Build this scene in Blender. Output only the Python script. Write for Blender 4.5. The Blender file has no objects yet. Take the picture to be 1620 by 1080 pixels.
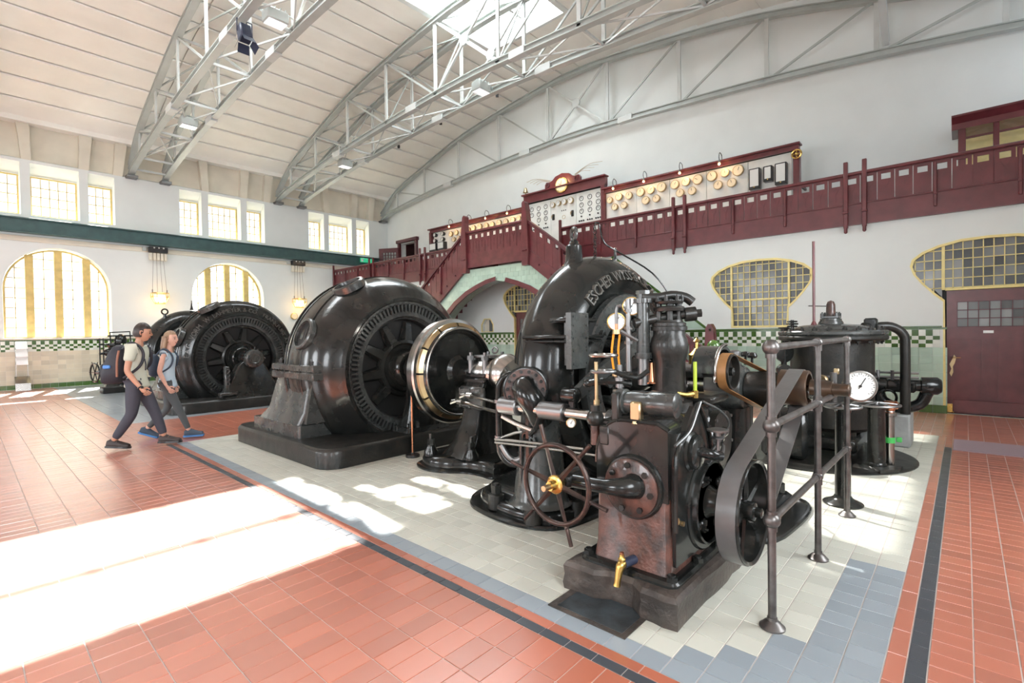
import bpy, math, random
from math import sin, cos, pi, radians, sqrt, atan2, hypot
from mathutils import Vector, Matrix
from mathutils.geometry import tessellate_polygon
random.seed(7)
SC = bpy.context.scene
COL = SC.collection

# ------------------------------------------------------------------ camera
YAW, PITCH, ROLL, FPX, EYE = 0.834073524, -0.0176017389, -0.0143171509, 791.152, 1.55
fw = Vector((sin(YAW)*cos(PITCH), cos(YAW)*cos(PITCH), sin(PITCH)))
rt = Vector((cos(YAW), -sin(YAW), 0))
up = rt.cross(fw)
rt, up = rt*cos(ROLL)+up*sin(ROLL), -rt*sin(ROLL)+up*cos(ROLL)
cam = bpy.data.cameras.new('camera')
cam.sensor_width = 36
cam.lens = FPX/1620*36
cam.clip_start, cam.clip_end = .05, 300
camo = bpy.data.objects.new('camera', cam)
camo.matrix_world = Matrix(((rt.x, up.x, -fw.x, 0), (rt.y, up.y, -fw.y, 0), (rt.z, up.z, -fw.z, EYE), (0, 0, 0, 1)))
COL.objects.link(camo)
SC.camera = camo

# ------------------------------------------------------------------ sky, sun, added daylight lamps
W = bpy.data.worlds.new('sky')
SC.world = W
W.use_nodes = True
bg = W.node_tree.nodes['Background']
bg.inputs[0].default_value = (.80, .90, 1.0, 1)
bg.inputs[1].default_value = 1.75
sun = bpy.data.lights.new('sun', 'SUN')
sun.energy = 62
sun.angle = radians(.6)
sun.color = (1, .96, .90)
suno = bpy.data.objects.new('sun', sun)
SUNDIR = Vector((-.26, -1.0, -1.31)).normalized()
suno.rotation_euler = SUNDIR.to_track_quat('-Z', 'Y').to_euler()
suno.location = (6, 20, 25)
COL.objects.link(suno)


def area(name, loc, direction, sx, sy, power, col=(.93, .97, 1)):
    l = bpy.data.lights.new(name, 'AREA')
    l.shape = 'RECTANGLE'; l.size = sx; l.size_y = sy; l.energy = power; l.color = col
    o = bpy.data.objects.new(name, l)
    o.location = loc
    o.rotation_euler = Vector(direction).to_track_quat('-Z', 'Y').to_euler()
    COL.objects.link(o)


# added area lamps for diffuse daylight at the roof lights and unseen rear windows
area('added_roof_fill', (8.8, 9.9, 11.6), (0, 0, -1), 5.6, 2.6, 1050)
area('added_roof_fill', (1.5, 12.7, 11.3), (0, .1, -1), 7.0, 2.4, 900)  # added lamp over the unseen roof opening
for wx_ in (-5.0, 0.2, 5.0):
    area('added_window_fill', (wx_, -2.65, 3.1), (0, 1, 0), 2.4, 2.8, 330)
for wy_ in (2.5, 9.0, 15.5):
    area('added_window_fill', (-8.75, wy_, 3.3), (1, 0, 0), 2.8, 3.0, 420)
SC.view_settings.view_transform = 'Standard'
SC.view_settings.look = 'None'
SC.view_settings.gamma = 1
SC.view_settings.use_curve_mapping = False
SC.view_settings.exposure = 0.0
SC.cycles.max_bounces = 8
SC.cycles.diffuse_bounces = 5
SC.cycles.glossy_bounces = 4
SC.cycles.transparent_max_bounces = 16
SC.cycles.sample_clamp_indirect = 6
SC.cycles.use_denoising = True


# ------------------------------------------------------------------ materials
def nt(name):
    m = bpy.data.materials.new(name)
    m.use_nodes = True
    return m, m.node_tree, m.node_tree.nodes['Principled BSDF']


def mat(name, col, rough=.5, metal=0.0, bump=0.0, bscale=30.0, var=0.0, vscale=4.0, col2=None, coat=0.0, tint=False, spec=.5, emit=None, estr=1.0, rvar=0.0, crough=.08):
    m, t, b = nt(name)
    N, L = t.nodes, t.links
    b.inputs['Base Color'].default_value = (*col, 1)
    b.inputs['Roughness'].default_value = rough
    b.inputs['Metallic'].default_value = metal
    b.inputs['Coat Weight'].default_value = coat
    b.inputs['Coat Roughness'].default_value = crough
    b.inputs['Specular IOR Level'].default_value = spec
    if coat > .9: b.inputs['Coat IOR'].default_value = 2.1
    tc = N.new('ShaderNodeTexCoord')
    src = None
    if var or col2:
        n = N.new('ShaderNodeTexNoise'); n.inputs['Scale'].default_value = vscale; n.inputs['Detail'].default_value = 6
        L.new(tc.outputs['Object'], n.inputs['Vector'])
        r = N.new('ShaderNodeValToRGB')
        c2 = col2 if col2 else tuple(max(0, c*(1-var)) for c in col)
        c1 = col if col2 else tuple(min(1, c*(1+var)) for c in col)
        r.color_ramp.elements[0].position = .35; r.color_ramp.elements[0].color = (*c2, 1)
        r.color_ramp.elements[1].position = .65; r.color_ramp.elements[1].color = (*c1, 1)
        L.new(n.outputs['Fac'], r.inputs['Fac'])
        src = r.outputs['Color']
    if tint:
        a = N.new('ShaderNodeAttribute'); a.attribute_name = 'tint'
        mx = N.new('ShaderNodeMix'); mx.data_type = 'RGBA'; mx.blend_type = 'MULTIPLY'
        mx.inputs['Factor'].default_value = 1
        if src: L.new(src, mx.inputs[6])
        else: mx.inputs[6].default_value = (*col, 1)
        L.new(a.outputs['Color'], mx.inputs[7])
        src = mx.outputs[2]
    if src: L.new(src, b.inputs['Base Color'])
    if rvar:
        n = N.new('ShaderNodeTexNoise'); n.inputs['Scale'].default_value = 9; n.inputs['Detail'].default_value = 5
        L.new(tc.outputs['Object'], n.inputs['Vector'])
        mr = N.new('ShaderNodeMapRange'); mr.inputs['To Min'].default_value = max(.02, rough-rvar); mr.inputs['To Max'].default_value = rough+rvar
        L.new(n.outputs['Fac'], mr.inputs['Value']); L.new(mr.outputs[0], b.inputs['Roughness'])
    if bump:
        n = N.new('ShaderNodeTexNoise'); n.inputs['Scale'].default_value = bscale; n.inputs['Detail'].default_value = 4
        L.new(tc.outputs['Object'], n.inputs['Vector'])
        bp = N.new('ShaderNodeBump'); bp.inputs['Strength'].default_value = bump; bp.inputs['Distance'].default_value = .01
        L.new(n.outputs['Fac'], bp.inputs['Height']); L.new(bp.outputs[0], b.inputs['Normal'])
    if emit:
        b.inputs['Emission Color'].default_value = (*emit, 1); b.inputs['Emission Strength'].default_value = estr
    return m


def glass_mat(name, tintc=(1, 1, 1), refl=.08, rough=.02):
    m = bpy.data.materials.new(name); m.use_nodes = True
    t = m.node_tree; N, L = t.nodes, t.links; N.clear()
    o = N.new('ShaderNodeOutputMaterial'); mx = N.new('ShaderNodeMixShader'); tr = N.new('ShaderNodeBsdfTransparent')
    gl = N.new('ShaderNodeBsdfGlossy'); lw = N.new('ShaderNodeLayerWeight'); lw.inputs[0].default_value = .5; pw = N.new('ShaderNodeMath'); pw.operation = 'POWER'; pw.inputs[1].default_value = 4; L.new(lw.outputs['Facing'], pw.inputs[0]); fr = N.new('ShaderNodeMath'); fr.operation = 'MULTIPLY_ADD'; fr.inputs[1].default_value = .5; fr.inputs[2].default_value = refl*.5; L.new(pw.outputs[0], fr.inputs[0])
    tr.inputs[0].default_value = (*tintc, 1); gl.inputs['Roughness'].default_value = rough
    L.new(fr.outputs[0], mx.inputs[0]); L.new(tr.outputs[0], mx.inputs[1]); L.new(gl.outputs[0], mx.inputs[2]); L.new(mx.outputs[0], o.inputs[0])
    return m


def frost_mat(name):
    m = bpy.data.materials.new(name); m.use_nodes = True
    t = m.node_tree; N, L = t.nodes, t.links; N.clear()
    o = N.new('ShaderNodeOutputMaterial'); mx = N.new('ShaderNodeMixShader'); tr = N.new('ShaderNodeBsdfTransparent'); ts = N.new('ShaderNodeBsdfTranslucent')
    tr.inputs[0].default_value = (1, 1, 1, 1); ts.inputs[0].default_value = (.62, .66, .68, 1); mx.inputs[0].default_value = .66
    L.new(tr.outputs[0], mx.inputs[1]); L.new(ts.outputs[0], mx.inputs[2]); L.new(mx.outputs[0], o.inputs[0])
    return m


M = dict(
    white=mat('white_plaster', (.70, .735, .72), .75, bump=.08, bscale=60, var=.02, vscale=1.5),
    ceil=mat('cream_ceiling_paint', (.86, .85, .79), .7, var=.03, vscale=1.2, bump=.05),
    niche=mat('beige_plaster', (.66, .62, .52), .8, var=.08, vscale=1.2),
    steel=mat('grey_painted_steel', (.38, .41, .39), .35, var=.06, vscale=3, spec=.6),
    steelw=mat('pale_painted_steel', (.50, .525, .51), .4, var=.05, vscale=3),
    green=mat('dark_green_painted_steel', (.035, .085, .085), .4, var=.15, vscale=5),
    ochre=mat('ochre_painted_wood', (.58, .44, .16), .5, var=.12, vscale=6),
    yellow=mat('yellow_painted_frame', (.78, .66, .28), .5, var=.06, vscale=8),
    iron=mat('black_enamelled_iron', (.008, .009, .009), .22, bump=.05, bscale=18, coat=.38, col2=(.018, .019, .017), vscale=5, rvar=.08, spec=.25),
    ironr=mat('rough_black_iron', (.009, .010, .009), .40, bump=.25, bscale=45, coat=.2, col2=(.022, .020, .017), vscale=7, rvar=.12, spec=.35),
    irong=mat('grey_and_lit_cast_iron', (.055, .060, .057), .28, bump=.12, bscale=35, coat=.35, col2=(.028, .030, .029), vscale=4, rvar=.1),  # grey iron; also paints light onto the turbine cover ring and lever
    rust=mat('red_brown_worn_paint', (.12, .048, .034), .36, bump=.6, bscale=34, coat=.5, col2=(.024, .015, .012), vscale=11, rvar=.1),
    wheel=mat('worn_brown_black_steel', (.085, .055, .045), .30, .7, col2=(.035, .026, .024), vscale=14, rvar=.1),
    railm=mat('dark_bronzed_rail_steel', (.17, .16, .155), .36, .75, bump=.08, bscale=40, col2=(.10, .09, .085), vscale=12, rvar=.08),
    shade_black=mat('shaded_recess_black', (.007, .007, .007), .55),  # near-black standing in for shade inside openings and recesses
    bright=mat('polished_steel', (.42, .41, .39), .22, 1.0, bump=.05, bscale=20, rvar=.08),
    dull=mat('dull_steel', (.22, .22, .22), .38, .9, bump=.1, bscale=30, rvar=.1),
    brass=mat('brass', (.62, .42, .13), .28, 1.0, rvar=.1),
    copper=mat('copper_pipe', (.55, .24, .13), .3, 1.0, rvar=.1),
    bronze=mat('pale_bronze', (.50, .38, .22), .35, 1.0, rvar=.12),
    maroon=mat('maroon_painted_wood', (.115, .022, .026), .33, var=.18, vscale=5, bump=.06, bscale=50, coat=.3),
    maroond=mat('dark_maroon_paint', (.085, .018, .024), .35, var=.15, vscale=6),
    stone=mat('dark_oily_stone', (.080, .062, .052), .5, bump=1.0, bscale=26, col2=(.028, .023, .020), vscale=6, coat=.2),
    concrete=mat('grey_concrete', (.34, .35, .34), .8, bump=.4, bscale=30, var=.15, vscale=6),
    plate=mat('dark_floor_plate', (.060, .075, .085), .35, .3, bump=.25, bscale=25, col2=(.03, .033, .035), vscale=8, rvar=.1),
    belt=mat('grey_leather_belt', (.115, .112, .112), .30, bump=.08, bscale=30, coat=.3, col2=(.085, .08, .078), vscale=5),
    beltb=mat('brown_leather_belt', (.30, .145, .05), .45, var=.2, vscale=10),
    drum=mat('brown_worn_steel', (.10, .055, .030), .36, .4, col2=(.045, .032, .024), vscale=9, rvar=.1),
    marble=mat('white_marble', (.76, .77, .73), .3, col2=(.66, .68, .64), vscale=3),
    dial=mat('white_enamel_dial', (.70, .71, .68), .35),
    cream=mat('cream_enamel_dial', (.80, .70, .50), .4),
    black=mat('black_lacquer', (.012, .012, .013), .3, coat=.3),
    gtile=mat('dark_green_glazed_tile', (.055, .125, .022), .16, tint=True, coat=.5),
    ptile=mat('pale_green_glazed_tile', (.42, .56, .46), .22, tint=True, coat=.4, var=.06, vscale=3),
    ptile_warm=mat('pale_tile_warm_bounce', (.60, .55, .42), .28, tint=True, coat=.3, var=.08, vscale=2),  # pale green tile with warm bounce light put into its colour
    wtile=mat('white_glazed_tile', (.74, .78, .70), .2, tint=True, coat=.4),
    redt=mat('red_clay_tile', (.47, .14, .078), .32, tint=True, rvar=.05, coat=1.0, crough=.27),
    greyt=mat('grey_clay_tile', (.275, .315, .345), .36, tint=True, rvar=.05, coat=.5, crough=.2),
    creamt=mat('cream_clay_tile', (.56, .56, .49), .38, tint=True, rvar=.05, coat=.4, crough=.22),
    darkt=mat('charcoal_clay_tile', (.055, .062, .072), .34, tint=True, rvar=.08, coat=.1),
    grout=mat('pale_grout', (.50, .44, .41), .8),
    mat_=mat('ribbed_doormat', (.30, .22, .25), .8, bump=.6, bscale=60),
    glass=glass_mat('clear_window_glass'),
    fglass=frost_mat('frosted_roof_glass'),
    dglass=mat('dark_leaded_glass', (.085, .09, .09), .25, tint=True, coat=.1),
    skin=mat('tanned_skin', (.50, .26, .17), .5, var=.05, vscale=20),
    skinw=mat('fair_skin', (.66, .38, .29), .5, var=.05, vscale=20),
    hair=mat('dark_brown_hair', (.022, .013, .010), .4, bump=.4, bscale=60),
    hairw=mat('brown_hair', (.16, .08, .045), .4, bump=.4, bscale=50, col2=(.34, .22, .13), vscale=7),
    sage=mat('pale_sage_cotton', (.50, .53, .44), .85, bump=.2, bscale=14),
    blue=mat('light_blue_cotton', (.44, .56, .64), .85, bump=.2, bscale=14),
    navy=mat('dark_navy_trousers', (.050, .052, .070), .8, bump=.3, bscale=16),
    char=mat('charcoal_leggings', (.075, .085, .090), .75, bump=.2, bscale=16),
    shoe=mat('dark_brown_leather', (.035, .024, .022), .5, bump=.3, bscale=50),
    shoeb=mat('dark_blue_trainer_fabric', (.035, .055, .085), .6),
    sole=mat('bright_blue_sole', (.05, .20, .48), .5),
    packm=mat('black_pack_nylon', (.020, .021, .030), .6, bump=.3, bscale=30),
    packo=mat('brown_pack_trim', (.25, .11, .07), .6),
    packb=mat('blue_pack_label', (.08, .25, .62), .5),
    eye=mat('eye_dark', (.02, .012, .01), .2),
    lip=mat('lip_red', (.42, .12, .10), .5),
    lamp=mat('warm_lamp_glass', (.9, .8, .6), .4, emit=(1, .62, .22), estr=4.5),
    flood=mat('frosted_lamp_glass', (.85, .88, .9), .3, emit=(.9, .95, 1), estr=.6),
    gpaint=mat('bright_green_paint', (.06, .42, .09), .4),
    lime=mat('lime_sight_glass', (.45, .60, .06), .3),
    paper=mat('white_card', (.85, .87, .88), .6),
    exwall=mat('pale_render_wall', (.86, .86, .83), .8),  # plain pale wall colour of the outbuildings
    exgreen=mat('far_tree_leaves', (.18, .28, .24), .8, col2=(.28, .38, .40), vscale=.6),
    exground=mat('pale_gravel', (.6, .58, .52), .9),
    exroof=mat('grey_slate_roof', (.34, .40, .44), .7),
    lettering=mat('raised_iron_lettering', (.075, .07, .06), .35, coat=.3),
    exit=mat('green_exit_sign', (.03, .45, .22), .4, emit=(.05, .6, .3), estr=.5),
    orange=mat('orange_oil_glass', (.75, .28, .02), .2),
    blueblack=mat('blue_black_lamp_body', (.03, .04, .075), .4),
)


# ------------------------------------------------------------------ mesh helpers
def frame(d):
    d = Vector(d).normalized()
    a = Vector((0, 0, 1)) if abs(d.z) < .95 else Vector((1, 0, 0))
    u = d.cross(a).normalized()
    return u, d.cross(u).normalized(), d


class MB:
    def __init__(s):
        s.v = []; s.f = []; s.m = []; s.t = []; s.cur = 0; s.tint = None

    def add(s, vs, fs):
        n = len(s.v)
        s.v += [tuple(q) for q in vs]
        for f in fs:
            s.f.append([n+i for i in f]); s.m.append(s.cur); s.t.append(s.tint)
        return s

    def box(s, c, d, b=0.0, R=None):
        hx, hy, hz = d[0]/2, d[1]/2, d[2]/2
        b = min(b, hx*.9, hy*.9, hz*.9)
        c = Vector(c)
        if b <= 0:
            vs = [Vector((sx*hx, sy*hy, sz*hz)) for sz in (-1, 1) for sy in (-1, 1) for sx in (-1, 1)]
            fs = [(0, 2, 3, 1), (4, 5, 7, 6), (0, 1, 5, 4), (2, 6, 7, 3), (0, 4, 6, 2), (1, 3, 7, 5)]
        else:
            vs = []; idx = {}
            for sz in (-1, 1):
                for sy in (-1, 1):
                    for sx in (-1, 1):
                        for ax in range(3):
                            q = [sx*(hx-b), sy*(hy-b), sz*(hz-b)]
                            q[ax] = (sx*hx, sy*hy, sz*hz)[ax]
                            idx[(sx, sy, sz, ax)] = len(vs); vs.append(Vector(q))
            fs = []
            for ax in range(3):
                o = [(1, 2), (0, 2), (0, 1)][ax]
                for sg in (-1, 1):
                    loop = []
                    for a, e in ((-1, -1), (1, -1), (1, 1), (-1, 1)):
                        k = [0, 0, 0]; k[ax] = sg; k[o[0]] = a; k[o[1]] = e
                        loop.append(idx[(k[0], k[1], k[2], ax)])
                    fs.append(loop)
            for ax in range(3):
                o = [(1, 2), (0, 2), (0, 1)][ax]
                for a in (-1, 1):
                    for e in (-1, 1):
                        k0 = [0, 0, 0]; k1 = [0, 0, 0]
                        k0[ax] = -1; k1[ax] = 1
                        for k in (k0, k1): k[o[0]] = a; k[o[1]] = e
                        fs.append([idx[(*k0, o[0])], idx[(*k1, o[0])], idx[(*k1, o[1])], idx[(*k0, o[1])]])
            for sz in (-1, 1):
                for sy in (-1, 1):
                    for sx in (-1, 1):
                        fs.append([idx[(sx, sy, sz, 0)], idx[(sx, sy, sz, 1)], idx[(sx, sy, sz, 2)]])
            # outward orientation
            out = []
            for f in fs:
                p = [vs[i] for i in f]
                nn = (p[1]-p[0]).cross(p[2]-p[0]); ce = sum(p, Vector())/len(p)
                out.append(f if nn.dot(ce) > 0 else f[::-1])
            fs = out
        if R is not None: vs = [R @ q for q in vs]
        return s.add([c+q for q in vs], fs)

    def lathe(s, o, axis, prof, n=32, a0=0.0, a1=2*pi, cap=True):
        """prof: (distance along axis, radius)"""
        o = Vector(o); u, w, d = frame(axis)
        full = abs(a1-a0-2*pi) < 1e-6
        k = n if full else n+1
        vs = []
        for t, r in prof:
            for i in range(k):
                a = a0+(a1-a0)*i/n
                vs.append(o+d*t+(u*cos(a)+w*sin(a))*r)
        fs = []
        for j in range(len(prof)-1):
            for i in range(n):
                i2 = (i+1) % k if full else i+1
                fs.append((j*k+i, j*k+i2, (j+1)*k+i2, (j+1)*k+i))
        if cap and full:
            if prof[0][1] > 1e-5: fs.append(tuple(range(k))[::-1])
            if prof[-1][1] > 1e-5: fs.append(tuple((len(prof)-1)*k+i for i in range(k)))
        return s.add(vs, fs)

    def cyl(s, p0, p1, r0, r1=None, n=16, b=0.0):
        p0 = Vector(p0); p1 = Vector(p1); L = (p1-p0).length
        r1 = r0 if r1 is None else r1
        pr = [(0, r0), (L, r1)] if not b else [(0, r0-b), (b, r0), (L-b, r1), (L, r1-b)]
        return s.lathe(p0, p1-p0, pr, n)

    def tube(s, pts, r, n=10, closed=False, smooth=0):
        pts = [Vector(p) for p in pts]
        if smooth: pts = catmull(pts, smooth, closed)
        rr = r if callable(r) else (lambda t: r)
        N_ = len(pts); vs = []; u = None
        for i, p in enumerate(pts):
            a = pts[i-1] if (i > 0 or closed) else p
            b_ = pts[(i+1) % N_] if (i < N_-1 or closed) else p
            d = (b_-a).normalized()
            if u is None: u = frame(d)[0]
            u = (u-d*u.dot(d)).normalized(); w = d.cross(u)
            q = rr(i/(N_-1))
            for k in range(n):
                an = 2*pi*k/n
                vs.append(p+(u*cos(an)+w*sin(an))*q)
        fs = []
        for i in range(N_ if closed else N_-1):
            j = (i+1) % N_
            for k in range(n):
                k2 = (k+1) % n
                fs.append((i*n+k, i*n+k2, j*n+k2, j*n+k))
        if not closed: fs += [tuple(range(n))[::-1], tuple((N_-1)*n+k for k in range(n))]
        return s.add(vs, fs)

    def torus(s, c, axis, R, r, n=32, m=8):
        u, w, d = frame(axis); c = Vector(c)
        return s.tube([c+(u*cos(2*pi*i/n)+w*sin(2*pi*i/n))*R for i in range(n)], r, m, closed=True)

    def ball(s, c, r, n=14, sq=(1, 1, 1)):
        c = Vector(c); h = n//2; vs = [c+Vector((0, 0, -r*sq[2]))]; fs = []
        for j in range(1, h):
            ph = -pi/2+pi*j/h
            for i in range(n):
                a = 2*pi*i/n
                vs.append(c+Vector((cos(ph)*cos(a)*r*sq[0], cos(ph)*sin(a)*r*sq[1], sin(ph)*r*sq[2])))
        vs.append(c+Vector((0, 0, r*sq[2])))
        for i in range(n): fs.append((0, 1+(i+1) % n, 1+i))
        for j in range(h-2):
            for i in range(n):
                fs.append((1+j*n+i, 1+j*n+(i+1) % n, 1+(j+1)*n+(i+1) % n, 1+(j+1)*n+i))
        T = len(vs)-1
        for i in range(n): fs.append((T, 1+(h-2)*n+i, 1+(h-2)*n+(i+1) % n))
        return s.add(vs, fs)

    def prism(s, outer, d0, d1, plane='xz', holes=(), at=None):
        """2-D outline (a,b) in the plane 'xz','yz' or 'xy', extruded along the remaining axis from d0 to d1"""
        loops = [list(outer)]+[list(h) for h in holes]
        def area2(l): return sum(l[i-1][0]*l[i][1]-l[i][0]*l[i-1][1] for i in range(len(l)))
        if area2(loops[0]) < 0: loops[0].reverse()
        for h in loops[1:]:
            if area2(h) > 0: h.reverse()
        def P(a, b, d):
            q = {'xz': (a, d, b), 'yz': (d, a, b), 'xy': (a, b, d)}[plane]
            return q
        tri = tessellate_polygon([[Vector((a, b, 0)) for a, b in l] for l in loops])
        flat = [q for l in loops for q in l]; n = len(flat)
        vs = [P(a, b, d0) for a, b in flat]+[P(a, b, d1) for a, b in flat]
        fs = []
        flip = (plane == 'xz') ^ (d1 < d0)
        for t in tri:
            a, b, c = t
            ar = (flat[b][0]-flat[a][0])*(flat[c][1]-flat[a][1])-(flat[c][0]-flat[a][0])*(flat[b][1]-flat[a][1])
            if ar < 0: a, b, c = a, c, b
            if flip: fs.append((a, b, c)); fs.append((n+a, n+c, n+b))
            else: fs.append((a, c, b)); fs.append((n+a, n+b, n+c))
        k = 0
        for l in loops:
            m = len(l)
            for i in range(m):
                i2 = (i+1) % m
                q = (k+i, k+i2, n+k+i2, n+k+i)
                fs.append(q[::-1] if flip else q)
            k += m
        return s.add(vs, fs)

    def bolt(s, p, d, r=.02, h=.02, stud=True, n=6):
        p = Vector(p); d = Vector(d).normalized()
        s.cyl(p-d*.004, p+d*h, r, r, n)
        if stud: s.cyl(p+d*(h-.002), p+d*(h+r*.7), r*.5, r*.45, 8)
        return s

    def boltring(s, c, axis, R, k, r=.02, h=.02, a0=0.0, stud=True, a1=2*pi):
        u, w, d = frame(axis)
        for i in range(k):
            a = a0+(a1)*i/k
            s.bolt(Vector(c)+(u*cos(a)+w*sin(a))*R, d, r, h, stud)
        return s

    def build(s, name, m=None, parent=None, smooth=True, origin=None, angle=38, kind=None, label=None):
        if parent is not None: org = WORG[parent.name]
        elif origin is not None: org = Vector(origin)
        else:
            xs = [q[0] for q in s.v]; ys = [q[1] for q in s.v]; zs = [q[2] for q in s.v]
            org = Vector(((min(xs)+max(xs))/2, (min(ys)+max(ys))/2, min(zs)))
        me = bpy.data.meshes.new(name)
        ox, oy, oz = org
        me.from_pydata([(x-ox, y-oy, z-oz) for x, y, z in s.v], [], s.f)
        ms = m if isinstance(m, (list, tuple)) else [m]
        for q in ms: me.materials.append(M[q] if isinstance(q, str) else q)
        if len(ms) > 1: me.polygons.foreach_set('material_index', s.m)
        if any(t is not None for t in s.t):
            at = me.color_attributes.new('tint', 'FLOAT_COLOR', 'CORNER')
            buf = []
            for p, t in zip(me.polygons, s.t):
                t = t if t is not None else 1.0
                q = (t, t, t, 1) if not isinstance(t, tuple) else (*t, 1)
                buf += q*len(p.vertices)
            at.data.foreach_set('color', buf)
        elif any(q in ('gtile', 'ptile', 'ptile_warm', 'wtile', 'redt', 'greyt', 'creamt', 'darkt', 'dglass') for q in ms):
            at = me.color_attributes.new('tint', 'FLOAT_COLOR', 'CORNER')
            at.data.foreach_set('color', [1.0]*4*len(me.loops))
        me.update()
        if smooth:
            me.shade_smooth()
            me.set_sharp_from_angle(angle=radians(angle))
        o = bpy.data.objects.new(name, me)
        COL.objects.link(o)
        if parent is not None:
            o.parent = parent
            if parent.type == 'MESH' or True: o.location = (0, 0, 0)
        else: o.location = org
        WORG[o.name] = org
        if kind: o['kind'] = kind
        if label: o['label'] = label
        return o


WORG = {}


def catmull(P, k, closed=False):
    out = []; n = len(P)
    rng = range(n if closed else n-1)
    for i in rng:
        p0 = P[i-1] if (i > 0 or closed) else P[0]*2-P[1]
        p1 = P[i]; p2 = P[(i+1) % n]
        p3 = P[(i+2) % n] if (i+2 < n or closed) else P[-1]*2-P[-2]
        for j in range(k):
            t = j/k
            out.append(.5*((2*p1)+(p2-p0)*t+(2*p0-5*p1+4*p2-p3)*t*t+(3*p1-p0-3*p2+p3)*t**3))
    if not closed: out.append(P[-1])
    return out


def thing(name, loc, label, cat, group=None):
    o = bpy.data.objects.new(name, None); COL.objects.link(o)
    o.empty_display_size = .1
    o.location = loc; WORG[o.name] = Vector(loc)
    o['label'] = label; o['category'] = cat
    if group: o['group'] = group
    return o


def tag(o, label, cat, group=None):
    o['label'] = label; o['category'] = cat
    if group: o['group'] = group
    return o


def struct(o):
    o['kind'] = 'structure'
    return o


def sroot(name, loc=(0, 0, 0)):
    o = bpy.data.objects.new(name, None); COL.objects.link(o); o.location = loc
    WORG[o.name] = Vector(loc); o['kind'] = 'structure'
    return o


def copy_tree(o, parent=None, loc=None, rotz=None, label=None):
    c = o.copy(); COL.objects.link(c)
    if parent is not None: c.parent = parent
    if loc is not None:
        c.location = loc; WORG[c.name] = Vector(loc)
    if rotz is not None: c.rotation_euler = (0, 0, rotz)
    if label: c['label'] = label
    for ch in o.children: copy_tree(ch, c)
    return c


def rrect(x0, x1, y0, y1, r, k=5):
    out = []
    for cx, cy, a in ((x1-r, y0+r, -90), (x1-r, y1-r, 0), (x0+r, y1-r, 90), (x0+r, y0+r, 180)):
        for i in range(k+1):
            t = radians(a+90*i/k); out.append((cx+r*cos(t), cy+r*sin(t)))
    return out


def loft_plate(mb, outline, levels):
    """levels: (inset, z) rings of a plan outline -> stepped, rounded plate"""
    n = len(outline)
    cx = sum(p[0] for p in outline)/n; cy = sum(p[1] for p in outline)/n
    nrm = []
    for i in range(n):
        a = Vector(outline[i-1]); b = Vector(outline[(i+1) % n]); t = (b-a).normalized()
        nrm.append(Vector((t.y, -t.x)))
    if sum(outline[i-1][0]*outline[i][1]-outline[i][0]*outline[i-1][1] for i in range(n)) < 0:
        nrm = [-q for q in nrm]
    vs = []
    for ins, z in levels:
        for i in range(n):
            vs.append((outline[i][0]-nrm[i].x*ins, outline[i][1]-nrm[i].y*ins, z))
    fs = []
    for j in range(len(levels)-1):
        for i in range(n):
            i2 = (i+1) % n
            fs.append((j*n+i, j*n+i2, (j+1)*n+i2, (j+1)*n+i))
    fs.append(tuple((len(levels)-1)*n+i for i in range(n)))
    fs.append(tuple(range(n))[::-1])
    mb.add(vs, fs)


def frustum(mb, b, t):
    """rings: list of (x0,x1,y0,y1,z,r) rounded rectangles lofted upward"""
    rings = b if t is None else [b, t]
    k = 4; vs = []; n = None
    for x0, x1, y0, y1, z, r in rings:
        o = rrect(x0, x1, y0, y1, r, k); n = len(o)
        vs += [(a, c, z) for a, c in o]
    fs = []
    for j in range(len(rings)-1):
        for i in range(n):
            i2 = (i+1) % n
            fs.append((j*n+i, j*n+i2, (j+1)*n+i2, (j+1)*n+i))
    fs.append(tuple((len(rings)-1)*n+i for i in range(n)))
    fs.append(tuple(range(n))[::-1])
    mb.add(vs, fs)


FONT = None
_gl = {}


def glyph(ch):
    """triangulated outline of one character (height about 0.7), for raised lettering"""
    if ch not in _gl:
        cu = bpy.data.curves.new('glyph', 'FONT'); cu.body = ch; cu.size = 1; cu.extrude = .04; cu.resolution_u = 2
        o = bpy.data.objects.new('glyph', cu); COL.objects.link(o)
        dg = bpy.context.evaluated_depsgraph_get()
        me = bpy.data.meshes.new_from_object(o.evaluated_get(dg))
        vs = [v.co.copy() for v in me.vertices]; fs = [tuple(p.vertices) for p in me.polygons]
        bpy.data.objects.remove(o); bpy.data.curves.remove(cu); bpy.data.meshes.remove(me)
        w = max((v.x for v in vs), default=.25)
        _gl[ch] = (vs, fs, w)
    return _gl[ch]


def arc_text(par, text, centre, R, h, a_start, a_end, y, lean=0.0, depth=.01):
    """letters on the front (-Y) face of a disc, running clockwise seen from -Y"""
    tot = sum((glyph(c)[2]+.12 if c != ' ' else .35) for c in text)
    a = a_start; da = (a_end-a_start)/tot
    for c in text:
        adv = .35 if c == ' ' else glyph(c)[2]+.12
        if c != ' ':
            vs, fs, w = glyph(c)
            am = a+da*adv/2
            ux, uz = sin(am), -cos(am)
            rx, rz = cos(am), sin(am)
            out = []
            for v in vs:
                tx = (v.x-w/2)*h; ry = v.y*h
                out.append((centre[0]+rx*(R+ry)+ux*tx, y-(v.z+.04)*depth/.08+lean*ry, centre[1]+rz*(R+ry)+uz*tx))
            MB().add(out, fs).build('letter', 'lettering', par, smooth=False)
        a += da*adv


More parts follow.
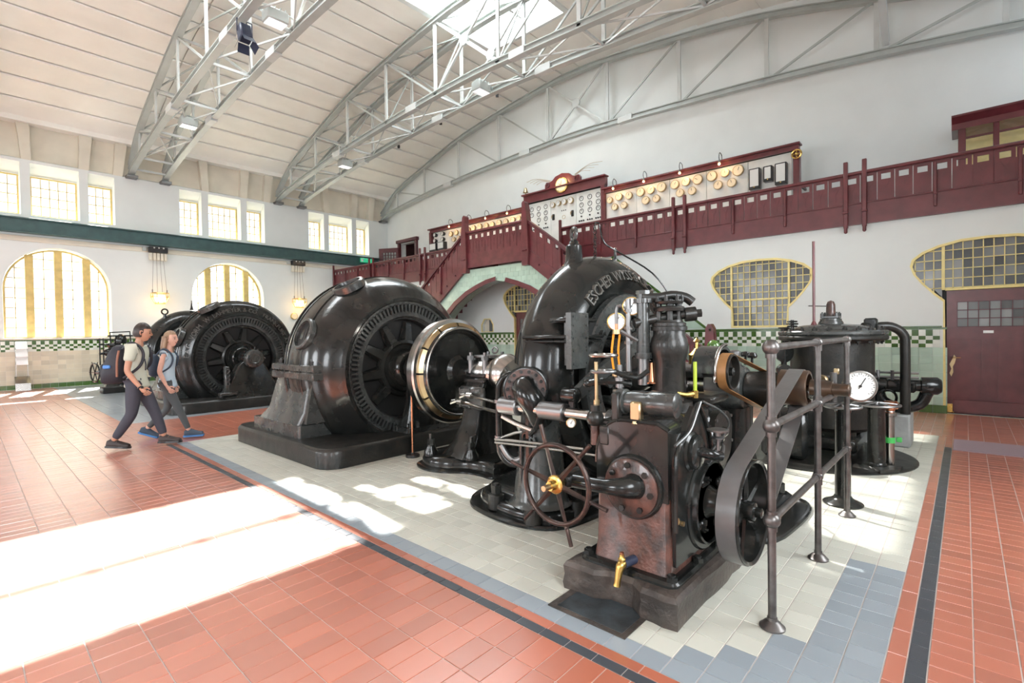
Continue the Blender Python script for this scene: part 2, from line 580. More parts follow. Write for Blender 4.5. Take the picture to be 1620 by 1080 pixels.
def flat_text(mb, text, o, ux, uy, h, depth=.003):
    """flat lettering from point o, along ux, upward uy"""
    o = Vector(o); ux = Vector(ux).normalized(); uy = Vector(uy).normalized(); nz = ux.cross(uy); x = 0
    for c in text:
        if c == ' ': x += .3*h; continue
        vs, fs, w = glyph(c)
        mb.add([o+ux*(x+v.x*h)+uy*(v.y*h)+nz*((v.z+.04)*depth/.08) for v in vs], fs)
        x += (w+.1)*h

# ================================================================== THE ROOM
X0, XL, XU, Y0, Y1 = -8.0, 11.75, 14.68, -1.94, 21.74
YC = 9.9
HALF = 11.84
_h = 10.75-8.4
_R = (HALF*HALF+_h*_h)/(2*_h)


def cz(y):
    return 10.75-_R+sqrt(max(0, _R*_R-(y-YC)**2))


# ---- floor ----
floor = struct(MB().box(((X0+XU)/2, (Y0+Y1)/2, -.104), (XU-X0, Y1-Y0, .2)).build('floor', 'grout', smooth=False))
tiles = []   # (x0,x1,y0,y1,kind)


def field(x0, x1, y0, y1, dx, dy, kind, ox=0.0, oy=0.0, skip=None):
    i0 = math.floor((x0-ox)/dx); y_0 = math.floor((y0-oy)/dy)
    i = i0
    while ox+i*dx < x1-.004:
        a = max(x0, ox+i*dx); b = min(x1, ox+(i+1)*dx)
        j = y_0
        while oy+j*dy < y1-.004:
            c = max(y0, oy+j*dy); d = min(y1, oy+(j+1)*dy)
            k = kind(i, j, (a+b)/2, (c+d)/2) if callable(kind) else kind
            if k and b-a > .02 and d-c > .02: tiles.append((a, b, c, d, k))
            j += 1
        i += 1


def panel_kind(i, j, x, y):
    if x < 2.24: return 'greyt'
    if y < .44 and x < 4.0: return 'greyt'
    if x < 4.0 and y < .575 and x > 2.2: return 'greyt'
    if x < 2.37 and y < 1.01: return 'greyt'
    if x < 2.50 and y < .87: return 'greyt'
    if x < 2.80 and y < .72: return 'greyt'
    return 'creamt'


field(X0, 1.965, .125, Y1-.02, .225, .125, 'redt', .84, 1.098)
field(1.965, 2.03, .125, 8.58, .065, .16, 'darkt', 1.965, 1.309)
field(2.03, 2.097, .2, 8.58, .067, .26, 'redt', 2.03, 1.359)
field(2.03, 8.5, .125, .2, .141, .075, 'darkt', 2.815, .125)
field(2.097, 9.3, .2, .277, .25, .077, 'redt', 2.95, .2)
field(2.097, 9.3, .277, 8.58, .135, .15, panel_kind, 2.097, .277)
field(1.965, XL, 8.58, 11.2, .225, .125, 'redt', .84, 1.098)
field(9.3, XL, .125, 8.58, .155, .125, 'redt', 9.3, .125)
field(8.5, 9.3, .125, .2, .155, .075, 'redt', 9.3, .125)
field(1.965, XL, 11.2, Y1-.02, .27, .30, 'greyt')
field(1.965, XL, Y0+.02, .125, .125, .157, 'redt', 2.95, -.031)
field(X0, 1.965, Y0+.02, .125, .225, .157, 'redt', .84, -.031)


def shows(t):
    x, y = (t[0]+t[1])/2, (t[2]+t[3])/2
    q = Vector((x, y, -EYE)); d = q.dot(fw)
    if d < .5: return 0
    px, py = FPX*q.dot(rt)/d, -FPX*q.dot(up)/d
    if abs(px) > 815 or abs(py) > 545: return 0
    return 1/d


order = sorted(range(len(tiles)), key=lambda i: -shows(tiles[i]))
near = [i for i in order[:300] if shows(tiles[i]) > 0]
nearset = set(near)
KT = ['redt', 'greyt', 'creamt', 'darkt']
TG = .0035


def tile_geo(mb, t, z=0.0):
    a, b, c, d, k = t
    g = TG/2; dz = random.uniform(-.0006, .0006); e = .002
    mb.tint = random.uniform(.92, 1.06) if k != 'redt' else random.uniform(.84, 1.10)
    mb.cur = KT.index(k)
    a += g; b -= g; c += g; d -= g
    vs = [(a, c, -.006), (b, c, -.006), (b, d, -.006), (a, d, -.006),
          (a+e, c+e, dz), (b-e, c+e, dz), (b-e, d-e, dz), (a+e, d-e, dz)]
    mb.add(vs, [(4, 5, 6, 7), (0, 1, 5, 4), (1, 2, 6, 5), (2, 3, 7, 6), (3, 0, 4, 7)])


rest = MB()
for i, t in enumerate(tiles):
    if i in nearset:
        mb = MB(); tile_geo(mb, t); k = t[4]
        mb.m = [0]*len(mb.m)
        mb.build('tile', k, floor, smooth=False)
    else: tile_geo(rest, t)
rest.build('floor_tiling', KT, floor, smooth=False, kind='stuff')
dm = MB().box((8.72, -.62, .004), (.8, 1.47, .012), .003).build('doormat', 'mat_')
tag(dm, 'purple-grey ribbed doormat let into the red tiles before the maroon door', 'doormat')


# ---- walls with openings ----
def arch(c, w, z0, zs, k=18):
    return [(c-w, z0), (c+w, z0)]+[(c+w*cos(pi*i/k), zs+w*sin(pi*i/k)) for i in range(k+1)]


def rect(a, b, c, d): return [(a, c), (b, c), (b, d), (a, d)]


AC = [2.2, 7.25, -2.85]          # arched window centres
UC = [2.15, 7.13, 12.08, -2.85]   # upper window groups
UG = [(-1.53, -.80), (-.57, .60), (.83, 1.53)]
holes = [arch(c, 1.31, 1.60, 3.17) for c in AC]
holes += [rect(c+a, c+b, 5.45, 7.08) for c in UC for a, b in UG]
wl = MB()
wl.prism(rect(X0, XU, 0, 7.16), Y1, Y1+.5, 'xz', holes)
wall_left = struct(wl.build('wall_left', 'white', smooth=False))
# sloping heads above the upper lights
for c in UC:
    for a, b in UG:
        MB().prism([(Y1+.02, 7.10), (Y1+.5, 7.10), (Y1+.5, 6.74)], c+a, c+b, 'yz').build('window_head', 'white', wall_left, smooth=False)
# beige recessed band above, flared piers, ledge
MB().prism(rect(X0, XU, 7.1, 8.9), Y1+.22, Y1+.5, 'xz').build('recess_back', 'niche', wall_left, smooth=False)
for c in UC:
    for a, b, lean in ((-.76, -.53, -.05), (.60, .86, .03), (1.50, 1.76, .06)):
        m = MB(); m.prism([(c+a, 7.14), (c+b, 7.14), (c+b+lean+.03, 7.8), (c+b+lean*2+.06, 8.45), (c+a+lean*2-.02, 8.45), (c+a+lean, 7.8)], Y1-.0, Y1+.24, 'xz')
        m.build('flared_pier', 'niche', wall_left)
MB().prism([(Y1-.002, 7.12), (Y1-.002, 7.17), (Y1+.24, 7.26), (Y1+.24, 7.12)], X0, XU, 'yz').build('ledge', 'white', wall_left, smooth=False)
# moulding under the crane beam
MB().box(((X0+XU)/2, Y1-.03, 4.70), (XU-X0, .07, .16), .01).build('moulding', 'niche', wall_left)

# crane rail beam, dark green
cb = MB()
cb.box(((X0+14.0)/2, Y1-.16, 5.29), (14.0-X0, .30, .04), .005)
cb.box(((X0+14.0)/2, Y1-.16, 4.87), (14.0-X0, .30, .04), .005)
cb.box(((X0+14.0)/2, Y1-.20, 5.08), (14.0-X0, .05, .40))
tag(cb.build('crane_rail_beam', 'green'), 'long dark green steel crane beam along the window wall', 'beam')

# other walls of the hall (behind the camera)
wn = MB()
hn = [arch(c, 1.31, 1.60, 3.17) for c in (-5.0, .2, 5.0)]
wn.prism(rect(X0, XL, 0, 8.7), Y0-.4, Y0, 'xz', hn)
wall_near = struct(wn.build('wall_right', 'white', smooth=False))
wb = MB()
hb = [arch(c, 1.5, 1.6, 3.3) for c in (2.5, 9.0, 15.5)]
top = [(Y0+(Y1-Y0)*i/24, cz(Y0+(Y1-Y0)*i/24)+.1) for i in range(25)][::-1]
wb.prism([(Y0, 0), (Y1, 0)]+top, X0-.4, X0, 'yz', hb)
wall_back = struct(wb.build('wall_back', 'white', smooth=False))

# ---- right-hand (front) wall, lower part at XL, upper part at XU ----
EGG = [(0, 3.085), (.35, 3.07), (.65, 3.0), (.88, 2.9), (1.02, 2.78), (1.05, 2.66), (1.0, 2.5), (.88, 2.32), (.73, 2.14), (.585, 1.99)]


def egg(c, z0, s=1.0, grow=0.0):
    r = []
    for a, z in EGG:
        v = Vector((a, z-2.5)); 
        r.append((a+grow*(a/1.05), z+grow*((z-2.45)/.6)))
    r = [(a, z) for a, z in r]
    x = .585+grow
    pts = [(c+a, z) for a, z in r]+[(c+x, z0), (c-x, z0)]+[(c-a, z) for a, z in r[::-1][:-1]]
    return pts


DOORS = [-.29, 9.97]
hr = [egg(c, .0001) for c in DOORS]+[egg(3.35, 1.585)]
hexw = [(11.47, 1.58), (12.03, 1.58), (12.03, 1.84), (11.9, 2.03), (11.6, 2.03), (11.47, 1.84)]
hr.append(hexw)
wr = MB().prism(rect(Y0, Y1, 0, 3.76), XL, XL+.35, 'yz', [h if min(z for _, z in h) > .01 else [(a, max(z, .002)) for a, z in h] for h in hr])
wall_front = struct(wr.build('wall_front', 'white', smooth=False))
MB().box(((XL+XU)/2, (Y0+Y1)/2, 3.83), (XU-XL, Y1-Y0, .14)).build('gallery_deck', 'maroond', wall_front, smooth=False)
topu = [(Y0+(Y1-Y0)*i/24, cz(Y0+(Y1-Y0)*i/24)+.1) for i in range(25)][::-1]
wu = MB().prism([(Y0-.3, 3.9), (Y1+.5, 3.9), (Y1+.5, 8.8)]+topu[0:]+[(Y0-.3, 8.5)], XU, XU+.3, 'yz', [rect(19.36, 20.62, 3.95, 5.98)])
wu.build('upper_wall', 'white', wall_front, smooth=False)
MB().box((XU+1.5, 20.0, 4.95), (.05, 2.6, 2.4)).build('lobby_back', 'niche', wall_front, smooth=False)
lb = MB(); lb.box((XU+.9, 18.75, 4.95), (1.3, .05, 2.4)); lb.box((XU+.9, 21.25, 4.95), (1.3, .05, 2.4)); lb.box((XU+.9, 20, 6.15), (1.3, 2.6, .05)); lb.box((XU+.9, 20, 3.85), (1.3, 2.6, .05))
lb.build('lobby_sides', 'maroond', wall_front, smooth=False)


# ---- glazed tile dado with checker band ----
def dado(name, wallparent, plane, along0, along1, at, sgn, body, gaps=(), pieces=()):
    """plane 'x': tiles on a wall facing -x/-y; at = wall coordinate; sgn=-1: tiles stand proud towards the room"""
    def inside(a): return any(g0 < a < g1 for g0, g1 in gaps)
    def put(mb, a0, a1, z0, z1, k, th=.008):
        g = .0015
        mb.tint = random.uniform(.82, 1.12)
        a0 += g; a1 -= g; z0 += g; z1 -= g
        if plane == 'x': mb.box((at-th/2, (a0+a1)/2, (z0+z1)/2), (th, a1-a0, z1-z0))
        else: mb.box(((a0+a1)/2, at-th/2, (z0+z1)/2), (a1-a0, th, z1-z0))
    joined = {k: MB() for k in ('gtile', 'wtile', body)}
    n = 0
    w = .099
    i = 0; a = along0
    while a < along1:
        b = min(a+w, along1); mid = (a+b)/2
        if not inside(mid):
            rows = [(1.385, 1.500, i % 2 == 0), (1.315, 1.385, i % 2 == 1), (1.245, 1.315, i % 2 == 0), (1.175, 1.245, i % 4 == 1)]
            for z0, z1, dark in rows:
                k = 'gtile' if dark else 'wtile'
                if pieces and pieces[0] < mid < pieces[1] and n < 300:
                    mb = MB(); put(mb, a, b, z0, z1, k); mb.build('tile', k, wallparent, smooth=False); n += 1
                else: put(joined[k], a, b, z0, z1, k)
        a += w; i += 1
    a = along0
    while a < along1:
        b = min(a+w*2, along1); mid = (a+b)/2
        if not inside(mid):
            for r in range(7):
                put(joined[body], a, b, .145+r*.1472, .145+(r+1)*.1472, body)
            put(joined['gtile'], a, b, .0, .145, 'gtile', .014)
            put(joined['gtile'], a, b, 1.500, 1.535, 'gtile', .012)
        a += w*2
    for k, mb in joined.items():
        if mb.v: mb.build({'gtile': 'green_tiling', 'wtile': 'white_tiling'}.get(k, 'pale_tiling'), k, wallparent, smooth=False, kind='stuff')
    cap = MB()
    segs = []; s = along0
    for g0, g1 in sorted(gaps):
        if g0 > s: segs.append((s, g0))
        s = max(s, g1)
    if s < along1: segs.append((s, along1))
    for a, b in segs:
        if plane == 'x': cap.box((at-.012, (a+b)/2, 1.549), (.03, b-a, .026), .006)
        else: cap.box(((a+b)/2, at-.03, 1.565), (b-a, .07, .06), .01)
    cap.build('cap_strip', 'gtile' if plane == 'x' else 'niche', wallparent)


dado('d', wall_front, 'x', Y0, Y1-.02, XL, -1, 'ptile', [(-.89, .31), (9.37, 10.57)], (.31, 4.6))
dado('d', wall_left, 'y', X0, XL, Y1, -1, 'ptile_warm', ())


# ---- windows ----
def clip_arch(a, b, z0, z1, c, w, zs):
    """cell polygon clipped under an arch"""
    def top(x):
        d = w*w-(x-c)**2
        return zs+sqrt(d) if d > 0 else zs
    k = 5
    up_ = [(a+(b-a)*i/k) for i in range(k+1)]
    t = [(x, min(z1, top(x))) for x in up_]
    if max(q[1] for q in t) < z0+.02: return None
    t = [(x, max(z, z0+.001)) for x, z in t]
    return [(a, z0), (b, z0)]+t[::-1]


def arched_window(n, c, Y=None, dirn=1, w=1.29, z0=1.60, zs=3.17):
    Y = Y1+.36 if Y is None else Y
    root = sroot('window_%d' % n, (c, Y, z0))
    ring = [(c+w*cos(pi*i/24), zs+w*sin(pi*i/24)) for i in range(25)]
    inner = [(c+(w-.05)*cos(pi*i/24), zs+(w-.05)*sin(pi*i/24)) for i in range(25)]
    MB().prism([(c-w, z0), (c+w, z0)]+ring, Y-.04, Y+.04, 'xz', [[(c-w+.05, z0+.04), (c+w-.05, z0+.04)]+inner]).build('frame', 'ochre', root)
    mul = [c-.69, c, c+.71]
    for mx_ in mul:
        t = zs+sqrt(max(0, (w-.02)**2-(mx_-c)**2))
        MB().box((mx_, Y-.05, (z0+t)/2), (.20, .16, t-z0), .01).build('mullion', 'ochre', root)
    edges = [c-w+.04, mul[0]-.1, mul[0]+.1, mul[1]-.1, mul[1]+.1, mul[2]-.1, mul[2]+.1, c+w-.04]
    bars = MB()
    for s in range(4):
        a, b = edges[2*s], edges[2*s+1]; m_ = (a+b)/2
        t = zs+sqrt(max(0, (w-.04)**2-(m_-c)**2))
        bars.box((m_, Y, (z0+t)/2), (.024, .03, t-z0))
        z = z0+.32; prev = z0+.04
        zz = [z0+.04]
        while z < 4.45:
            zz.append(z); z += .315
        zz.append(4.6)
        for j in range(len(zz)-1):
            for p, q in ((a, m_), (m_, b)):
                poly = clip_arch(p+.005, q-.005, zz[j]+.005, zz[j+1]-.005, c, w-.05, zs)
                if poly: MB().prism(poly, Y-.003, Y+.003, 'xz').build('pane', 'glass', root, smooth=False)
            if j:
                hw = w*w-(zz[j]-zs)**2 if zz[j] > zs else w*w
                lo, hi = max(a, c-sqrt(max(hw, 0))), min(b, c+sqrt(max(hw, 0)))
                if hi > lo: bars.box(((lo+hi)/2, Y, zz[j]), (hi-lo, .03, .024))
    bars.build('glazing_bars', 'ochre', root, smooth=False)
    return root


def small_window(n, a, b, z0, z1, Y, cols, rows):
    root = sroot('window_%d' % n, ((a+b)/2, Y, z0))
    MB().prism(rect(a, b, z0, z1), Y-.03, Y+.03, 'xz', [rect(a+.045, b-.045, z0+.045, z1-.045)]).build('frame', 'ochre', root, smooth=False)
    a += .045; b -= .045; z0 += .045; z1 -= .045
    bars = MB()
    for i in range(1, cols): bars.box((a+(b-a)*i/cols, Y, (z0+z1)/2), (.022, .03, z1-z0))
    for j in range(1, rows): bars.box(((a+b)/2, Y, z0+(z1-z0)*j/rows), (b-a, .03, .022))
    bars.build('glazing_bars', 'ochre', root, smooth=False)
    for i in range(cols):
        for j in range(rows):
            MB().box((a+(b-a)*(i+.5)/cols, Y, z0+(z1-z0)*(j+.5)/rows), ((b-a)/cols-.012, .005, (z1-z0)/rows-.012)).build('pane', 'glass', root, smooth=False)


wn_ = 1
for c in AC:
    arched_window(wn_, c); wn_ += 1
for c in UC:
    for (a, b), cols in zip(UG, (3, 5, 3)):
        small_window(wn_, c+a+.01, c+b-.01, 5.50, 6.76, Y1+.42, cols, 4); wn_ += 1


def egg_grid(root, c, zlo, X, cell, zbase):
    """dark leaded panes inside the egg outline, seen from the hall"""
    pts = egg(c, zlo)
    import bisect
    def inside(y, z):
        r = False; n = len(pts); j = n-1
        for i in range(n):
            yi, zi = pts[i]; yj, zj = pts[j]
            if (zi > z) != (zj > z) and y < (yj-yi)*(z-zi)/(zj-zi)+yi: r = not r
            j = i
        return r
    cw, ch = cell
    ys = [0]
    half = [.0]
    cols = []
    y = -.585
    for i in range(9): cols.append((-.585+.13*i, -.585+.13*(i+1)))
    for i in range(4):
        cols.append((.585+.13*i, .585+.13*(i+1))); cols.append((-.585-.13*(i+1), -.585-.13*i))
    rows = []
    z = zbase
    while z < 3.1:
        rows.append((z, z+ch)); z += ch
    for a, b in cols:
        for p, q in rows:
            a2, b2, p2, q2 = c+a+.006, c+b-.006, p+.006, q-.006
            # clip the cell against the outline by sampling its corners
            k = 6
            top_, bot_ = [], []
            for i in range(k+1):
                yy = a2+(b2-a2)*i/k
                zz = [p2+(q2-p2)*j/12 for j in range(13)]
                ins = [v for v in zz if inside(yy, v)]
                if ins: top_.append((yy, max(ins))); bot_.append((yy, min(ins)))
            if len(top_) < 2 or max(t[1] for t in top_)-min(t[1] for t in bot_) < .02: continue
            poly = bot_+top_[::-1]
            cl = [poly[0]]
            for v in poly[1:]:
                if hypot(v[0]-cl[-1][0], v[1]-cl[-1][1]) > .002: cl.append(v)
            if hypot(cl[0][0]-cl[-1][0], cl[0][1]-cl[-1][1]) < .002: cl.pop()
            if len(cl) < 3: continue
            mb = MB(); mb.tint = random.choice([.3, .45, .8, 1.2, 1.7, 2.3]); mb.prism(cl, X, X+.01, 'yz')
            mb.build('pane', 'dglass', root, smooth=False)
    return inside


def egg_bars(root, c, X, inside, zlo, ch, zbase, tall=()):
    b = MB()
    def seg(pts, t):  # run of points inside
        run = []
        for q in pts+[None]:
            if q is not None and inside(*q): run.append(q)
            else:
                if len(run) > 1:
                    (y0, z0), (y1, z1) = run[0], run[-1]
                    b.box((X-.004, (y0+y1)/2, (z0+z1)/2), (.02, max(t, abs(y1-y0)), max(t, abs(z1-z0))))
                run = []
    for i in range(-8, 9):
        y = c+.585/4.5*i if abs(i) < 4.5 else None
    ys = [-.585+.13*i for i in range(10)]+[.585+.13*i for i in range(1, 4)]+[-.585-.13*i for i in range(1, 4)]
    for y in ys: seg([(c+y, zlo+.01*k) for k in range(int((3.1-zlo)/.01))], .014)
    z = zbase
    while z < 3.1:
        seg([(c-1.06+.01*k, z) for k in range(213)], .014); z += ch
    b.build('glazing_bars', 'yellow', root, smooth=False)


def outline_frame(root, c, X, z0, t=.045, nm='frame', m='yellow'):
    o = egg(c, z0); i_ = egg(c, z0+t if z0 > .01 else z0+.001, grow=-t)
    MB().prism(o, X-.03, X+.06, 'yz', [i_]).build(nm, m, root)


# large egg-shaped window
w_ = sroot('window_%d' % wn_, (XL+.1, 3.35, 1.585)); wn_ += 1
ins = egg_grid(w_, 3.35, 1.60, XL+.06, (.13, .152), 1.60)
egg_bars(w_, 3.35, XL+.05, ins, 1.60, .152, 1.60)
outline_frame(w_, 3.35, XL+.02, 1.585)
for dy in (-.585, .585): MB().box((XL+.04, 3.35+dy, (1.6+2.98)/2), (.05, .04, 1.38)).build('mullion', 'yellow', w_, smooth=False)
for dy in (-.325, .195): MB().box((XL+.04, 3.35+dy, 1.9), (.05, .03, .6)).build('mullion', 'yellow', w_, smooth=False)
MB().box((XL+.04, 3.35, 2.205), (.05, 1.17, .035)).build('transom', 'yellow', w_, smooth=False)
MB().prism(egg(3.35, 1.585), XL+.09, XL+.34, 'yz').build('dark_backing', 'shade_black', w_, smooth=False)
# little hexagonal window beside the far door
w_ = sroot('window_%d' % wn_, (XL+.1, 11.75, 1.58)); wn_ += 1
MB().prism(hexw, XL+.16, XL+.34, 'yz').build('niche_back', 'niche', w_, smooth=False)
mb = MB(); mb.tint = 2.0; mb.prism([(11.5, 1.6), (11.78, 1.6), (11.78, 1.98), (11.62, 1.98), (11.5, 1.82)], XL+.12, XL+.13, 'yz').build('pane', 'dglass', w_, smooth=False)
MB().prism(hexw, XL-.012, XL+.02, 'yz', [[(11.5, 1.6), (12.0, 1.6), (12.0, 1.83), (11.885, 2.0), (11.615, 2.0), (11.5, 1.83)]]).build('frame', 'yellow', w_, smooth=False)


def maroon_door(n, c):
    root = sroot('door_%d' % n, (XL+.08, c, 0))
    outline_frame(root, c, XL+.02, .0005, .04)
    MB().box((XL+.045, c, 2.205), (.07, 1.12, .04), .004).build('transom', 'yellow', root)
    ins = egg_grid(root, c, 2.23, XL+.06, (.13, .166), 2.235)
    # side tips of the fanlight reach below the door head
    egg_bars(root, c, XL+.05, lambda y, z: ins(y, z) and (z > 2.22 or abs(y-c) > .6), 1.9, .166, 2.235-.166*2)
    for sg in (-1, 1):
        for k, (a, b, z0_, z1_) in enumerate(((.60, .72, 2.07, 2.23), (.72, .85, 2.2, 2.23), (.60, .66, 2.03, 2.07))):
            mb = MB(); mb.tint = 1.2
            mb.prism([(c+sg*a, z0_), (c+sg*b, z1_ if k == 0 else z0_+.02), (c+sg*b, z1_), (c+sg*a, z1_)], XL+.06, XL+.07, 'yz'); mb.build('pane', 'dglass', root, smooth=False)
        MB().box((XL+.04, c+sg*.585, 2.6), (.05, .045, .8)).build('mullion', 'yellow', root, smooth=False)
    MB().prism(egg(c, .001), XL+.12, XL+.34, 'yz').build('dark_backing', 'shade_black', root, smooth=False)
    X = XL+.06
    lf = MB()
    lf.prism(rect(c-.54, c+.54, .02, 2.18), X, X+.05, 'yz', [rect(c-.43, c+.40, 1.54, 1.98)])
    leaf = lf.build('door_leaf', 'maroon', root, smooth=False)
    for i in range(6):
        for j in range(3):
            mb = MB(); mb.tint = random.choice([.8, 1.5, 2.5, 3.2]); mb.box((X+.02, c+.40-.83*(i+.5)/6, 1.54+.44*(j+.5)/3), (.008, .83/6-.012, .44/3-.012)); mb.build('pane', 'dglass', root, smooth=False)
    g = MB()
    for i in range(7): g.box((X+.015, c+.40-.83*i/6, 1.76), (.03, .014, .44))
    for j in range(4): g.box((X+.015, c-.015, 1.54+.44*j/3), (.03, .83, .014))
    g.build('glazing_bars', 'maroond', root, smooth=False)
    for y0_, y1_, taper in ((.10, .40, .02), (-.09, .09, 0), (-.41, -.11, -.02)):
        m = MB(); m.prism([(c+y0_+taper, .30), (c+y1_-.005, .30), (c+y1_-abs(taper), 1.33), (c+y0_, 1.31)], X-.012, X, 'yz'); m.build('panel', 'maroon', root, smooth=False)
    for i in range(5): MB().box((X-.016, c-.072+.036*i, .82), (.008, .028, 1.0)).build('slat', 'maroon', root, smooth=False)
    MB().box((X-.014, c, .15), (.03, .92, .22), .008).build('kick_board', 'maroon', root)
    MB().box((X-.008, c+.49, .10), (.012, .10, .15)).build('kick_plate', 'brass', root, smooth=False)
    MB().box((X-.008, c-.49, .10), (.012, .10, .15)).build('kick_plate', 'brass', root, smooth=False)
    mp = MB().prism([(c+.46, .98), (c+.50, .88), (c+.475, .80), (c+.50, .72), (c+.475, .66), (c+.45, .74), (c+.455, .84), (c+.43, .90), (c+.41, 1.0), (c+.44, 1.05)], X-.012, X-.002, 'yz').build('handle_plate', 'bronze', root)
    MB().tube([(X-.01, c+.47, 1.0), (X-.05, c+.45, 1.0), (X-.05, c+.35, 1.0)], .009, 8).build('door_handle', 'bronze', root)
    MB().box((X-.004, c-.0, 1.45), (.006, .13, .045)).build('name_plate', 'paper', root, smooth=False)
    return root


maroon_door(1, DOORS[0]); maroon_door(2, DOORS[1])

# doorway on the gallery with its leaf folded out
d3 = sroot('door_3', (XU, 20.0, 3.9))
for a, b, c_, d_ in ((19.24, 19.40, 3.9, 6.02), (20.60, 20.76, 3.9, 6.02)): MB().box((XU-.05, (a+b)/2, (c_+d_)/2), (.12, b-a, d_-c_), .01).build('jamb', 'maroond', d3)
MB().box((XU-.07, 20.0, 6.08), (.18, 1.66, .16), .02).build('lintel', 'maroond', d3)
lf = MB().prism(rect(0, 1.05, 3.95, 5.8), -.025, .025, 'xz', [rect(.12+.15*i, .24+.15*i, 5.02+.15*j, 5.14+.15*j) for i in range(5) for j in range(4)])
R_ = Matrix.Rotation(radians(118), 3, 'Z')
lf.v = [tuple(R_ @ Vector(q)+Vector((XU-.12, 20.66, 0))) for q in lf.v]
lf.build('door_leaf', 'maroond', d3, smooth=False)

# ---- ceiling ----
ceiling = sroot('ceiling', (0, YC, 8.4))
ysn = [11.4+.86*i for i in range(13)]
strips = [(ysn[i], ysn[i+1]) for i in range(12)]
strips += [(2*YC-b, 2*YC-a) for a, b in strips]
bays = [(X0-.1, -.3), (-.3, 4.65), (4.65, 9.7), (9.7, XU+.1)]


def cpanel(x0, x1, a, b):
    g = .016
    a += g; b -= g; x0 += g; x1 -= g
    hi, lo = (a, b) if abs(a-YC) < abs(b-YC) else (b, a)
    zh, zl = cz(hi)-.045, cz(lo)
    mid = (hi+lo)/2
    zm = (zh+zl)/2+.012
    pr = sorted([(hi, zh), (mid, zm), (lo, zl)])
    mb = MB(); mb.prism(pr+[(y, z+.05) for y, z in pr[::-1]], x0, x1, 'yz')
    return mb.build('ceiling_panel', 'ceil', ceiling, smooth=False)


for a, b in strips:
    for x0, x1 in bays:
        if 11.3 < a < 13.5 and x1 < 5:
            if x0 < -1: cpanel(x0, -3.0, a, b)
            continue
        if 11.3 < a < 13.0 and 4 < x0 < 5: x0 = 5.9
        cpanel(x0, x1, a, b)
# crown strip: solid outside the roof light
for x0, x1 in ((X0-.1, 5.8), (11.75, XU+.1)):
    n = 4
    for i in range(n): cpanel(x0, x1, 8.4+3.0*i/n, 8.4+3.0*(i+1)/n)
# backing skin so the joints are closed
sk = MB()
for a, b in strips+[(8.4, 11.4)]:
    rng = [(X0-.1, XU+.1)]
    if a == 8.4: rng = [(X0-.1, 5.8), (11.75, XU+.1)]
    elif 11.3 < a < 13.0: rng = [(X0-.1, -3.0), (5.9, XU+.1)]
    elif 11.3 < a < 13.5: rng = [(X0-.1, -3.0), (4.65, XU+.1)]
    for x0, x1 in rng:
        sk.prism([(a, cz(a)+.055), (b, cz(b)+.055), (b, cz(b)+.2), (a, cz(a)+.2)], x0, x1, 'yz')
sk.prism([(21.6, 8.30), (22.3, 8.30), (22.3, 8.75), (21.6, 8.75)], X0-.4, XU+.3, 'yz'); sk.prism([(Y0-.5, 8.40), (Y0+.12, 8.40), (Y0+.12, 8.8), (Y0-.5, 8.8)], X0-.4, XU+.3, 'yz')
sk.build('roof_skin', 'ceil', ceiling, smooth=False)


def rooflight(n, x0, x1, y0, y1, gm='glass'):
    z = lambda y: cz(y)+.02
    root = sroot('window_%d' % n, ((x0+x1)/2, (y0+y1)/2, z((y0+y1)/2)))
    zc = max(z(y0), z(y1), z((y0+y1)/2))+.25
    fr = MB()
    for y, s in ((y0, 1), (y1, -1)):
        fr.prism([(y-.06*s, z(y)-.10), (y+.10*s, z(y)-.10), (y+.10*s, zc+.1), (y-.06*s, zc+.1)], x0-.1, x1+.1, 'yz')
    for x, s in ((x0, 1), (x1, -1)):
        fr.box((x-.035*s, (y0+y1)/2, (zc+min(z(y0), z(y1))-.05)/2+.02), (.1, y1-y0, zc-min(z(y0), z(y1))+.2))
    fr.build('kerb', 'white', root, smooth=False)
    nb = int((x1-x0)/.62); bars = MB()
    for i in range(1, nb): bars.box((x0+(x1-x0)*i/nb, (y0+y1)/2, zc), (.035, y1-y0, .06))
    bars.box(((x0+x1)/2, (y0+y1)/2, zc), (x1-x0, .08, .08))
    bars.build('glazing_bars', 'steelw', root, smooth=False)
    for i in range(nb):
        for a, b in ((y0+.02, (y0+y1)/2-.02), ((y0+y1)/2+.02, y1-.02)):
            MB().box((x0+(x1-x0)*(i+.5)/nb, (a+b)/2, zc+.035), ((x1-x0)/nb-.01, b-a, .006)).build('pane', gm, root, smooth=False)


rooflight(wn_, 5.8, 11.75, 8.4, 11.4, 'fglass'); wn_ += 1
rooflight(wn_, -3.0, 4.65, 11.4, 13.98); wn_ += 1  # unseen opening added so the sun patch reaches the left floor
rooflight(wn_, 4.75, 5.9, 11.5, 13.12); wn_ += 1  # unseen extension added to carry sun streaks onto the cream tiles


# ---- roof trusses ----
BC = [(21.74, 7.22), (21.1, 7.47), (18.3, 7.84), (15.84, 8.06), (13.4, 8.20), (11.1, 8.31), (9.9, 8.33)]
TC = [(21.74, 7.55), (20.4, 8.42), (18.3, 9.09), (15.9, 9.74), (13.5, 10.12), (11.1, 10.38), (9.9, 10.43)]
BCH = BC+[(2*YC-y, z) for y, z in BC[-2::-1]]
TCH = TC+[(2*YC-y, z) for y, z in TC[-2::-1]]


def interp(L, y):
    for (a, za), (b, zb) in zip(L, L[1:]):
        if b <= y <= a: return za+(zb-za)*(y-a)/(b-a)
    return L[-1][1]


def smoothline(L):
    P = catmull([Vector((0, y, z)) for y, z in L], 5)
    return [(p.y, p.z) for p in P]


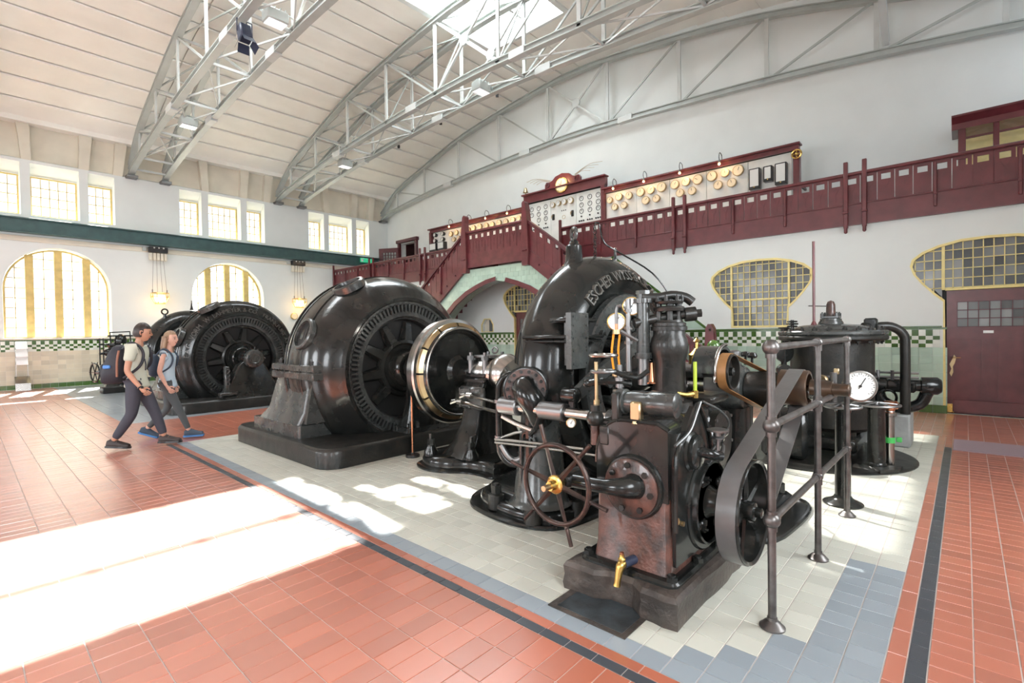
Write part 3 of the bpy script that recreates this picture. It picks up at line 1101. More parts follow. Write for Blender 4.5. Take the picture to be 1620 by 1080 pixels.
def chord(X, line, w, h, m='steel', nm='chord', parent=None):
    """hollow-looking double-angle chord: two flanges and a narrow web, swept along the line"""
    mb = MB()
    n = len(line)
    prof = [(-w/2, -h/2), (w/2, -h/2), (w/2, -h/2+.025), (.025, -h/2+.025), (.025, h/2-.025), (w/2, h/2-.025), (w/2, h/2), (-w/2, h/2), (-w/2, h/2-.025), (-.025, h/2-.025), (-.025, -h/2+.025), (-w/2, -h/2+.025)]
    vs = []
    for y, z in line:
        for a, b in prof: vs.append((X+a, y, z+b))
    k = len(prof); fs = []
    for i in range(n-1):
        for j in range(k):
            j2 = (j+1) % k; fs.append((i*k+j, i*k+j2, (i+1)*k+j2, (i+1)*k+j))
    fs += [tuple(range(k))[::-1], tuple((n-1)*k+j for j in range(k))]
    mb.add(vs, fs)
    return mb.build(nm, m, parent, angle=50)


PY = [20.4, 18.27, 15.93, 13.56, 11.13, 8.67, 6.24, 3.87, 1.53, -.6]


def bar(mb, p, q, w=.07, d=.05):
    p = Vector(p); q = Vector(q); L = (q-p).length; dr = (q-p).normalized()
    a = Vector((1, 0, 0)) if abs(dr.x) < .9 else Vector((0, 1, 0))
    u = dr.cross(a).normalized(); v = dr.cross(u)
    vs = []
    for c in (p, q):
        for s, t in ((-1, -1), (1, -1), (1, 1), (-1, 1)): vs.append(c+u*(s*w/2)+v*(t*d/2))
    mb.add(vs, [(0, 1, 2, 3), (7, 6, 5, 4), (0, 4, 5, 1), (1, 5, 6, 2), (2, 6, 7, 3), (3, 7, 4, 0)])
    return mb


def truss(Xs, label, loc_y=YC):
    root = thing('roof_truss', (sum(Xs)/len(Xs), YC, 8.3), label, 'roof truss', 'steel roof trusses')
    bl, tl = smoothline(BCH), smoothline(TCH)
    for X in Xs:
        chord(X, bl, .17, .16, parent=root, nm='lower_chord')
        chord(X, tl, .17, .16, parent=root, nm='upper_chord')
        for y in PY:
            zb, zt = interp(BCH, y), interp(TCH, y)
            bar(MB(), (X, y, zb), (X, y, zt), .10, .05).build('post', 'steelw', root, smooth=False)
        for i in range(len(PY)-1):
            a, b = PY[i], PY[i+1]
            if i in (4,):
                zm = (interp(BCH, (a+b)/2)+interp(TCH, (a+b)/2))/2
                m = MB()
                bar(m, (X, a, interp(BCH, a)), (X, b, interp(TCH, b)), .06, .05); bar(m, (X, a, interp(TCH, a)), (X, b, interp(BCH, b)), .06, .05)
                m.cyl((X-.035, (a+b)/2, zm), (X+.035, (a+b)/2, zm), .16, n=12)
                m.build('cross_brace', 'steelw', root)
            elif a > YC: bar(MB(), (X, a, interp(TCH, a)), (X, b, interp(BCH, b)), .055, .04).build('diagonal', 'steel', root, smooth=False)
            else: bar(MB(), (X, a, interp(BCH, a)), (X, b, interp(TCH, b)), .055, .04).build('diagonal', 'steel', root, smooth=False)
    if len(Xs) == 2:
        a, b = Xs
        lc = MB(); uc = MB()
        for i, y in enumerate(PY+[21.3]):
            zb, zt = interp(BCH, y), interp(TCH, y)
            bar(MB(), (a, y, zb), (b, y, zb), .06, .05).build('cross_tie', 'steelw', root, smooth=False)
            bar(MB(), (a, y, zt), (b, y, zt), .06, .05).build('cross_tie', 'steelw', root, smooth=False)
        for i in range(len(PY)-1):
            y, y2 = PY[i], PY[i+1]
            bar(lc, (a, y, interp(BCH, y)), (b, y2, interp(BCH, y2)), .04, .03)
            bar(lc, (b, y, interp(BCH, y)), (a, y2, interp(BCH, y2)), .04, .03)
            bar(uc, (a, y, interp(TCH, y)), (b, y2, interp(TCH, y2)), .04, .03)
            bar(uc, (b, y, interp(TCH, y)), (a, y, interp(BCH, y)), .04, .03)
        lc.build('lower_lacing', 'steelw', root, smooth=False); uc.build('upper_lacing', 'steel', root, smooth=False)
    for X in Xs:
        MB().box((X, 21.62, 7.18), (.32, .34, .10), .01).build('bearing_shoe', 'dull', root)
        for y in (16.6, 12.2, 8.0):
            MB().box((X, y, interp(BCH, y)+.0), (.19, .5, .19), .006).build('splice_plate', 'steelw', root, smooth=False)
    return root


truss((4.15, 5.15), 'first twin-chord steel roof truss from the left, carrying the spotlight')
truss((9.2, 10.2), 'middle twin-chord steel roof truss, crossing below the roof light')
truss((14.35,), 'single steel roof truss flat against the white end wall')
truss((-.9, .1), 'twin-chord steel roof truss directly above the camera')
bm = MB(); bar(bm, (14.3, 1.35, 8.0), (10.2, 1.2, 10.0), .13, .13)
tag(bm.build('roof_strut', 'steelw', smooth=False), 'slanting steel strut running up from the end-wall truss chord', 'strut')

# ---- outside ----
MB().box((3, 45, -.45), (90, 46, .1)).build('ground', 'exground', smooth=False)
struct(bpy.data.objects['ground'])
for i, (x, y, w, h, d, rs) in enumerate(((-3.0, 33, 6, 5.0, 6, 0), (5.5, 35, 7, 5.6, 7, 1), (15, 36, 8, 5.4, 7, 0))):
    r = thing('outbuilding', (x, y, -.4), ['long pale outbuilding seen through the left arched window', 'pale outbuilding with a rounded gable seen through the arched windows', 'pale outbuilding farthest right beyond the window wall'][i], 'building')
    MB().box((x, y, h/2-.4), (w, d, h)).build('wall', 'exwall', r, smooth=False)
    g = [(x-w/2-.3, h-.4), (x+w/2+.3, h-.4)]+[(x+(w/2+.3)*cos(pi*k/12), h-.4+1.5*sin(pi*k/12)) for k in range(1, 12)]
    MB().prism(g, y-d/2-.2, y+d/2, 'xz').build('roof', 'exroof', r)

# ================================================================== GALLERY RAILING
GX = XL-.02


def board_xy(c, w, z0, z1, hole=None, notch=True):
    """one railing board in the (y,z) plane with its square peep-hole"""
    h = []
    if hole: h.append(rect(c-.072, c+.072, hole[0], hole[1]))
    return rect(c-w/2+.006, c+w/2-.006, z0, z1), h


def yshape(mb, c, z, X):
    """the shallow carved fork under each hole"""
    for s in (-1, 1):
        mb.prism([(c+s*.055, z), (c+s*.045, z), (c+s*.004, z-.09), (c+s*.012, z-.09)], X-.006, X, 'yz')
    mb.box((X-.003, c, z-.17), (.006, .010, .16))


def railing(root, y0, y1, X, zb=3.54, zf=3.93, zt=4.49, top=4.55):
    MB().prism(rect(y0, y1, zb, zf), X-.07, X, 'yz').build('fascia_board', 'maroon', root, smooth=False)
    MB().box((X-.04, (y0+y1)/2, zf+.01), (.10, y1-y0, .03), .006).build('moulding', 'maroon', root)
    n = max(1, round((y1-y0)/.2625)); w = (y1-y0)/n
    for i in range(n):
        c = y0+w*(i+.5)
        o, h = board_xy(c, w, zf, zt, (4.33, 4.44))
        m = MB(); m.prism(o, X-.045, X-.015, 'yz', h); yshape(m, c, 4.28, X-.045)
        m.build('board', 'maroon', root, smooth=False)
    MB().box((X-.045, (y0+y1)/2, top-.03), (.13, y1-y0, .06), .015).build('handrail', 'maroon', root)


def tall_post(root, y, X, z0=3.38, z1=4.76):
    m = MB(); m.box((X-.10, y, (z0+z1)/2+.05), (.07, .075, z1-z0-.1), .01); m.box((X-.12, y, 3.78), (.10, .095, .05), .01); m.box((X-.11, y, 3.46), (.06, .06, .16), .02)
    m.build('post', 'maroon', root)


def batten(root, y, X, z0=3.68, z1=4.45):
    m = MB(); m.box((X-.085, y, (z0+z1)/2), (.05, .05, z1-z0), .01); m.box((X-.095, y, z0+.22), (.06, .06, .03), .008)
    m.build('batten', 'maroon', root)


g1 = thing('gallery_railing', (GX, 3.4, 3.54), 'long maroon boarded gallery railing right of the stairs', 'railing', 'maroon gallery railings')
railing(g1, Y0, 8.66, GX)
for y in (1.43, 1.73, 4.95, 5.23, 8.62): tall_post(g1, y, GX)
for y in (3.85, 2.8, .40, -.66, -1.7, 6.25, 7.3): batten(g1, y, GX)
g2 = thing('gallery_railing', (GX, 16.5, 3.54), 'maroon boarded gallery railing left of the stairs, running to the window wall', 'railing', 'maroon gallery railings')
railing(g2, 11.2, Y1-.05, GX)
for y in (14.85, 15.15, 18.3, 18.6, 21.6): tall_post(g2, y, GX)
for y in (12.5, 13.6, 16.2, 17.25, 19.6, 20.6): batten(g2, y, GX)

# ================================================================== STAIRCASE
SX = 10.3
st = thing('staircase', (11.0, 9.95, 0), 'maroon double-flight staircase over the pale green tiled arch', 'staircase')
AR = [(0, 3.05), (.35, 2.99), (.75, 2.87), (1.2, 2.70), (1.7, 2.42), (2.1, 2.10), (2.45, 1.66), (2.68, 1.1), (2.78, .5), (2.8, .01)]
arc_in = [(9.95+a, z) for a, z in AR]+[(9.95-a, z) for a, z in AR[::-1][:-1]]
arc_out = [(9.95+a*1.045+.03*(a > 0), z+.11 if z > .02 else .0) for a, z in AR]+[(9.95-a*1.045-.03, z+.11 if z > .02 else .0) for a, z in AR[::-1][:-1]]
sl = .72
zl = lambda y: 3.45-sl*(8.73-y)     # lower edge of the right-hand string
wallp = [(3.97, .0), (8.65, .0)][:1]+[(4.1, .12)]+[(8.7, 3.44), (11.2, 3.44), (15.8, .12), (15.93, 0)]
wp = [(3.97, 0), (7.13, 0)]
mb = MB()
outer = [(4.0, 0), (7.14, .0)]+[(9.95-a*1.0, z) for a, z in AR[::-1]][1:]+[(9.95+a, z) for a, z in AR[1:]]+[(15.9, 0), (11.2, 3.46), (8.7, 3.46)]
mb.prism(outer, SX+.05, SX+.35, 'yz')
mb.build('arch_wall', 'ptile', st, smooth=False)
# glazed tiles on the arch wall, clipped to the region above the arch and below the strings
import itertools
tl = MB()


def in_poly(y, z, pts):
    r = False; n = len(pts); j = n-1
    for i in range(n):
        yi, zi = pts[i]; yj, zj = pts[j]
        if (zi > z) != (zj > z) and y < (yj-yi)*(z-zi)/(zj-zi)+yi: r = not r
        j = i
    return r


nt_ = 0
for r in range(26):
    z0 = r*.135
    for k in range(60):
        y0 = 4.0+k*.2+(.1 if r % 2 else 0)
        cs = [(y0+.01, z0+.01), (y0+.19, z0+.01), (y0+.19, z0+.125), (y0+.01, z0+.125)]
        if all(in_poly(a, b, outer) for a, b in cs):
            m = MB(); m.tint = random.uniform(.85, 1.12)
            m.box((SX+.046, y0+.1, z0+.0675), (.010, .197, .132))
            if z0 > 2.2 and nt_ < 300: m.build('tile', 'ptile', st, smooth=False); nt_ += 1
            else:
                tl.tint = m.tint; tl.box((SX+.046, y0+.1, z0+.0675), (.010, .197, .132))
tl.build('arch_tiling', 'ptile', st, smooth=False, kind='stuff')
ring = MB()
n = len(arc_in)
vs = []
for (a, z), (b, y2) in zip(arc_in, arc_out):
    vs += [(SX+.0, a, z), (SX+.0, b, y2), (SX+.36, a, z)]
fs = []
for i in range(n-1):
    p = i*3; q = p+3
    fs += [(p, q, q+1, p+1), (p, p+2, q+2, q)]
ring.add(vs, fs)
vs2 = []
for (b, y2) in arc_out: vs2 += [(SX, b, y2), (SX+.06, b, y2)]
ring.add(vs2, [(i*2, i*2+1, i*2+3, i*2+2) for i in range(n-1)])
ring.build('arch_trim', 'maroon', st)

# landing panel
LX = SX
o = [(8.84, 3.5), (11.06, 3.5), (11.06, 3.93), (8.84, 3.93)]
MB().prism(o, LX-.05, LX+.02, 'yz').build('fascia_board', 'maroon', st, smooth=False)
MB().box((11.03, 9.95, 3.83), (1.45, 2.5, .14)).build('landing', 'maroond', st, smooth=False)
for i in range(9):
    w = 2.22/9; c = 8.84+w*(i+.5)
    m = MB(); m.prism(rect(c-w/2+.005, c+w/2-.005, 3.93, 4.50), LX-.03, LX, 'yz', [rect(c-.06, c+.06, 4.35, 4.46)]); yshape(m, c, 4.30, LX-.03)
    m.build('board', 'maroon', st, smooth=False)
MB().box((LX-.02, 9.95, 4.55), (.13, 2.24, .07), .015).build('handrail', 'maroon', st)


def newel_tall(y, s):
    o = [(y-.10, 3.35), (y+.10, 3.35), (y+.13, 3.7), (y+.10, 4.5), (y+s*.02+.06, 4.92), (y+s*.03+.05, 5.02), (y+s*.03, 5.07), (y+s*.03-.05, 5.02), (y-.06, 4.85), (y-.10, 4.5), (y-.13, 3.7)]
    m = MB(); m.prism(o, LX-.12, LX+.06, 'yz'); m.box((LX-.13, y+.0, 3.75), (.06, .16, .04), .01)
    m.build('newel_post', 'maroon', st, smooth=False)


newel_tall(8.74, 1); newel_tall(11.16, -1)


def flight(sign):
    """sign=+1: right-hand flight (towards smaller y); -1: mirrored"""
    Yf = (lambda y: y) if sign > 0 else (lambda y: 19.9-y)
    rail = lambda y: 4.53-.722*(8.7-y)
    lo = lambda y: rail(y)-1.12
    P = lambda L: [(Yf(y), z) for y, z in L]
    y0, y1 = 4.0, 8.64
    MB().prism(P([(y0, max(0, lo(y0))), (y1, lo(y1)), (y1, lo(y1)+.40), (y0, lo(y0)+.40+.0)]), LX-.05, LX+.02, 'yz').build('string_board', 'maroon', st, smooth=False)
    for i in range(18):
        a = y0+(y1-y0)*i/18; b = y0+(y1-y0)*(i+1)/18; c = (a+b)/2
        f = lambda y, d: (y, rail(y)+d)
        hole = [f(c-.05, -.17), f(c+.05, -.17), f(c+.05, -.06), f(c-.05, -.06)]
        m = MB()
        if i < 7:   # open framed part near the foot
            hole = [f(c-.09, -.46), f(c+.09, -.46), f(c+.09, -.10), f(c-.09, -.10)]
        m.prism(P([f(a+.004, -.73), f(b-.004, -.73), f(b-.004, -.03), f(a+.004, -.03)]), LX-.03, LX, 'yz', [P(hole)])
        m.build('board', 'maroon', st, smooth=False)
    m = MB()
    m.prism(P([(y0-.02, rail(y0)-.03), (y1, rail(y1)-.03), (y1, rail(y1)+.05), (y0-.02, rail(y0)+.05)]), LX-.08, LX+.05, 'yz')
    m.build('handrail', 'maroond', st, smooth=False)
    for y in (7.6, 6.5, 5.4):
        m = MB(); m.box((LX-.07, Yf(y), rail(y)-.5), (.05, .06, .85), .012); m.box((LX-.09, Yf(y), rail(y)-.9), (.08, .08, .10), .02)
        m.build('batten', 'maroon', st)
    for y in (8.3, 7.9, 7.2, 6.8, 6.1): MB().ball((LX-.06, Yf(y), lo(y)+.2), .03, 8).build('knob', 'maroond', st)
    # newel at the foot: tall slab with a rounded head and splayed strut
    yn = 3.86
    h = [(yn-.015+.028*cos(pi*k/4), 1.55+.028*sin(pi*k/4)) for k in range(8)]
    o = P([(yn-.10, 0), (yn+.14, 0), (yn+.10, 1.2), (yn+.075, 1.58), (yn+.03, 1.67), (yn-.03, 1.67), (yn-.08, 1.58), (yn-.10, 1.2)])
    MB().prism(o, LX-.08, LX+.08, 'yz', [P(h)]).build('newel_post', 'maroon', st, smooth=False)
    MB().prism(P([(yn-.20, 0), (yn-.15, 0), (yn-.07, 1.55), (yn-.11, 1.45)]), LX-.03, LX+.03, 'yz').build('newel_strut', 'maroon', st, smooth=False)
    for i in range(19):
        y = 4.0+.245*(i+.5)
        MB().box((11.05, Yf(y), .1+.1025*i*2-.0+.0), (1.4, .26, .20), .01).build('step', 'maroond', st, smooth=False)
    if sign < 0: return
    MB().prism(P([(4.5, 1.58), (8.5, 1.58), (8.5, 3.5), (6.94, 3.5)]), XL-.012, XL-.001, 'yz').build('raking_dado', 'ptile', wall_front, smooth=False)
    MB().prism(P([(4.42, 1.56), (4.5, 1.56), (7.02, 3.52), (6.94, 3.55)]), XL-.03, XL-.001, 'yz').build('raking_cap', 'gtile', wall_front, smooth=False)


flight(1); flight(-1)

# ================================================================== SWITCHBOARD
BX = 13.65
sb = thing('switchboard', (BX, 9.93, 3.9), 'long white marble switchboard framed in maroon on the gallery, topped by a clock', 'switchboard')


def slab(y0, y1, z0=4.1, z1=5.82): MB().prism(rect(y0+.006, y1-.006, z0, z1), BX-.04, BX, 'yz').build('marble_panel', 'marble', sb, smooth=False)


for a, b in ((3.12, 4.12), (4.12, 5.18), (5.18, 6.22), (6.22, 7.26), (7.26, 8.3)):
    slab(a, b)
    slab(19.86-b, 19.86-a)
for a, b in ((8.42, 9.43), (9.43, 10.47), (10.47, 11.46)): slab(a, b, 4.1, 6.05)


def cornice(y0, y1, z, h=.16):
    m = MB(); m.box((BX-.05, (y0+y1)/2, z-h/2), (.14, y1-y0, h)); m.box((BX-.09, (y0+y1)/2, z-.02), (.26, y1-y0+.08, .05), .01); m.box((BX-.07, (y0+y1)/2, z-h+.015), (.18, y1-y0, .03))
    m.build('cornice', 'maroon', sb, smooth=False)


cornice(2.95, 8.34, 5.98); cornice(11.54, 16.92, 5.98); cornice(8.28, 11.62, 6.40, .32)
for y, z in ((3.0, 5.84), (16.86, 5.84), (8.36, 6.1), (11.54, 6.1)):
    MB().box((BX-.07, y, (3.9+z)/2), (.18, .14, z-3.9), .01).build('stile', 'maroon', sb)
MB().box((BX+.3, 2.95, 5.0), (.5, .05, .05), 0).build('wall_tie', 'maroond', sb, smooth=False)
# crest with clock
cr = [(-.72, 6.40), (.72, 6.40), (.72, 6.56), (.66, 6.64), (.52, 6.62), (.40, 6.66), (.28, 6.76), (0, 6.82), (-.28, 6.76), (-.40, 6.66), (-.52, 6.62), (-.66, 6.64), (-.72, 6.56)]
MB().prism([(9.93+a, z) for a, z in cr], BX-.12, BX-.02, 'yz').build('crest', 'maroon', sb, smooth=False)
for s in (-1, 1): MB().torus((BX-.13, 9.93+s*.58, 6.53), (1, 0, 0), .06, .02, 16, 6).build('scroll', 'maroond', sb)
ck = MB().lathe((BX-.12, 9.93, 6.42), (-1, 0, 0), [(0, .25), (.05, .25), (.06, .225)], 28).build('clock_case', 'brass', sb)
MB().lathe((BX-.175, 9.93, 6.42), (-1, 0, 0), [(0, .215), (.012, .215)], 28).build('clock_face', 'cream', ck)
hd = MB(); bar(hd, (BX-.195, 9.93, 6.42), (BX-.195, 9.90, 6.57), .012, .006); bar(hd, (BX-.195, 9.93, 6.42), (BX-.195, 10.03, 6.47), .016, .006)
for k in range(12):
    a = 2*pi*k/12; bar(hd, (BX-.191, 9.93+.18*cos(a), 6.42+.18*sin(a)), (BX-.191, 9.93+.205*cos(a), 6.42+.205*sin(a)), .01, .004)
hd.build('clock_hands', 'black', ck, smooth=False)
wr_ = MB()
for s in (-1, 1):
    for k in range(4):
        wr_.tube([(BX-.1, 9.93+s*.5, 6.62+.02*k), (BX-.15, 9.93+s*(.8+.1*k), 6.70+.05*k), (BX-.1, 9.93+s*(1.1+.15*k), 6.66+.06*k)], .006, 5, smooth=4)
wr_.build('wire_spray', 'bronze', sb)
bl = MB().lathe((BX-.1, 11.54, 6.40), (0, 0, 1), [(0, .02), (.08, .02), (.09, .10), (.16, .07), (.24, .05), (.27, .0)], 14).build('bell', 'bronze', sb)

RG = [(8.13, 5.59, 0.103), (7.81, 5.63, 0.115), (7.47, 5.6, 0.113), (7.96, 5.35, 0.107), (7.64, 5.35, 0.11), (7.09, 5.63, 0.132), (6.77, 5.62, 0.114), (6.43, 5.64, 0.14), (6.93, 5.36, 0.123), (6.6, 5.35, 0.113), (6.04, 5.63, 0.129), (5.72, 5.64, 0.116), (5.39, 5.63, 0.137), (5.89, 5.37, 0.117), (5.55, 5.36, 0.115), (5.01, 5.64, 0.142), (4.67, 5.65, 0.11), (4.34, 5.64, 0.144), (4.85, 5.37, 0.118), (4.5, 5.36, 0.12)]
LG = [(15.57, 5.61, 0.114), (15.24, 5.62, 0.113), (15.4, 5.37, 0.102), (15.1, 5.38, 0.101), (14.88, 5.62, .11), (14.52, 5.63, 0.11), (14.23, 5.65, 0.12), (13.88, 5.65, 0.129), (13.52, 5.63, 0.117), (13.2, 5.62, 0.116), (12.85, 5.63, 0.125), (12.5, 5.62, 0.113), (12.16, 5.63, 0.111), (11.87, 5.64, 0.1)]
CG = [(10.34, 5.84, 0.094), (10.1, 5.86, 0.093), (9.86, 5.86, 0.102), (9.6, 5.86, 0.11)]


def gauge(y, z, r, m='bronze', face='cream', dep=.10):
    q = MB().lathe((BX-.04, y, z), (-1, 0, 0), [(0, r*.8), (.02, r*.92), (dep-.02, r), (dep, r*.94), (dep, r*.84)], 20, cap=False)
    o = q.build('instrument', m, sb)
    MB().lathe((BX-.04-dep+.012, y, z), (-1, 0, 0), [(0, r*.86), (.003, r*.86)], 20).build('dial', face, o)
    a = random.uniform(.5, 2.4)
    n_ = MB(); bar(n_, (BX-.04-dep-.0, y, z), (BX-.04-dep, y+r*.6*cos(a), z+r*.6*sin(a)), .010, .004)
    n_.build('needle', 'black', o, smooth=False)


for q in RG+LG: gauge(*q)
for q in CG: gauge(*q, m='bronze', face='dial')
for y, z in ((16.55, 5.7), (16.05, 5.69), (16.56, 5.46), (16.06, 5.47)): gauge(y, z, .085, 'black', 'dial', .14)
for y0, y1, z0, z1 in ((3.80, 4.06, 5.06, 5.58), (3.52, 3.72, 5.19, 5.57), (3.20, 3.46, 5.06, 5.58)):
    o = MB().box((BX-.12, (y0+y1)/2, (z0+z1)/2), (.16, y1-y0, z1-z0), .01).build('meter_box', 'black', sb)
    MB().box((BX-.203, (y0+y1)/2, (z0+z1)/2+.02), (.008, y1-y0-.06, z1-z0-.10)).build('meter_window', 'dial', o, smooth=False)
    MB().cyl((BX-.21, (y0+y1)/2, z0+.05), (BX-.2, (y0+y1)/2, z0+.05), .015).build('lock', 'brass', o)
for y0, y1 in ((16.39, 16.82), (15.89, 16.29)):
    o = MB().box((BX-.14, (y0+y1)/2, 5.19), (.2, y1-y0, .32), .01).build('meter_box', 'black', sb)
    MB().box((BX-.243, (y0+y1)/2, 5.2), (.006, y1-y0-.06, .24)).build('meter_window', 'dial', o, smooth=False)
CK = [(11.31, 5.86), (11.31, 5.66), (11.0, 5.85), (11.0, 5.65), (11.0, 5.45), (10.69, 5.86), (10.69, 5.65), (10.69, 5.45), (9.22, 5.86), (9.22, 5.65), (9.22, 5.45), (8.9, 5.86), (8.9, 5.65), (8.9, 5.45), (8.59, 5.86), (8.59, 5.65), (8.59, 5.45)]
for y, z in CK:
    o = MB().torus((BX-.045, y, z), (1, 0, 0), .074, .009, 20, 6).build('dial_ring', 'black', sb)
    n_ = MB(); bar(n_, (BX-.05, y, z), (BX-.05, y, z+.05), .014, .006); n_.build('needle', 'black', o, smooth=False)
for cy in (9.22, 8.9, 8.59, 10.69, 11.0, 11.31):
    for dy, z in ((0, 5.28), (-.08, 5.14), (0, 5.14), (.08, 5.14)):
        MB().lathe((BX-.04, cy+dy, z), (-1, 0, 0), [(0, .026), (.03, .026), (.035, .0)], 10).build('plug', 'black', sb)
for y, z in ((10.35, 5.44), (9.57, 5.44)):
    o = MB().box((BX-.06, y, z), (.04, .09, .20), .01).build('switch_plate', 'black', sb)
    MB().tube([(BX-.08, y, z+.05), (BX-.16, y, z+.02), (BX-.16, y, z-.06)], .014, 8, smooth=3).build('switch_handle', 'bronze', o)
o = MB().torus((BX-.045, 9.93, 5.38), (1, 0, 0), .06, .007, 16, 5).build('dial_ring', 'bronze', sb)
for k in range(3): MB().box((BX-.045, 9.85+.08*k, 5.60), (.01, .03, .03)).build('plug', 'black', sb)
hw_ = MB(); hw_.torus((BX-.2, 2.98, 5.70), (1, 0, 0), .10, .02, 20, 8); hw_.ball((BX-.2, 2.98, 5.70), .045, 10); hw_.tube([(BX-.2, 2.98, 5.6), (BX-.2, 2.98, 5.8)], .015, 6); hw_.tube([(BX-.2, 2.88, 5.7), (BX-.2, 3.08, 5.7)], .015, 6); hw_.cyl((BX-.2, 2.98, 5.7), (BX-.05, 2.98, 5.7), .025)
hw_.box((BX-.12, 2.98, 5.5), (.06, .07, .16), .01); hw_.build('brass_handwheel', 'brass', sb)

# little swan-neck lamps lighting the dials
LP = [7.85, 6.85, 5.78, 4.72, 15.36, 14.27, 13.3, 12.19]
for i, y in enumerate(LP):
    x0 = BX-.18
    side = 'right' if i < 4 else 'left'
    k = i % 4
    word = ['first', 'second', 'third', 'fourth'][k]
    t = thing('swan_neck_lamp', (x0, y, 5.98), 'small lit swan-neck lamp over the dials, %s from the %s' % (word, 'clock crest' if i < 4 else 'gallery door') + (' on the right wing' if i < 4 else ' on the left wing'), 'lamp', 'swan-neck lamps along the switchboard')
    MB().tube([(x0, y, 5.98), (x0-.03, y, 6.10), (x0-.16, y, 6.13), (x0-.22, y, 6.02), (x0-.20, y, 5.94)], .010, 6, smooth=4).build('neck', 'black', t)
    MB().lathe((x0-.20, y, 5.86), (0, 0, 1), [(0, .03), (.05, .032), (.09, .012)], 12).build('socket', 'dull', t)
    MB().ball((x0-.20, y, 5.835), .035, 10).build('bulb', 'lamp', t)
    pl = bpy.data.lights.new('bulb_light', 'POINT'); pl.energy = 9; pl.color = (1, .55, .22); pl.shadow_soft_size = .04
    po = bpy.data.objects.new('bulb_light', pl); po.location = (x0-.22, y, 5.80); COL.objects.link(po)
pl = bpy.data.lights.new('bulb_light', 'POINT'); pl.energy = 9; pl.color = (1, .55, .22); pl.shadow_soft_size = .04
po = bpy.data.objects.new('bulb_light', pl); po.location = (BX-.45, 9.93, 6.62); COL.objects.link(po)

# glazed booth at the right end of the gallery
bo = thing('gallery_booth', (13.9, -.9, 3.9), 'maroon framed glazed booth at the right end of the gallery', 'booth')
MB().box((14.0, .06, 4.85), (.14, .12, 1.9), .01).build('post', 'maroon', bo)
MB().box((14.0, -.45, 4.9), (.10, .09, 1.5), .01).build('post', 'maroon', bo)
MB().box((14.0, -1.35, 4.9), (.10, .09, 1.5), .01).build('post', 'maroon', bo)
MB().prism([(13.9, 5.60), (13.9, 5.72), (13.78, 5.83), (13.78, 5.87), (14.6, 5.87), (14.6, 5.60)], Y0, .22, 'xz').build('cornice', 'maroon', bo, smooth=False)
MB().box((14.0, -.9, 5.42), (.05, 1.9, .035)).build('glazing_bar', 'maroond', bo, smooth=False)
MB().box((14.0, -.9, 4.4), (.06, 1.96, .9)).build('panel', 'maroon', bo, smooth=False)
for a, b in ((-.405, 0), (-1.3, -.5)): MB().box((14.0, (a+b)/2, 5.2), (.01, b-a, .8)).build('pane', 'glass', bo, smooth=False)
MB().box((14.63, -.9, 4.9), (.06, 1.96, 1.6)).build('inner_wall', 'yellow', bo, smooth=False)

# conduit rising above the cast-iron vessel
# ================================================================== WALL LAMPS
for i, (xa, xb) in enumerate(((4.48, 5.12), (9.59, 10.22))):
    xc = (xa+xb)/2+.05
    r = thing('insulator_rack', (xc, Y1-.1, 4.35), 'black insulator rack under the crane beam, above the %s lantern' % ('left' if i == 0 else 'right'), 'insulator rack', 'insulator racks')
    MB().box((xc, Y1-.2, 4.70), (.56, .22, .20), .01).build('rack', 'black', r)
    for k in range(3): MB().ball((xc-.14+.14*k, Y1-.33, 4.76), .028, 8).build('insulator', 'dial', r)
    for k in range(5): MB().box((xc-.22+.11*k, Y1-.16, 4.46), (.09, .16, .26), .01).build('cover_slat', 'niche', r)
    MB().box((xa-.02, Y1-.1, 4.72), (.12, .12, .16), .01).build('junction_box', 'steel', r)
    lx = xc+.02; z0, z1 = 2.78, 3.16
    l = thing('wall_lantern', (lx, Y1-.18, z1), 'warm glowing brass lantern hanging on wires, %s' % ('between the two arched windows' if i == 0 else 'right of the second arched window'), 'lantern', 'hanging lanterns on the window wall')
    w1, w2 = .24, .12
    c = MB()
    Yl = Y1-.2
    ring = [(lx-w1, Yl-.14), (lx-w2, Yl-.17), (lx+w2, Yl-.17), (lx+w1, Yl-.14), (lx+w1, Yl+.14), (lx-w1, Yl+.14)]
    for z, s in ((z1, 1.0), (z1-.14, 1.05), (z0, .62)):
        pts = [(lx+(a-lx)*s, Yl+(b-Yl)*s, z) for a, b in ring]
        for j in range(6): c.tube([pts[j], pts[(j+1) % 6]], .010, 5)
    for a, b in ring:
        c.tube([(a, b, z1), (lx+(a-lx)*1.05, Yl+(b-Yl)*1.05, z1-.14), (lx+(a-lx)*.62, Yl+(b-Yl)*.62, z0)], .010, 5)
    c.build('cage', 'brass', l)
    MB().box((lx, Yl, z0+.18), (.34, .20, .26), .03).build('glass_bowl', 'lamp', l)
    wv = MB()
    for a in (-.22, -.07, .08, .22): wv.tube([(lx+a, Yl, z1), (lx+a*.7-.02, Y1-.2, 4.34)], .006, 5)
    for a in (-.22, .22): wv.box((lx+a, Yl, z1+.06), (.03, .03, .12))
    wv.build('hanging_wire', 'dull', l)
    pl = bpy.data.lights.new('lantern_light', 'POINT'); pl.energy = 22; pl.color = (1, .6, .25); pl.shadow_soft_size = .12
    po = bpy.data.objects.new('lantern_light', pl); po.location = (lx, Yl-.24, z0+.14); COL.objects.link(po)
q = MB(); q.lathe((9.8, Y1-.01, 2.40), (0, -1, 0), [(0, .15), (.06, .15), (.07, .13)], 20)
wc = tag(q.build('wall_gauge', 'brass'), 'small round brass gauge on the wall below the right lantern', 'gauge')
MB().lathe((9.8, Y1-.085, 2.40), (0, -1, 0), [(0, .125), (.004, .125)], 20).build('dial', 'cream', wc)
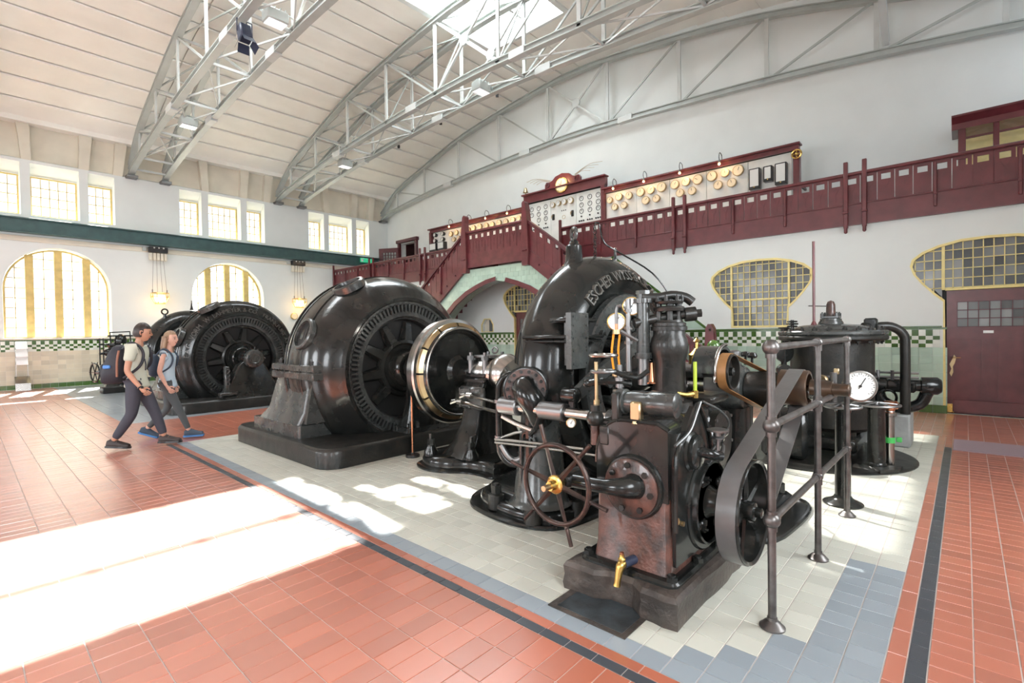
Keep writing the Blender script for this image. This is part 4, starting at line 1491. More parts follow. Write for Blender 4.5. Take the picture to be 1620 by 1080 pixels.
ex = MB().box((13.2, Y1-.36, 5.12), (.62, .05, .2), .01).build('exit_sign', 'exit')
tag(ex, 'small green and white exit sign on the dark beam beside the gallery railing', 'sign')
MB().box((12.98, Y1-.39, 5.12), (.10, .01, .13)).build('pictogram', 'paper', ex, smooth=False)
# folded card stand by the left window
ds = thing('leaflet_stand', (1.25, Y1-.35, 0), 'slim steel stand with slanted white cards under the left arched window', 'stand')
for s in (-.13, .13): MB().box((1.25+s, Y1-.22, .75), (.02, .03, 1.5)).build('upright', 'bright', ds, smooth=False)
for z in (1.36, 1.12, .88): MB().prism([(Y1-.22, z+.12), (Y1-.22, z+.14), (Y1-.42, z-.07), (Y1-.42, z-.10)], 1.12, 1.38, 'yz').build('card', 'paper', ds, smooth=False)
MB().prism([(Y1-.12, 0), (Y1-.12, .42), (Y1-.25, .42), (Y1-.52, .22), (Y1-.55, 0)], 1.08, 1.42, 'yz').build('base_box', 'bright', ds, smooth=False)

# ================================================================== LIGHTS ON THE TRUSSES
for i, (x, y, z, w) in enumerate(((4.66, 17.0, 7.86, 'on the first truss, nearer the window wall'), (9.7, 9.8, 8.22, 'at the middle of the second truss'), (9.7, 17.0, 7.86, 'on the second truss, nearer the window wall'), (4.66, 10.9, 8.3, 'at the top of the first truss'))):
    t = thing('floodlight', (x, y, z-.12), 'grey box floodlight ' + w, 'floodlight', 'box floodlights')
    MB().box((x, y, z+.02), (.44, .34, .24), .02).build('housing', 'steel', t)
    MB().prism(rect(x-.19, x+.19, y-.14, y+.14), z-.115, z-.10, 'xy').build('lens', 'flood', t, smooth=False)
    m = MB()
    for k in range(4): m.box((x-.16+.107*k, y, z+.16), (.02, .30, .05))
    m.build('cooling_fin', 'steel', t, smooth=False)
    MB().tube([(x-.45, y, z+.15), (x-.2, y, z+.22), (x+.2, y, z+.22), (x+.45, y, z+.15)], .018, 6).build('bracket', 'steel', t)
sp = thing('stage_spotlight', (4.22, 11.4, 7.75), 'blue-black stage spotlight with barn doors hanging from the first truss', 'spotlight')
R_ = Matrix.Rotation(radians(-18), 3, 'X')
pp = Vector((4.2, 11.35, 7.98))
MB().box(pp, (.24, .24, .34), .03, R=R_).build('body', 'blueblack', sp)
MB().tube([pp+Vector((-.15, 0, 0)), pp+Vector((-.15, 0, .26)), pp+Vector((.15, 0, .26)), pp+Vector((.15, 0, 0))], .014, 6).build('yoke', 'blueblack', sp)
MB().tube([pp+Vector((0, 0, .26)), pp+Vector((0, 0, .40)), pp+Vector((.05, .05, .40)), pp+Vector((.05, .05, .24))], .016, 6).build('hook', 'black', sp)
for a, b in ((1, 0), (-1, 0), (0, 1), (0, -1)):
    c0 = pp+R_ @ Vector((a*.12, b*.12, -.17)); d0 = R_ @ Vector((a*.08, b*.08, -.18)); e0 = R_ @ Vector((b*.11, a*.11, 0))
    m = MB(); m.add([c0-e0, c0+e0, c0+d0+e0*1.1, c0+d0-e0*1.1, c0-e0+d0*.02+Vector((a, b, 0))*.004, c0+e0+Vector((a, b, 0))*.004, c0+d0+e0*1.1+Vector((a, b, 0))*.004, c0+d0-e0*1.1+Vector((a, b, 0))*.004], [(0, 1, 2, 3), (7, 6, 5, 4), (0, 4, 5, 1), (1, 5, 6, 2), (2, 6, 7, 3), (3, 7, 4, 0)])
    m.build('barn_door', 'blueblack', sp, smooth=False)
for i, (x, y) in enumerate(((13.9, 9.9), (13.8, 13.1), (13.3, 15.8), (12.8, 18.0))):
    z = cz(y)
    m = MB(); m.lathe((x, y, z-.16), (-.3, -.3, 1), [(0, .055), (.12, .06), (.14, .03)], 12); m.cyl((x, y, z-.05), (x, y, z+.02), .02)
    tag(m.build('ceiling_spot', 'black'), 'small black ceiling spotlight, %s above the switchboard' % ['highest of the four', 'second highest of the four', 'third highest of the four', 'lowest of the four'][i], 'spotlight', 'small black ceiling spots')

# ================================================================== GENERATOR SETS
AX, AZ = 4.28, 1.07


def floor_clamp(mb, z):
    mb.v = [(a, b, max(c, z)) for a, b, c in mb.v]
    return mb


def ribs(mb, c, y, r0, r1, n, w, d, a0=0.0, a1=2*pi):
    for i in range(n):
        a = a0+(a1-a0)*(i+.5)/n
        R_ = Matrix.Rotation(-a, 3, 'Y')
        mb.box(Vector((c[0], y, c[1]))+R_ @ Vector(((r0+r1)/2, 0, 0)), (r1-r0, d, w), 0, R=R_)


def generator(y0, label, port_y, letters=None, plinth=(2.73, 5.83, 5.35, 8.2), front_bearing=True):
    t = thing('generator', (AX, y0+1, 0), label, 'generator', 'black generators')
    x0, x1, ya, yb = plinth
    m = MB(); loft_plate(m, rrect(x0, x1, ya, yb, .26, 7), [(-.0, .003), (0, .19), (.012, .215), (.035, .235), (.07, .24)])
    m.build('plinth', 'ironr', t, angle=30)
    # stator housing
    RM = 1.33 if not letters else 1.29
    if not letters: pf = [(.03, .93), (0, .965), (0, 1.0), (.02, 1.02), (.04, 1.04), (.10, 1.13), (.20, 1.21), (.30, 1.27), (.45, 1.32), (.65, 1.335), (.85, 1.33), (1.05, 1.305), (1.25, 1.245), (1.42, 1.17), (1.56, 1.08), (1.62, .98), (1.62, .9)]
    else: pf = [(.03, .93), (0, .955), (0, .99), (.03, 1.0), (.06, 1.01), (.10, 1.19), (.13, 1.23), (.18, 1.265), (.28, 1.285), (.45, 1.28), (.65, 1.24), (.85, 1.18), (1.05, 1.08), (1.2, .98), (1.2, .9)]
    m = MB(); m.lathe((AX, y0, AZ), (0, 1, 0), pf, 72, cap=False)
    floor_clamp(m, .21)
    m.build('housing', 'iron', t, angle=30)
    for t_ in ((.55, 1.0) if not letters else (.28, .52)):
        m = MB(); m.torus((AX, y0+t_, AZ), (0, 1, 0), RM, .014, 72, 6); floor_clamp(m, .21); m.build('housing_rib', 'iron', t)
    # ventilation openings in the shell
    for an, yy in ((158, port_y), (119, port_y-.1)):
        a = radians(an); d = Vector((cos(a), 0, sin(a))); p = Vector((AX, yy, AZ))+d*RM
        r = .19 if an > 150 else .20
        m = MB(); m.lathe(p-d*.06, d, [(0, r+.03), (.085, r+.03), (.10, r+.015), (.10, r-.01), (.02, r-.02)], 28, cap=False)
        q = m.build('port_ring', 'irong', t)
        MB().lathe(p-d*.02, d, [(0, r+.02), (.022, r+.02)], 24).build('port_opening', 'shade_black', q)  # black disc paints the shade inside the port
    # front vents
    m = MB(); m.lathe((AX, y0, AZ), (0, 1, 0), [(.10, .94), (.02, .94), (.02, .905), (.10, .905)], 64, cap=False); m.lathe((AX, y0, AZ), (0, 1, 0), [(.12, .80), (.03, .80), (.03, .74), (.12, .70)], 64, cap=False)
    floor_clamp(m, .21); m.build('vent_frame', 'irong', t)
    m = MB(); m.lathe((AX, y0, AZ), (0, 1, 0), [(.08, .95), (.09, .70)], 48, cap=False); floor_clamp(m, .21); m.build('vent_recess', 'shade_black', t)
    m = MB(); ribs(m, (AX, AZ), y0+.045, .785, .92, 88, .028, .05)
    floor_clamp(m, .21); m.build('vent_bars', 'irong', t, smooth=False, kind='stuff')
    # rotor behind the opening
    m = MB(); m.lathe((AX, y0, AZ), (0, 1, 0), [(.12, .70), (.22, .69), (.24, .30)], 48, cap=False); floor_clamp(m, .21); m.build('rotor_web', 'shade_black', t)
    for k in range(10):
        a = 2*pi*k/10+.15
        if sin(a) < -.75: continue
        c = Vector((AX, y0+.20, AZ)); d = Vector((cos(a), 0, sin(a))); s = Vector((-sin(a), 0, cos(a)))
        m = MB(); v = []
        for r, w, h in ((.38, .10, .10), (.66, .07, .04)):
            for e, g in ((-w, 0), (w, 0), (w*.6, -h), (-w*.6, -h)): v.append(c+d*r+s*e+Vector((0, g, 0)))
        m.add(v, [(0, 1, 5, 4), (1, 2, 6, 5), (2, 3, 7, 6), (3, 0, 4, 7), (0, 3, 2, 1), (4, 5, 6, 7)])
        m.build('spoke', 'iron', t)
    m = MB(); m.lathe((AX, y0+.24, AZ), (0, -1, 0), [(0, .40), (.10, .42), (.14, .40), (.15, .36), (.12, .33), (.12, .28), (.26, .26), (.30, .22), (.30, .14), (.2, .10)], 40)
    m.build('hub', 'iron', t)
    # side arms and pedestals
    for s in (-1, 1):
        X = lambda a: AX+s*a
        def fr(a0, a1, *r): return (min(X(a0), X(a1)), max(X(a0), X(a1)), *r)
        m = MB(); m.box((X(1.10), y0+.80, AZ-.045), (.48, 1.22, .10), .015); m.box((X(1.10), y0+.80, AZ+.055), (.48, 1.22, .09), .015)
        m.build('split_flange', 'irong', t)
        m = MB(); frustum(m, [fr(.95, 1.44, y0+.38, y0+1.83, .24, .03), fr(.95, 1.44, y0+.38, y0+1.83, .40, .03)], None); m.build('foot', 'irong', t, angle=30)
        m = MB(); frustum(m, [fr(1.0, 1.42, y0+.46, y0+1.70, .39, .05), fr(1.02, 1.34, y0+.42, y0+1.55, .55, .05), fr(1.0, 1.28, y0+.36, y0+1.38, .98, .05)], None); m.build('pedestal', 'irong', t, angle=30)
        m = MB(); v = [(X(1.16), y0+.35, .42), (X(1.42), y0+.36, .42), (X(1.30), y0+.56, .97), (X(1.06), y0+.56, .97)]
        m.prism([(X(1.02), .42), (X(1.36), .42), (X(1.26), .97), (X(1.04), .97)], y0+.34, y0+.40, 'xz'); m.build('web', 'irong', t, smooth=False)
        for yy in (y0+.34, y0+1.25): MB().bolt((X(1.27), yy, AZ+.10), (0, 0, 1), .035, .05).build('bolt', 'ironr', t)
        MB().bolt((X(1.10), y0+.26, AZ+.10), (0, 0, 1), .035, .03).build('bolt', 'ironr', t)
        MB().bolt((X(1.18), y0+.42, .40), (0, 0, 1), .032, .05).build('bolt', 'ironr', t)
        MB().bolt((X(1.06), y0+.44, .40), (0, 0, 1), .028, .04).build('bolt', 'ironr', t)
    if letters:
        arc_text(t, letters, (AX, AZ), 1.045, .13, radians(178), radians(12), y0+.083, lean=.22, depth=.03)
    if front_bearing:
        yb_ = ya+.28
        m = MB(); frustum(m, [(AX-.36, AX+.36, yb_-.22, yb_+.18, .24, .04), (AX-.34, AX+.34, yb_-.2, yb_+.16, .30, .04)], None)
        for a in (-.28, -.16, .16, .28):
            m.bolt((AX+a, yb_-.15, .30), (0, 0, 1), .035, .06)
        m.build('bearing_sole', 'iron', t)
        m = MB(); frustum(m, [(AX-.27, AX+.27, yb_-.10, yb_+.12, .30, .05), (AX-.20, AX+.20, yb_-.08, yb_+.10, .6, .05), (AX-.16, AX+.16, yb_-.08, yb_+.10, .95, .05)], None); m.build('bearing_stand', 'iron', t)
        m = MB(); m.lathe((AX, yb_-.14, AZ), (0, 1, 0), [(0, .12), (0, .17), (.03, .18), (.26, .18), (.28, .16), (.28, .12)], 28); m.build('bearing', 'iron', t)
    return t


G1 = generator(5.85, 'nearest big black generator with round vent holes, beside the polished coupling', 6.45)
G2 = generator(12.1, 'farther black generator with raised lettering round its rim, behind the two walkers', 12.35, 'E.A.G.  VORM.  W. LAHMEYER & CO.   FRANKFURT A.M.', (2.75, 5.83, 11.5, 14.4), True)
# the farther machine ends in a bearing facing the hall
m = MB(); m.lathe((AX, 11.62, AZ), (0, -1, 0), [(0, .15), (.08, .20), (.20, .19), (.22, .16), (.22, .13), (.235, .13), (.235, .10), (.225, .09), (.225, .0)], 32, cap=False)
b_ = m.build('bearing_cap', 'irong', G2)
m = MB()
for k in range(10):
    a = pi*k/9; m.bolt((AX+.2*cos(a), 11.52, AZ+.2*sin(a)), (cos(a), 0, sin(a)), .018, .05)
m.build('oil_fitting', 'iron', G2)
m = MB(); frustum(m, [(AX-.62, AX+.62, 11.52, 11.9, .24, .04), (AX-.58, AX+.58, 11.56, 11.86, .30, .04), (AX-.28, AX+.30, 11.58, 11.84, .92, .06), (AX-.18, AX+.2, 11.6, 11.82, 1.0, .06)], None); m.build('end_stand', 'iron', G2)
m = MB(); m.box((AX-.50, 11.62, .62), (.10, .12, .60), .02); m.box((AX-.50, 11.58, .34), (.34, .16, .06), .01)
for k in range(4): m.torus((AX-.5, 11.55, .82-.09*k), (0, 1, 0), .035, .012, 12, 5)
m.build('terminal_block', 'irong', G2)
# shaft between nearest generator and coupling
cp = thing('flexible_coupling', (AX, 4.95, 0), 'polished steel flywheel coupling with brass segments between generator and turbine', 'coupling')
m = MB(); m.lathe((AX, 5.95, AZ), (0, -1, 0), [(0, .11), (.9, .11)], 24); m.build('shaft', 'bright', cp)
m = MB(); m.lathe((AX, 5.16, AZ), (0, -1, 0), [(.06, .20), (.08, .30), (.10, .56), (.12, .63), (.15, .665), (.26, .675), (.28, .66), (.29, .62)], 72, cap=False); m.build('rear_disc', 'bright', cp, angle=25)
m = MB(); m.lathe((AX, 4.93, AZ), (0, -1, 0), [(0, .64), (.02, .61), (.02, .585), (.14, .57), (.17, .555), (.17, .525), (.145, .52), (.145, .50), (.10, .48), (.12, .20), (.16, .15), (.30, .12), (.36, .11)], 72, cap=False); m.build('front_disc', 'iron', cp, angle=25)
m = MB(); m.torus((AX, 4.765, AZ), (0, 1, 0), .548, .012, 72, 6); m.build('disc_rim', 'bright', cp)
for k in range(12):
    a0, a1 = 2*pi*k/12+.02, 2*pi*(k+1)/12-.02
    n = 6; vs = []
    for j in range(n+1):
        a = a0+(a1-a0)*j/n
        for r, y in ((.605, 4.93), (.62, 4.92), (.62, 4.83), (.575, 4.80)): vs.append((AX+r*cos(a), y, AZ+r*sin(a)))
    fs = [(j*4+i, j*4+i+1, j*4+i+5, j*4+i+4) for j in range(n) for i in range(3)]+[(0, 1, 2, 3), (n*4+3, n*4+2, n*4+1, n*4)]
    MB().add(vs, fs).build('brass_segment', 'bronze', cp)
m = MB(); m.cyl((AX, 4.7, AZ), (AX, 4.4, AZ), .11, n=24); m.build('front_shaft', 'bright', cp)

# main bearing between coupling and turbine
bp = thing('bearing_pedestal', (AX, 4.25, 0), 'black cast bearing pedestal with big anchor nuts between coupling and turbine', 'bearing')
ol = [(3.56, 4.30), (3.50, 4.55), (3.60, 4.82), (3.85, 4.92), (4.28, 4.90), (4.71, 4.92), (4.96, 4.82), (5.06, 4.55), (5.0, 4.30), (4.86, 4.1), (4.82, 3.9), (4.80, 3.66), (4.28, 3.6), (3.76, 3.66), (3.74, 3.9), (3.70, 4.1)]
ol = [(p.x, p.y) for p in catmull([Vector((a, b, 0)) for a, b in ol], 4, True)]
m = MB(); loft_plate(m, ol, [(0, .003), (0, .02), (.03, .035), (.06, .04)]); m.build('drip_tray', 'iron', bp)
m = MB(); loft_plate(m, ol, [(.07, .03), (.07, .09), (.09, .13), (.13, .15)]); m.build('base', 'iron', bp)
m = MB(); frustum(m, [(AX-.56, AX+.56, 4.08, 4.56, .14, .08), (AX-.42, AX+.42, 4.12, 4.50, .30, .08), (AX-.32, AX+.32, 4.14, 4.46, .50, .07), (AX-.24, AX+.24, 4.14, 4.46, .92, .06), (AX-.20, AX+.2, 4.14, 4.46, 1.0, .05)], None); m.build('column', 'iron', bp)
for a, b in ((3.66, 4.62), (3.82, 4.10), (4.90, 4.62), (4.72, 4.1)):
    m = MB(); m.lathe((a, b, .14), (0, 0, 1), [(0, .085), (.05, .08), (.10, .05), (.12, .05)], 16); m.cyl((a, b, .25), (a, b, .33), .042, n=6); m.cyl((a, b, .32), (a, b, .39), .025, n=10); m.build('anchor_bolt', 'iron', bp)
m = MB(); m.box((AX-.0, 4.30, .99), (.44, .36, .05), .01); m.box((AX, 4.30, 1.05), (.40, .32, .05), .01); m.build('cap_flange', 'iron', bp)
m = MB(); m.lathe((AX, 4.50, AZ), (0, -1, 0), [(0, .13), (.01, .16), (.05, .18), (.38, .18), (.42, .15)], 32); m.build('bearing_shell', 'bright', bp)
m = MB(); m.lathe((AX, 4.12, AZ), (0, -1, 0), [(0, .13), (.03, .19), (.10, .235), (.18, .235), (.26, .19), (.31, .13), (.35, .15), (.37, .15), (.40, .12), (.8, .12)], 36); m.build('coupling_bulb', 'bright', bp)
for a, b in ((-.15, 4.42), (-.15, 4.18), (.15, 4.42), (.15, 4.18)):
    m = MB(); m.cyl((AX+a, b, 1.07), (AX+a, b, 1.24), .035, n=12); m.cyl((AX+a, b, 1.23), (AX+a, b, 1.28), .045, n=6); m.cyl((AX+a, b, 1.27), (AX+a, b, 1.32), .02, n=8); m.build('cap_bolt', 'dull', bp)
m = MB(); m.box((AX, 4.28, 1.27), (.22, .28, .03), .008); m.torus((AX, 4.16, 1.345), (1, .4, 0), .035, .012, 16, 6); m.build('inspection_lid', 'dull', bp)
m = MB(); m.box((3.98, 4.25, .80), (.08, .42, .26), .03)
for a in (-.16, 0, .16):
    for z in (.70, .90): m.bolt((3.94, 4.25+a, z), (-1, 0, 0), .014, .01, False)
m.build('oil_box', 'irong', bp)
for z, y_ in ((.84, 4.18), (.76, 4.34)):
    m = MB(); m.tube([(3.90, y_+.10, z+.02), (3.86, y_+.14, z), (3.82, y_+.10, z-.02), (3.86, y_+.06, z)], .014, 6, closed=True); m.cyl((3.88, y_+.04, z), (3.88, y_-.04, z), .035, n=10); m.tube([(3.88, y_, z), (3.62, y_-.65, z+.01), (3.50, y_-1.05, z+.01)], .017, 8); m.build('control_rod', 'bright', bp)

# ------------------------------------------------------------------ spiral turbine
TZ = 1.15


def turbine(dy, label, main=True):
    t = thing('spiral_turbine', (AX, 2.9+dy, 0), label, 'turbine', 'spiral turbines')
    ol = rrect(2.97, 5.62, 2.30, 3.50, .42, 6)
    if main:
        ol = [(3.48, 2.26), (4.4, 2.22), (5.1, 2.3), (5.5, 2.6), (5.58, 3.1), (5.3, 3.5), (4.3, 3.6), (3.4, 3.52), (3.08, 3.34), (2.96, 3.05), (2.94, 2.65), (3.08, 2.36)]
        ol = [(p.x, p.y) for p in catmull([Vector((a, b, 0)) for a, b in ol], 4, True)]
    ol = [(a, b+dy) for a, b in ol]
    m = MB(); loft_plate(m, ol, [(0, .003), (0, .022), (.012, .034), (.03, .034), (.04, .020)]); m.build('drip_tray', 'iron', t)
    m = MB(); loft_plate(m, ol, [(.10, .015), (.10, .07), (.12, .10), (.16, .115), (.19, .115), (.20, .16), (.23, .18)]); m.build('base', 'iron', t)
    pf = [(-.46, .62), (-.45, .76), (-.48, .83), (-.525, .88), (-.535, .905), (-.52, .96), (-.47, 1.03), (-.40, 1.085), (-.31, 1.125), (-.22, 1.14), (-.13, 1.125), (-.02, 1.06), (.08, .96), (.18, .83), (.26, .70), (.30, .5)]
    m = MB(); m.lathe((AX, 2.92+dy, TZ), (0, 1, 0), pf, 64, cap=False)
    # the scroll narrows below the joint
    q = []
    for a, b, c in m.v:
        if c < TZ:
            k = min(1, (TZ-c)/.9); a = AX+(a-AX)*(1-.10*k)
        q.append((a, b, max(c, .13)))
    m.v = q
    m.build('scroll_casing', 'iron', t, angle=30)
    F = 2.38+dy
    m = MB(); m.lathe((AX, F+.02, TZ), (0, -1, 0), [(-.04, .75), (.03, .75), (.045, .735), (.045, .55), (.0, .54)], 64, cap=False); m.build('cover_flange', 'irong', t)  # lighter iron paints the light on ring, bolts and pins
    m = MB(); m.boltring((AX, F-.022, TZ), (0, -1, 0), .645, 20, .036, .035)
    m.build('flange_bolts', 'irong', t, kind='stuff')
    m = MB(); m.lathe((AX, F+.02, TZ), (0, -1, 0), [(-.02, .58), (-.16, .56), (-.16, .26)], 40, cap=False); m.build('guide_recess', 'shade_black', t)
    m = MB(); m.lathe((AX, F+.02, TZ), (0, -1, 0), [(-.16, .35), (.0, .35), (.02, .33), (.02, .26), (.06, .24), (.10, .18), (.20, .15), (.24, .12)], 40, cap=False); m.build('inner_cover', 'iron', t)
    for k in range(16):
        a = 2*pi*k/16+.1
        m = MB(); m.cyl((AX+.45*cos(a), F+.14, TZ+.45*sin(a)), (AX+.45*cos(a), F-.05, TZ+.45*sin(a)), .04, n=12)
        m.cyl((AX+.45*cos(a), F-.05, TZ+.45*sin(a)), (AX+.45*cos(a), F-.07, TZ+.45*sin(a)), .055, n=12)
        m.build('guide_vane_pin', 'irong', t)
    if main:
        arc_text(t, 'ESCHER WYSS & CIE ZÜRICH', (AX, TZ), .885, .135, radians(136), radians(36), F+.005, lean=.35, depth=.03)
        # horizontal joint flanges and the bolted vertical plate
        m = MB(); m.box((3.42, 2.52, 1.51), (.50, .50, .030), .01); m.box((3.42, 2.52, 1.475), (.46, .48, .026), .008); m.build('joint_flange', 'iron', t)
        m = MB(); m.box((3.40, 2.40, 1.645), (.34, .26, .04), .015); m.build('upper_ledge', 'iron', t)
        m = MB(); m.prism(rect(3.16, 3.40, 1.26, 1.70), 2.25, 2.30, 'xz'); m.box((3.30, 2.34, 1.48), (.05, .12, .40))
        for z in (1.30, 1.40, 1.5, 1.6, 1.67): m.bolt((3.19, 2.25, z), (0, -1, 0), .010, .008, False); m.bolt((3.37, 2.25, z), (0, -1, 0), .010, .008, False)
        m.build('joint_plate', 'irong', t, smooth=False)
        m = MB(); m.lathe((3.88, 2.72, 2.15), (0, 0, 1), [(0, .13), (.03, .10), (.05, .085), (.20, .075), (.22, .05), (.25, .04)], 24); m.build('vent_neck', 'iron', t)
        m = MB(); m.torus((3.88, 2.72, 2.465), (1, -.6, 0), .055, .018, 20, 8); m.cyl((3.88, 2.72, 2.38), (3.88, 2.72, 2.42), .022); m.build('eye_bolt', 'irong', t)
        m = MB(); m.torus((4.42, 2.60, 2.325), (.6, -1, 0), .05, .014, 20, 8); m.cyl((4.42, 2.60, 2.23), (4.42, 2.60, 2.28), .02); m.build('eye_bolt', 'irong', t)
        # inlet flange with bend
        c = Vector((3.09, 2.66, 1.09)); d = Vector((-.80, -.6, .05)).normalized()
        m = MB(); m.lathe(c, d, [(-.06, .17), (0, .185), (.03, .185), (.035, .175), (.035, .165)], 36, cap=False); m.lathe(c-d*.35, d, [(0, .27), (.3, .17)], 30, cap=False); m.build('inlet_flange', 'iron', t)
        m = MB(); m.lathe(c, d, [(.034, .168), (.034, .09)], 36, cap=False); m.build('flange_face', 'rust', t)
        m = MB(); m.boltring(c+d*.035, d, .143, 14, .015, .018); m.build('flange_bolts', 'iron', t, kind='stuff')
        m = MB(); m.tube([c+d*.02, c+d*.07, c+d*.12+Vector((.02, -.02, -.05)), c+d*.12+Vector((.05, -.06, -.13)), c+d*.06+Vector((.08, -.10, -.26))], lambda q: .112-.015*q, 20, smooth=5); m.build('inlet_bend', 'iron', t)
        # draught cone
        m = MB(); m.lathe((3.22, 2.62, .15), (0, 0, 1), [(0, .27), (.02, .24), (.05, .225), (.55, .17), (.80, .15)], 32, cap=False); m.build('draught_cone', 'irong', t)
        # anchor bolts with big washers
        for a, b in ((3.10, 3.02), (3.04, 2.56), (3.42, 2.40)):
            m = MB(); m.lathe((a, b, .03), (0, 0, 1), [(0, .075), (.12, .07), (.13, .05)], 16); m.cyl((a, b, .15), (a, b, .23), .046, n=6); m.cyl((a, b, .22), (a, b, .245), .024, n=8); m.build('anchor_bolt', 'ironr', t)
    return t


TB = turbine(0, 'nearest large black spiral turbine casing with raised maker lettering and lifting eyes')
TB2 = turbine(13.2, 'farthest black turbine casing, half hidden behind the walkers and the lettered generator', False)
m = MB(); m.torus((3.67, 15.8, 2.24), (0, 1, 0), .07, .02, 20, 8); m.cyl((3.67, 15.8, 2.06), (3.67, 15.8, 2.17), .035); m.build('eye_bolt', 'iron', TB2)
m = MB(); m.cyl((4.30, 15.8, 2.3), (4.30, 15.8, 2.56), .012); m.lathe((4.30, 15.8, 2.3), (0, 0, 1), [(0, .05), (.06, .03), (.2, .012), (.28, 0)], 10); m.build('spike', 'iron', TB2)
# lifting chain / cable above the turbine
ch = MB()
for k in range(9): ch.torus((4.15, 2.66, 2.27+.034*k), (1 if k % 2 else 0, 0 if k % 2 else 1, 0), .016, .005, 10, 5)
ch.tube([(4.15, 2.66, 2.56), (4.16, 2.66, 2.60), (4.21, 2.66, 2.61), (4.235, 2.66, 2.58), (4.25, 2.62, 2.42), (4.40, 2.56, 2.34), (4.62, 2.30, 2.12), (4.78, 2.17, 1.85), (4.85, 2.12, 1.6)], .0085, 6, smooth=4)
ch.build('conduit_cable', 'iron', TB)

# ------------------------------------------------------------------ regulating shaft
rs = thing('regulating_shaft', (3.0, 2.3, 0), 'polished horizontal steel shaft with dark collars in front of the turbine', 'shaft')
A_ = Vector((3.0, 2.85, .952)); D_ = Vector((0, -1, 0))
m = MB(); m.cyl(A_+D_*.02, A_+D_*1.19, .040, n=20); m.build('rod', 'bright', rs)
for a, b, r in ((.0, .20, .070), (.42, .66, .068)):
    m = MB(); m.cyl(A_+D_*a, A_+D_*b, r, n=28, b=.008); m.build('collar', 'dull', rs)
m = MB(); m.cyl(A_+D_*1.02, A_+D_*1.24, .062, n=24, b=.01); m.build('sleeve', 'irong', rs)
m = MB(); m.box((3.06, 2.60, .52), (.06, .07, .80), .02); m.box((3.06, 2.60, .14), (.14, .14, .05), .01); m.build('stand', 'iron', rs)
m = MB(); m.lathe(A_+D_*.62+Vector((.03, .0, .13)), D_, [(0, .05), (.01, .055), (.12, .055), (.13, .04)], 20); m.box(A_+D_*.70+Vector((.03, 0, .07)), (.05, .06, .14), .01); m.build('crank_boss', 'iron', rs)
P = [(3.06, 2.12, 1.10), (3.30, 2.11, 1.21), (3.62, 2.09, 1.34), (3.86, 2.06, 1.47), (4.05, 2.03, 1.54), (4.22, 2.0, 1.53), (4.36, 2.0, 1.45)]
m = MB()
Q = catmull([Vector(p) for p in P], 6); vs = []
for i, p in enumerate(Q):
    a = Q[max(0, i-1)]; b = Q[min(len(Q)-1, i+1)]; d = (b-a).normalized(); nrm = d.cross(Vector((0, 1, 0))).normalized(); w = .045+.055*i/len(Q)
    for s, g in ((-1, -1), (1, -1), (1, 1), (-1, 1)): vs.append(p+nrm*w*s+Vector((0, .025*g, 0)))
n = len(Q)
m.add(vs, [(i*4+j, i*4+(j+1) % 4, i*4+4+(j+1) % 4, i*4+4+j) for i in range(n-1) for j in range(4)]+[(3, 2, 1, 0), (n*4-4, n*4-3, n*4-2, n*4-1)])
m.build('curved_lever', 'irong', rs)  # lighter iron stands in for highlights along the lever
# oil and water pipes beside the pedestal
pi_ = thing('cooling_pipe', (2.95, 3.3, 0), 'tall black bent cooling pipe beside the draught cone of the turbine', 'pipe')
m = MB(); m.tube([(3.12, 2.76, 1.20), (3.05, 2.82, 1.20), (3.01, 2.87, 1.14), (3.0, 2.885, 1.02), (3.0, 2.885, .64), (3.01, 2.86, .53), (3.05, 2.80, .46), (3.12, 2.72, .45)], .026, 12, smooth=5); m.build('pipe', 'iron', pi_)
for z in (.68, .98): MB().cyl((3.0, 2.885, z-.012), (3.0, 2.885, z+.012), .034, n=16).build('pipe_band', 'dull', pi_)
MB().cyl((3.12, 2.74, .17), (3.12, 2.74, .44), .02).build('pipe_foot', 'iron', pi_)
lk = thing('link_rods', (3.0, 2.9, 0), 'thin polished steel link rods crossing below the regulating shaft', 'linkage')
m = MB(); m.tube([(2.97, 2.90, .665), (3.0, 2.6, .68), (3.02, 2.05, .70)], .012, 8); m.build('rod', 'bright', lk)
m = MB(); m.tube([(2.97, 2.90, .64), (3.0, 2.5, .655), (3.02, 1.95, .67)], .010, 8); m.build('rod', 'bright', lk)
m = MB(); m.tube([(2.97, 2.90, .66), (3.06, 2.76, .72), (3.10, 2.64, .75)], .012, 8); m.build('rod', 'bright', lk)
m = MB(); m.tube([(3.0, 2.84, .86), (3.02, 2.70, .81), (3.04, 2.54, .77)], .022, 10); m.build('strut', 'bright', lk)
m = MB(); m.torus((3.04, 2.62, .71), (1, 0, 0), .032, .011, 14, 6); m.tube([(3.02, 2.56, .74), (3.02, 2.50, .80), (3.0, 2.44, .90)], .022, 8, smooth=3); m.tube([(3.02, 2.52, .72), (3.02, 2.48, .62)], .02, 8); m.build('toggle', 'iron', lk)
m = MB(); m.cyl((3.03, 2.66, .17), (3.03, 2.66, .66), .018); m.build('support', 'iron', lk)
m = MB(); m.tube([(3.0, 2.86, .62), (3.02, 2.80, .53), (3.05, 2.74, .50), (3.08, 2.68, .54), (3.10, 2.64, .59)], .024, 10, smooth=4); m.boltring((3.10, 2.64, .58), (.3, -1, .4), .035, 6, .008, .010); m.build('small_bend', 'dull', lk)

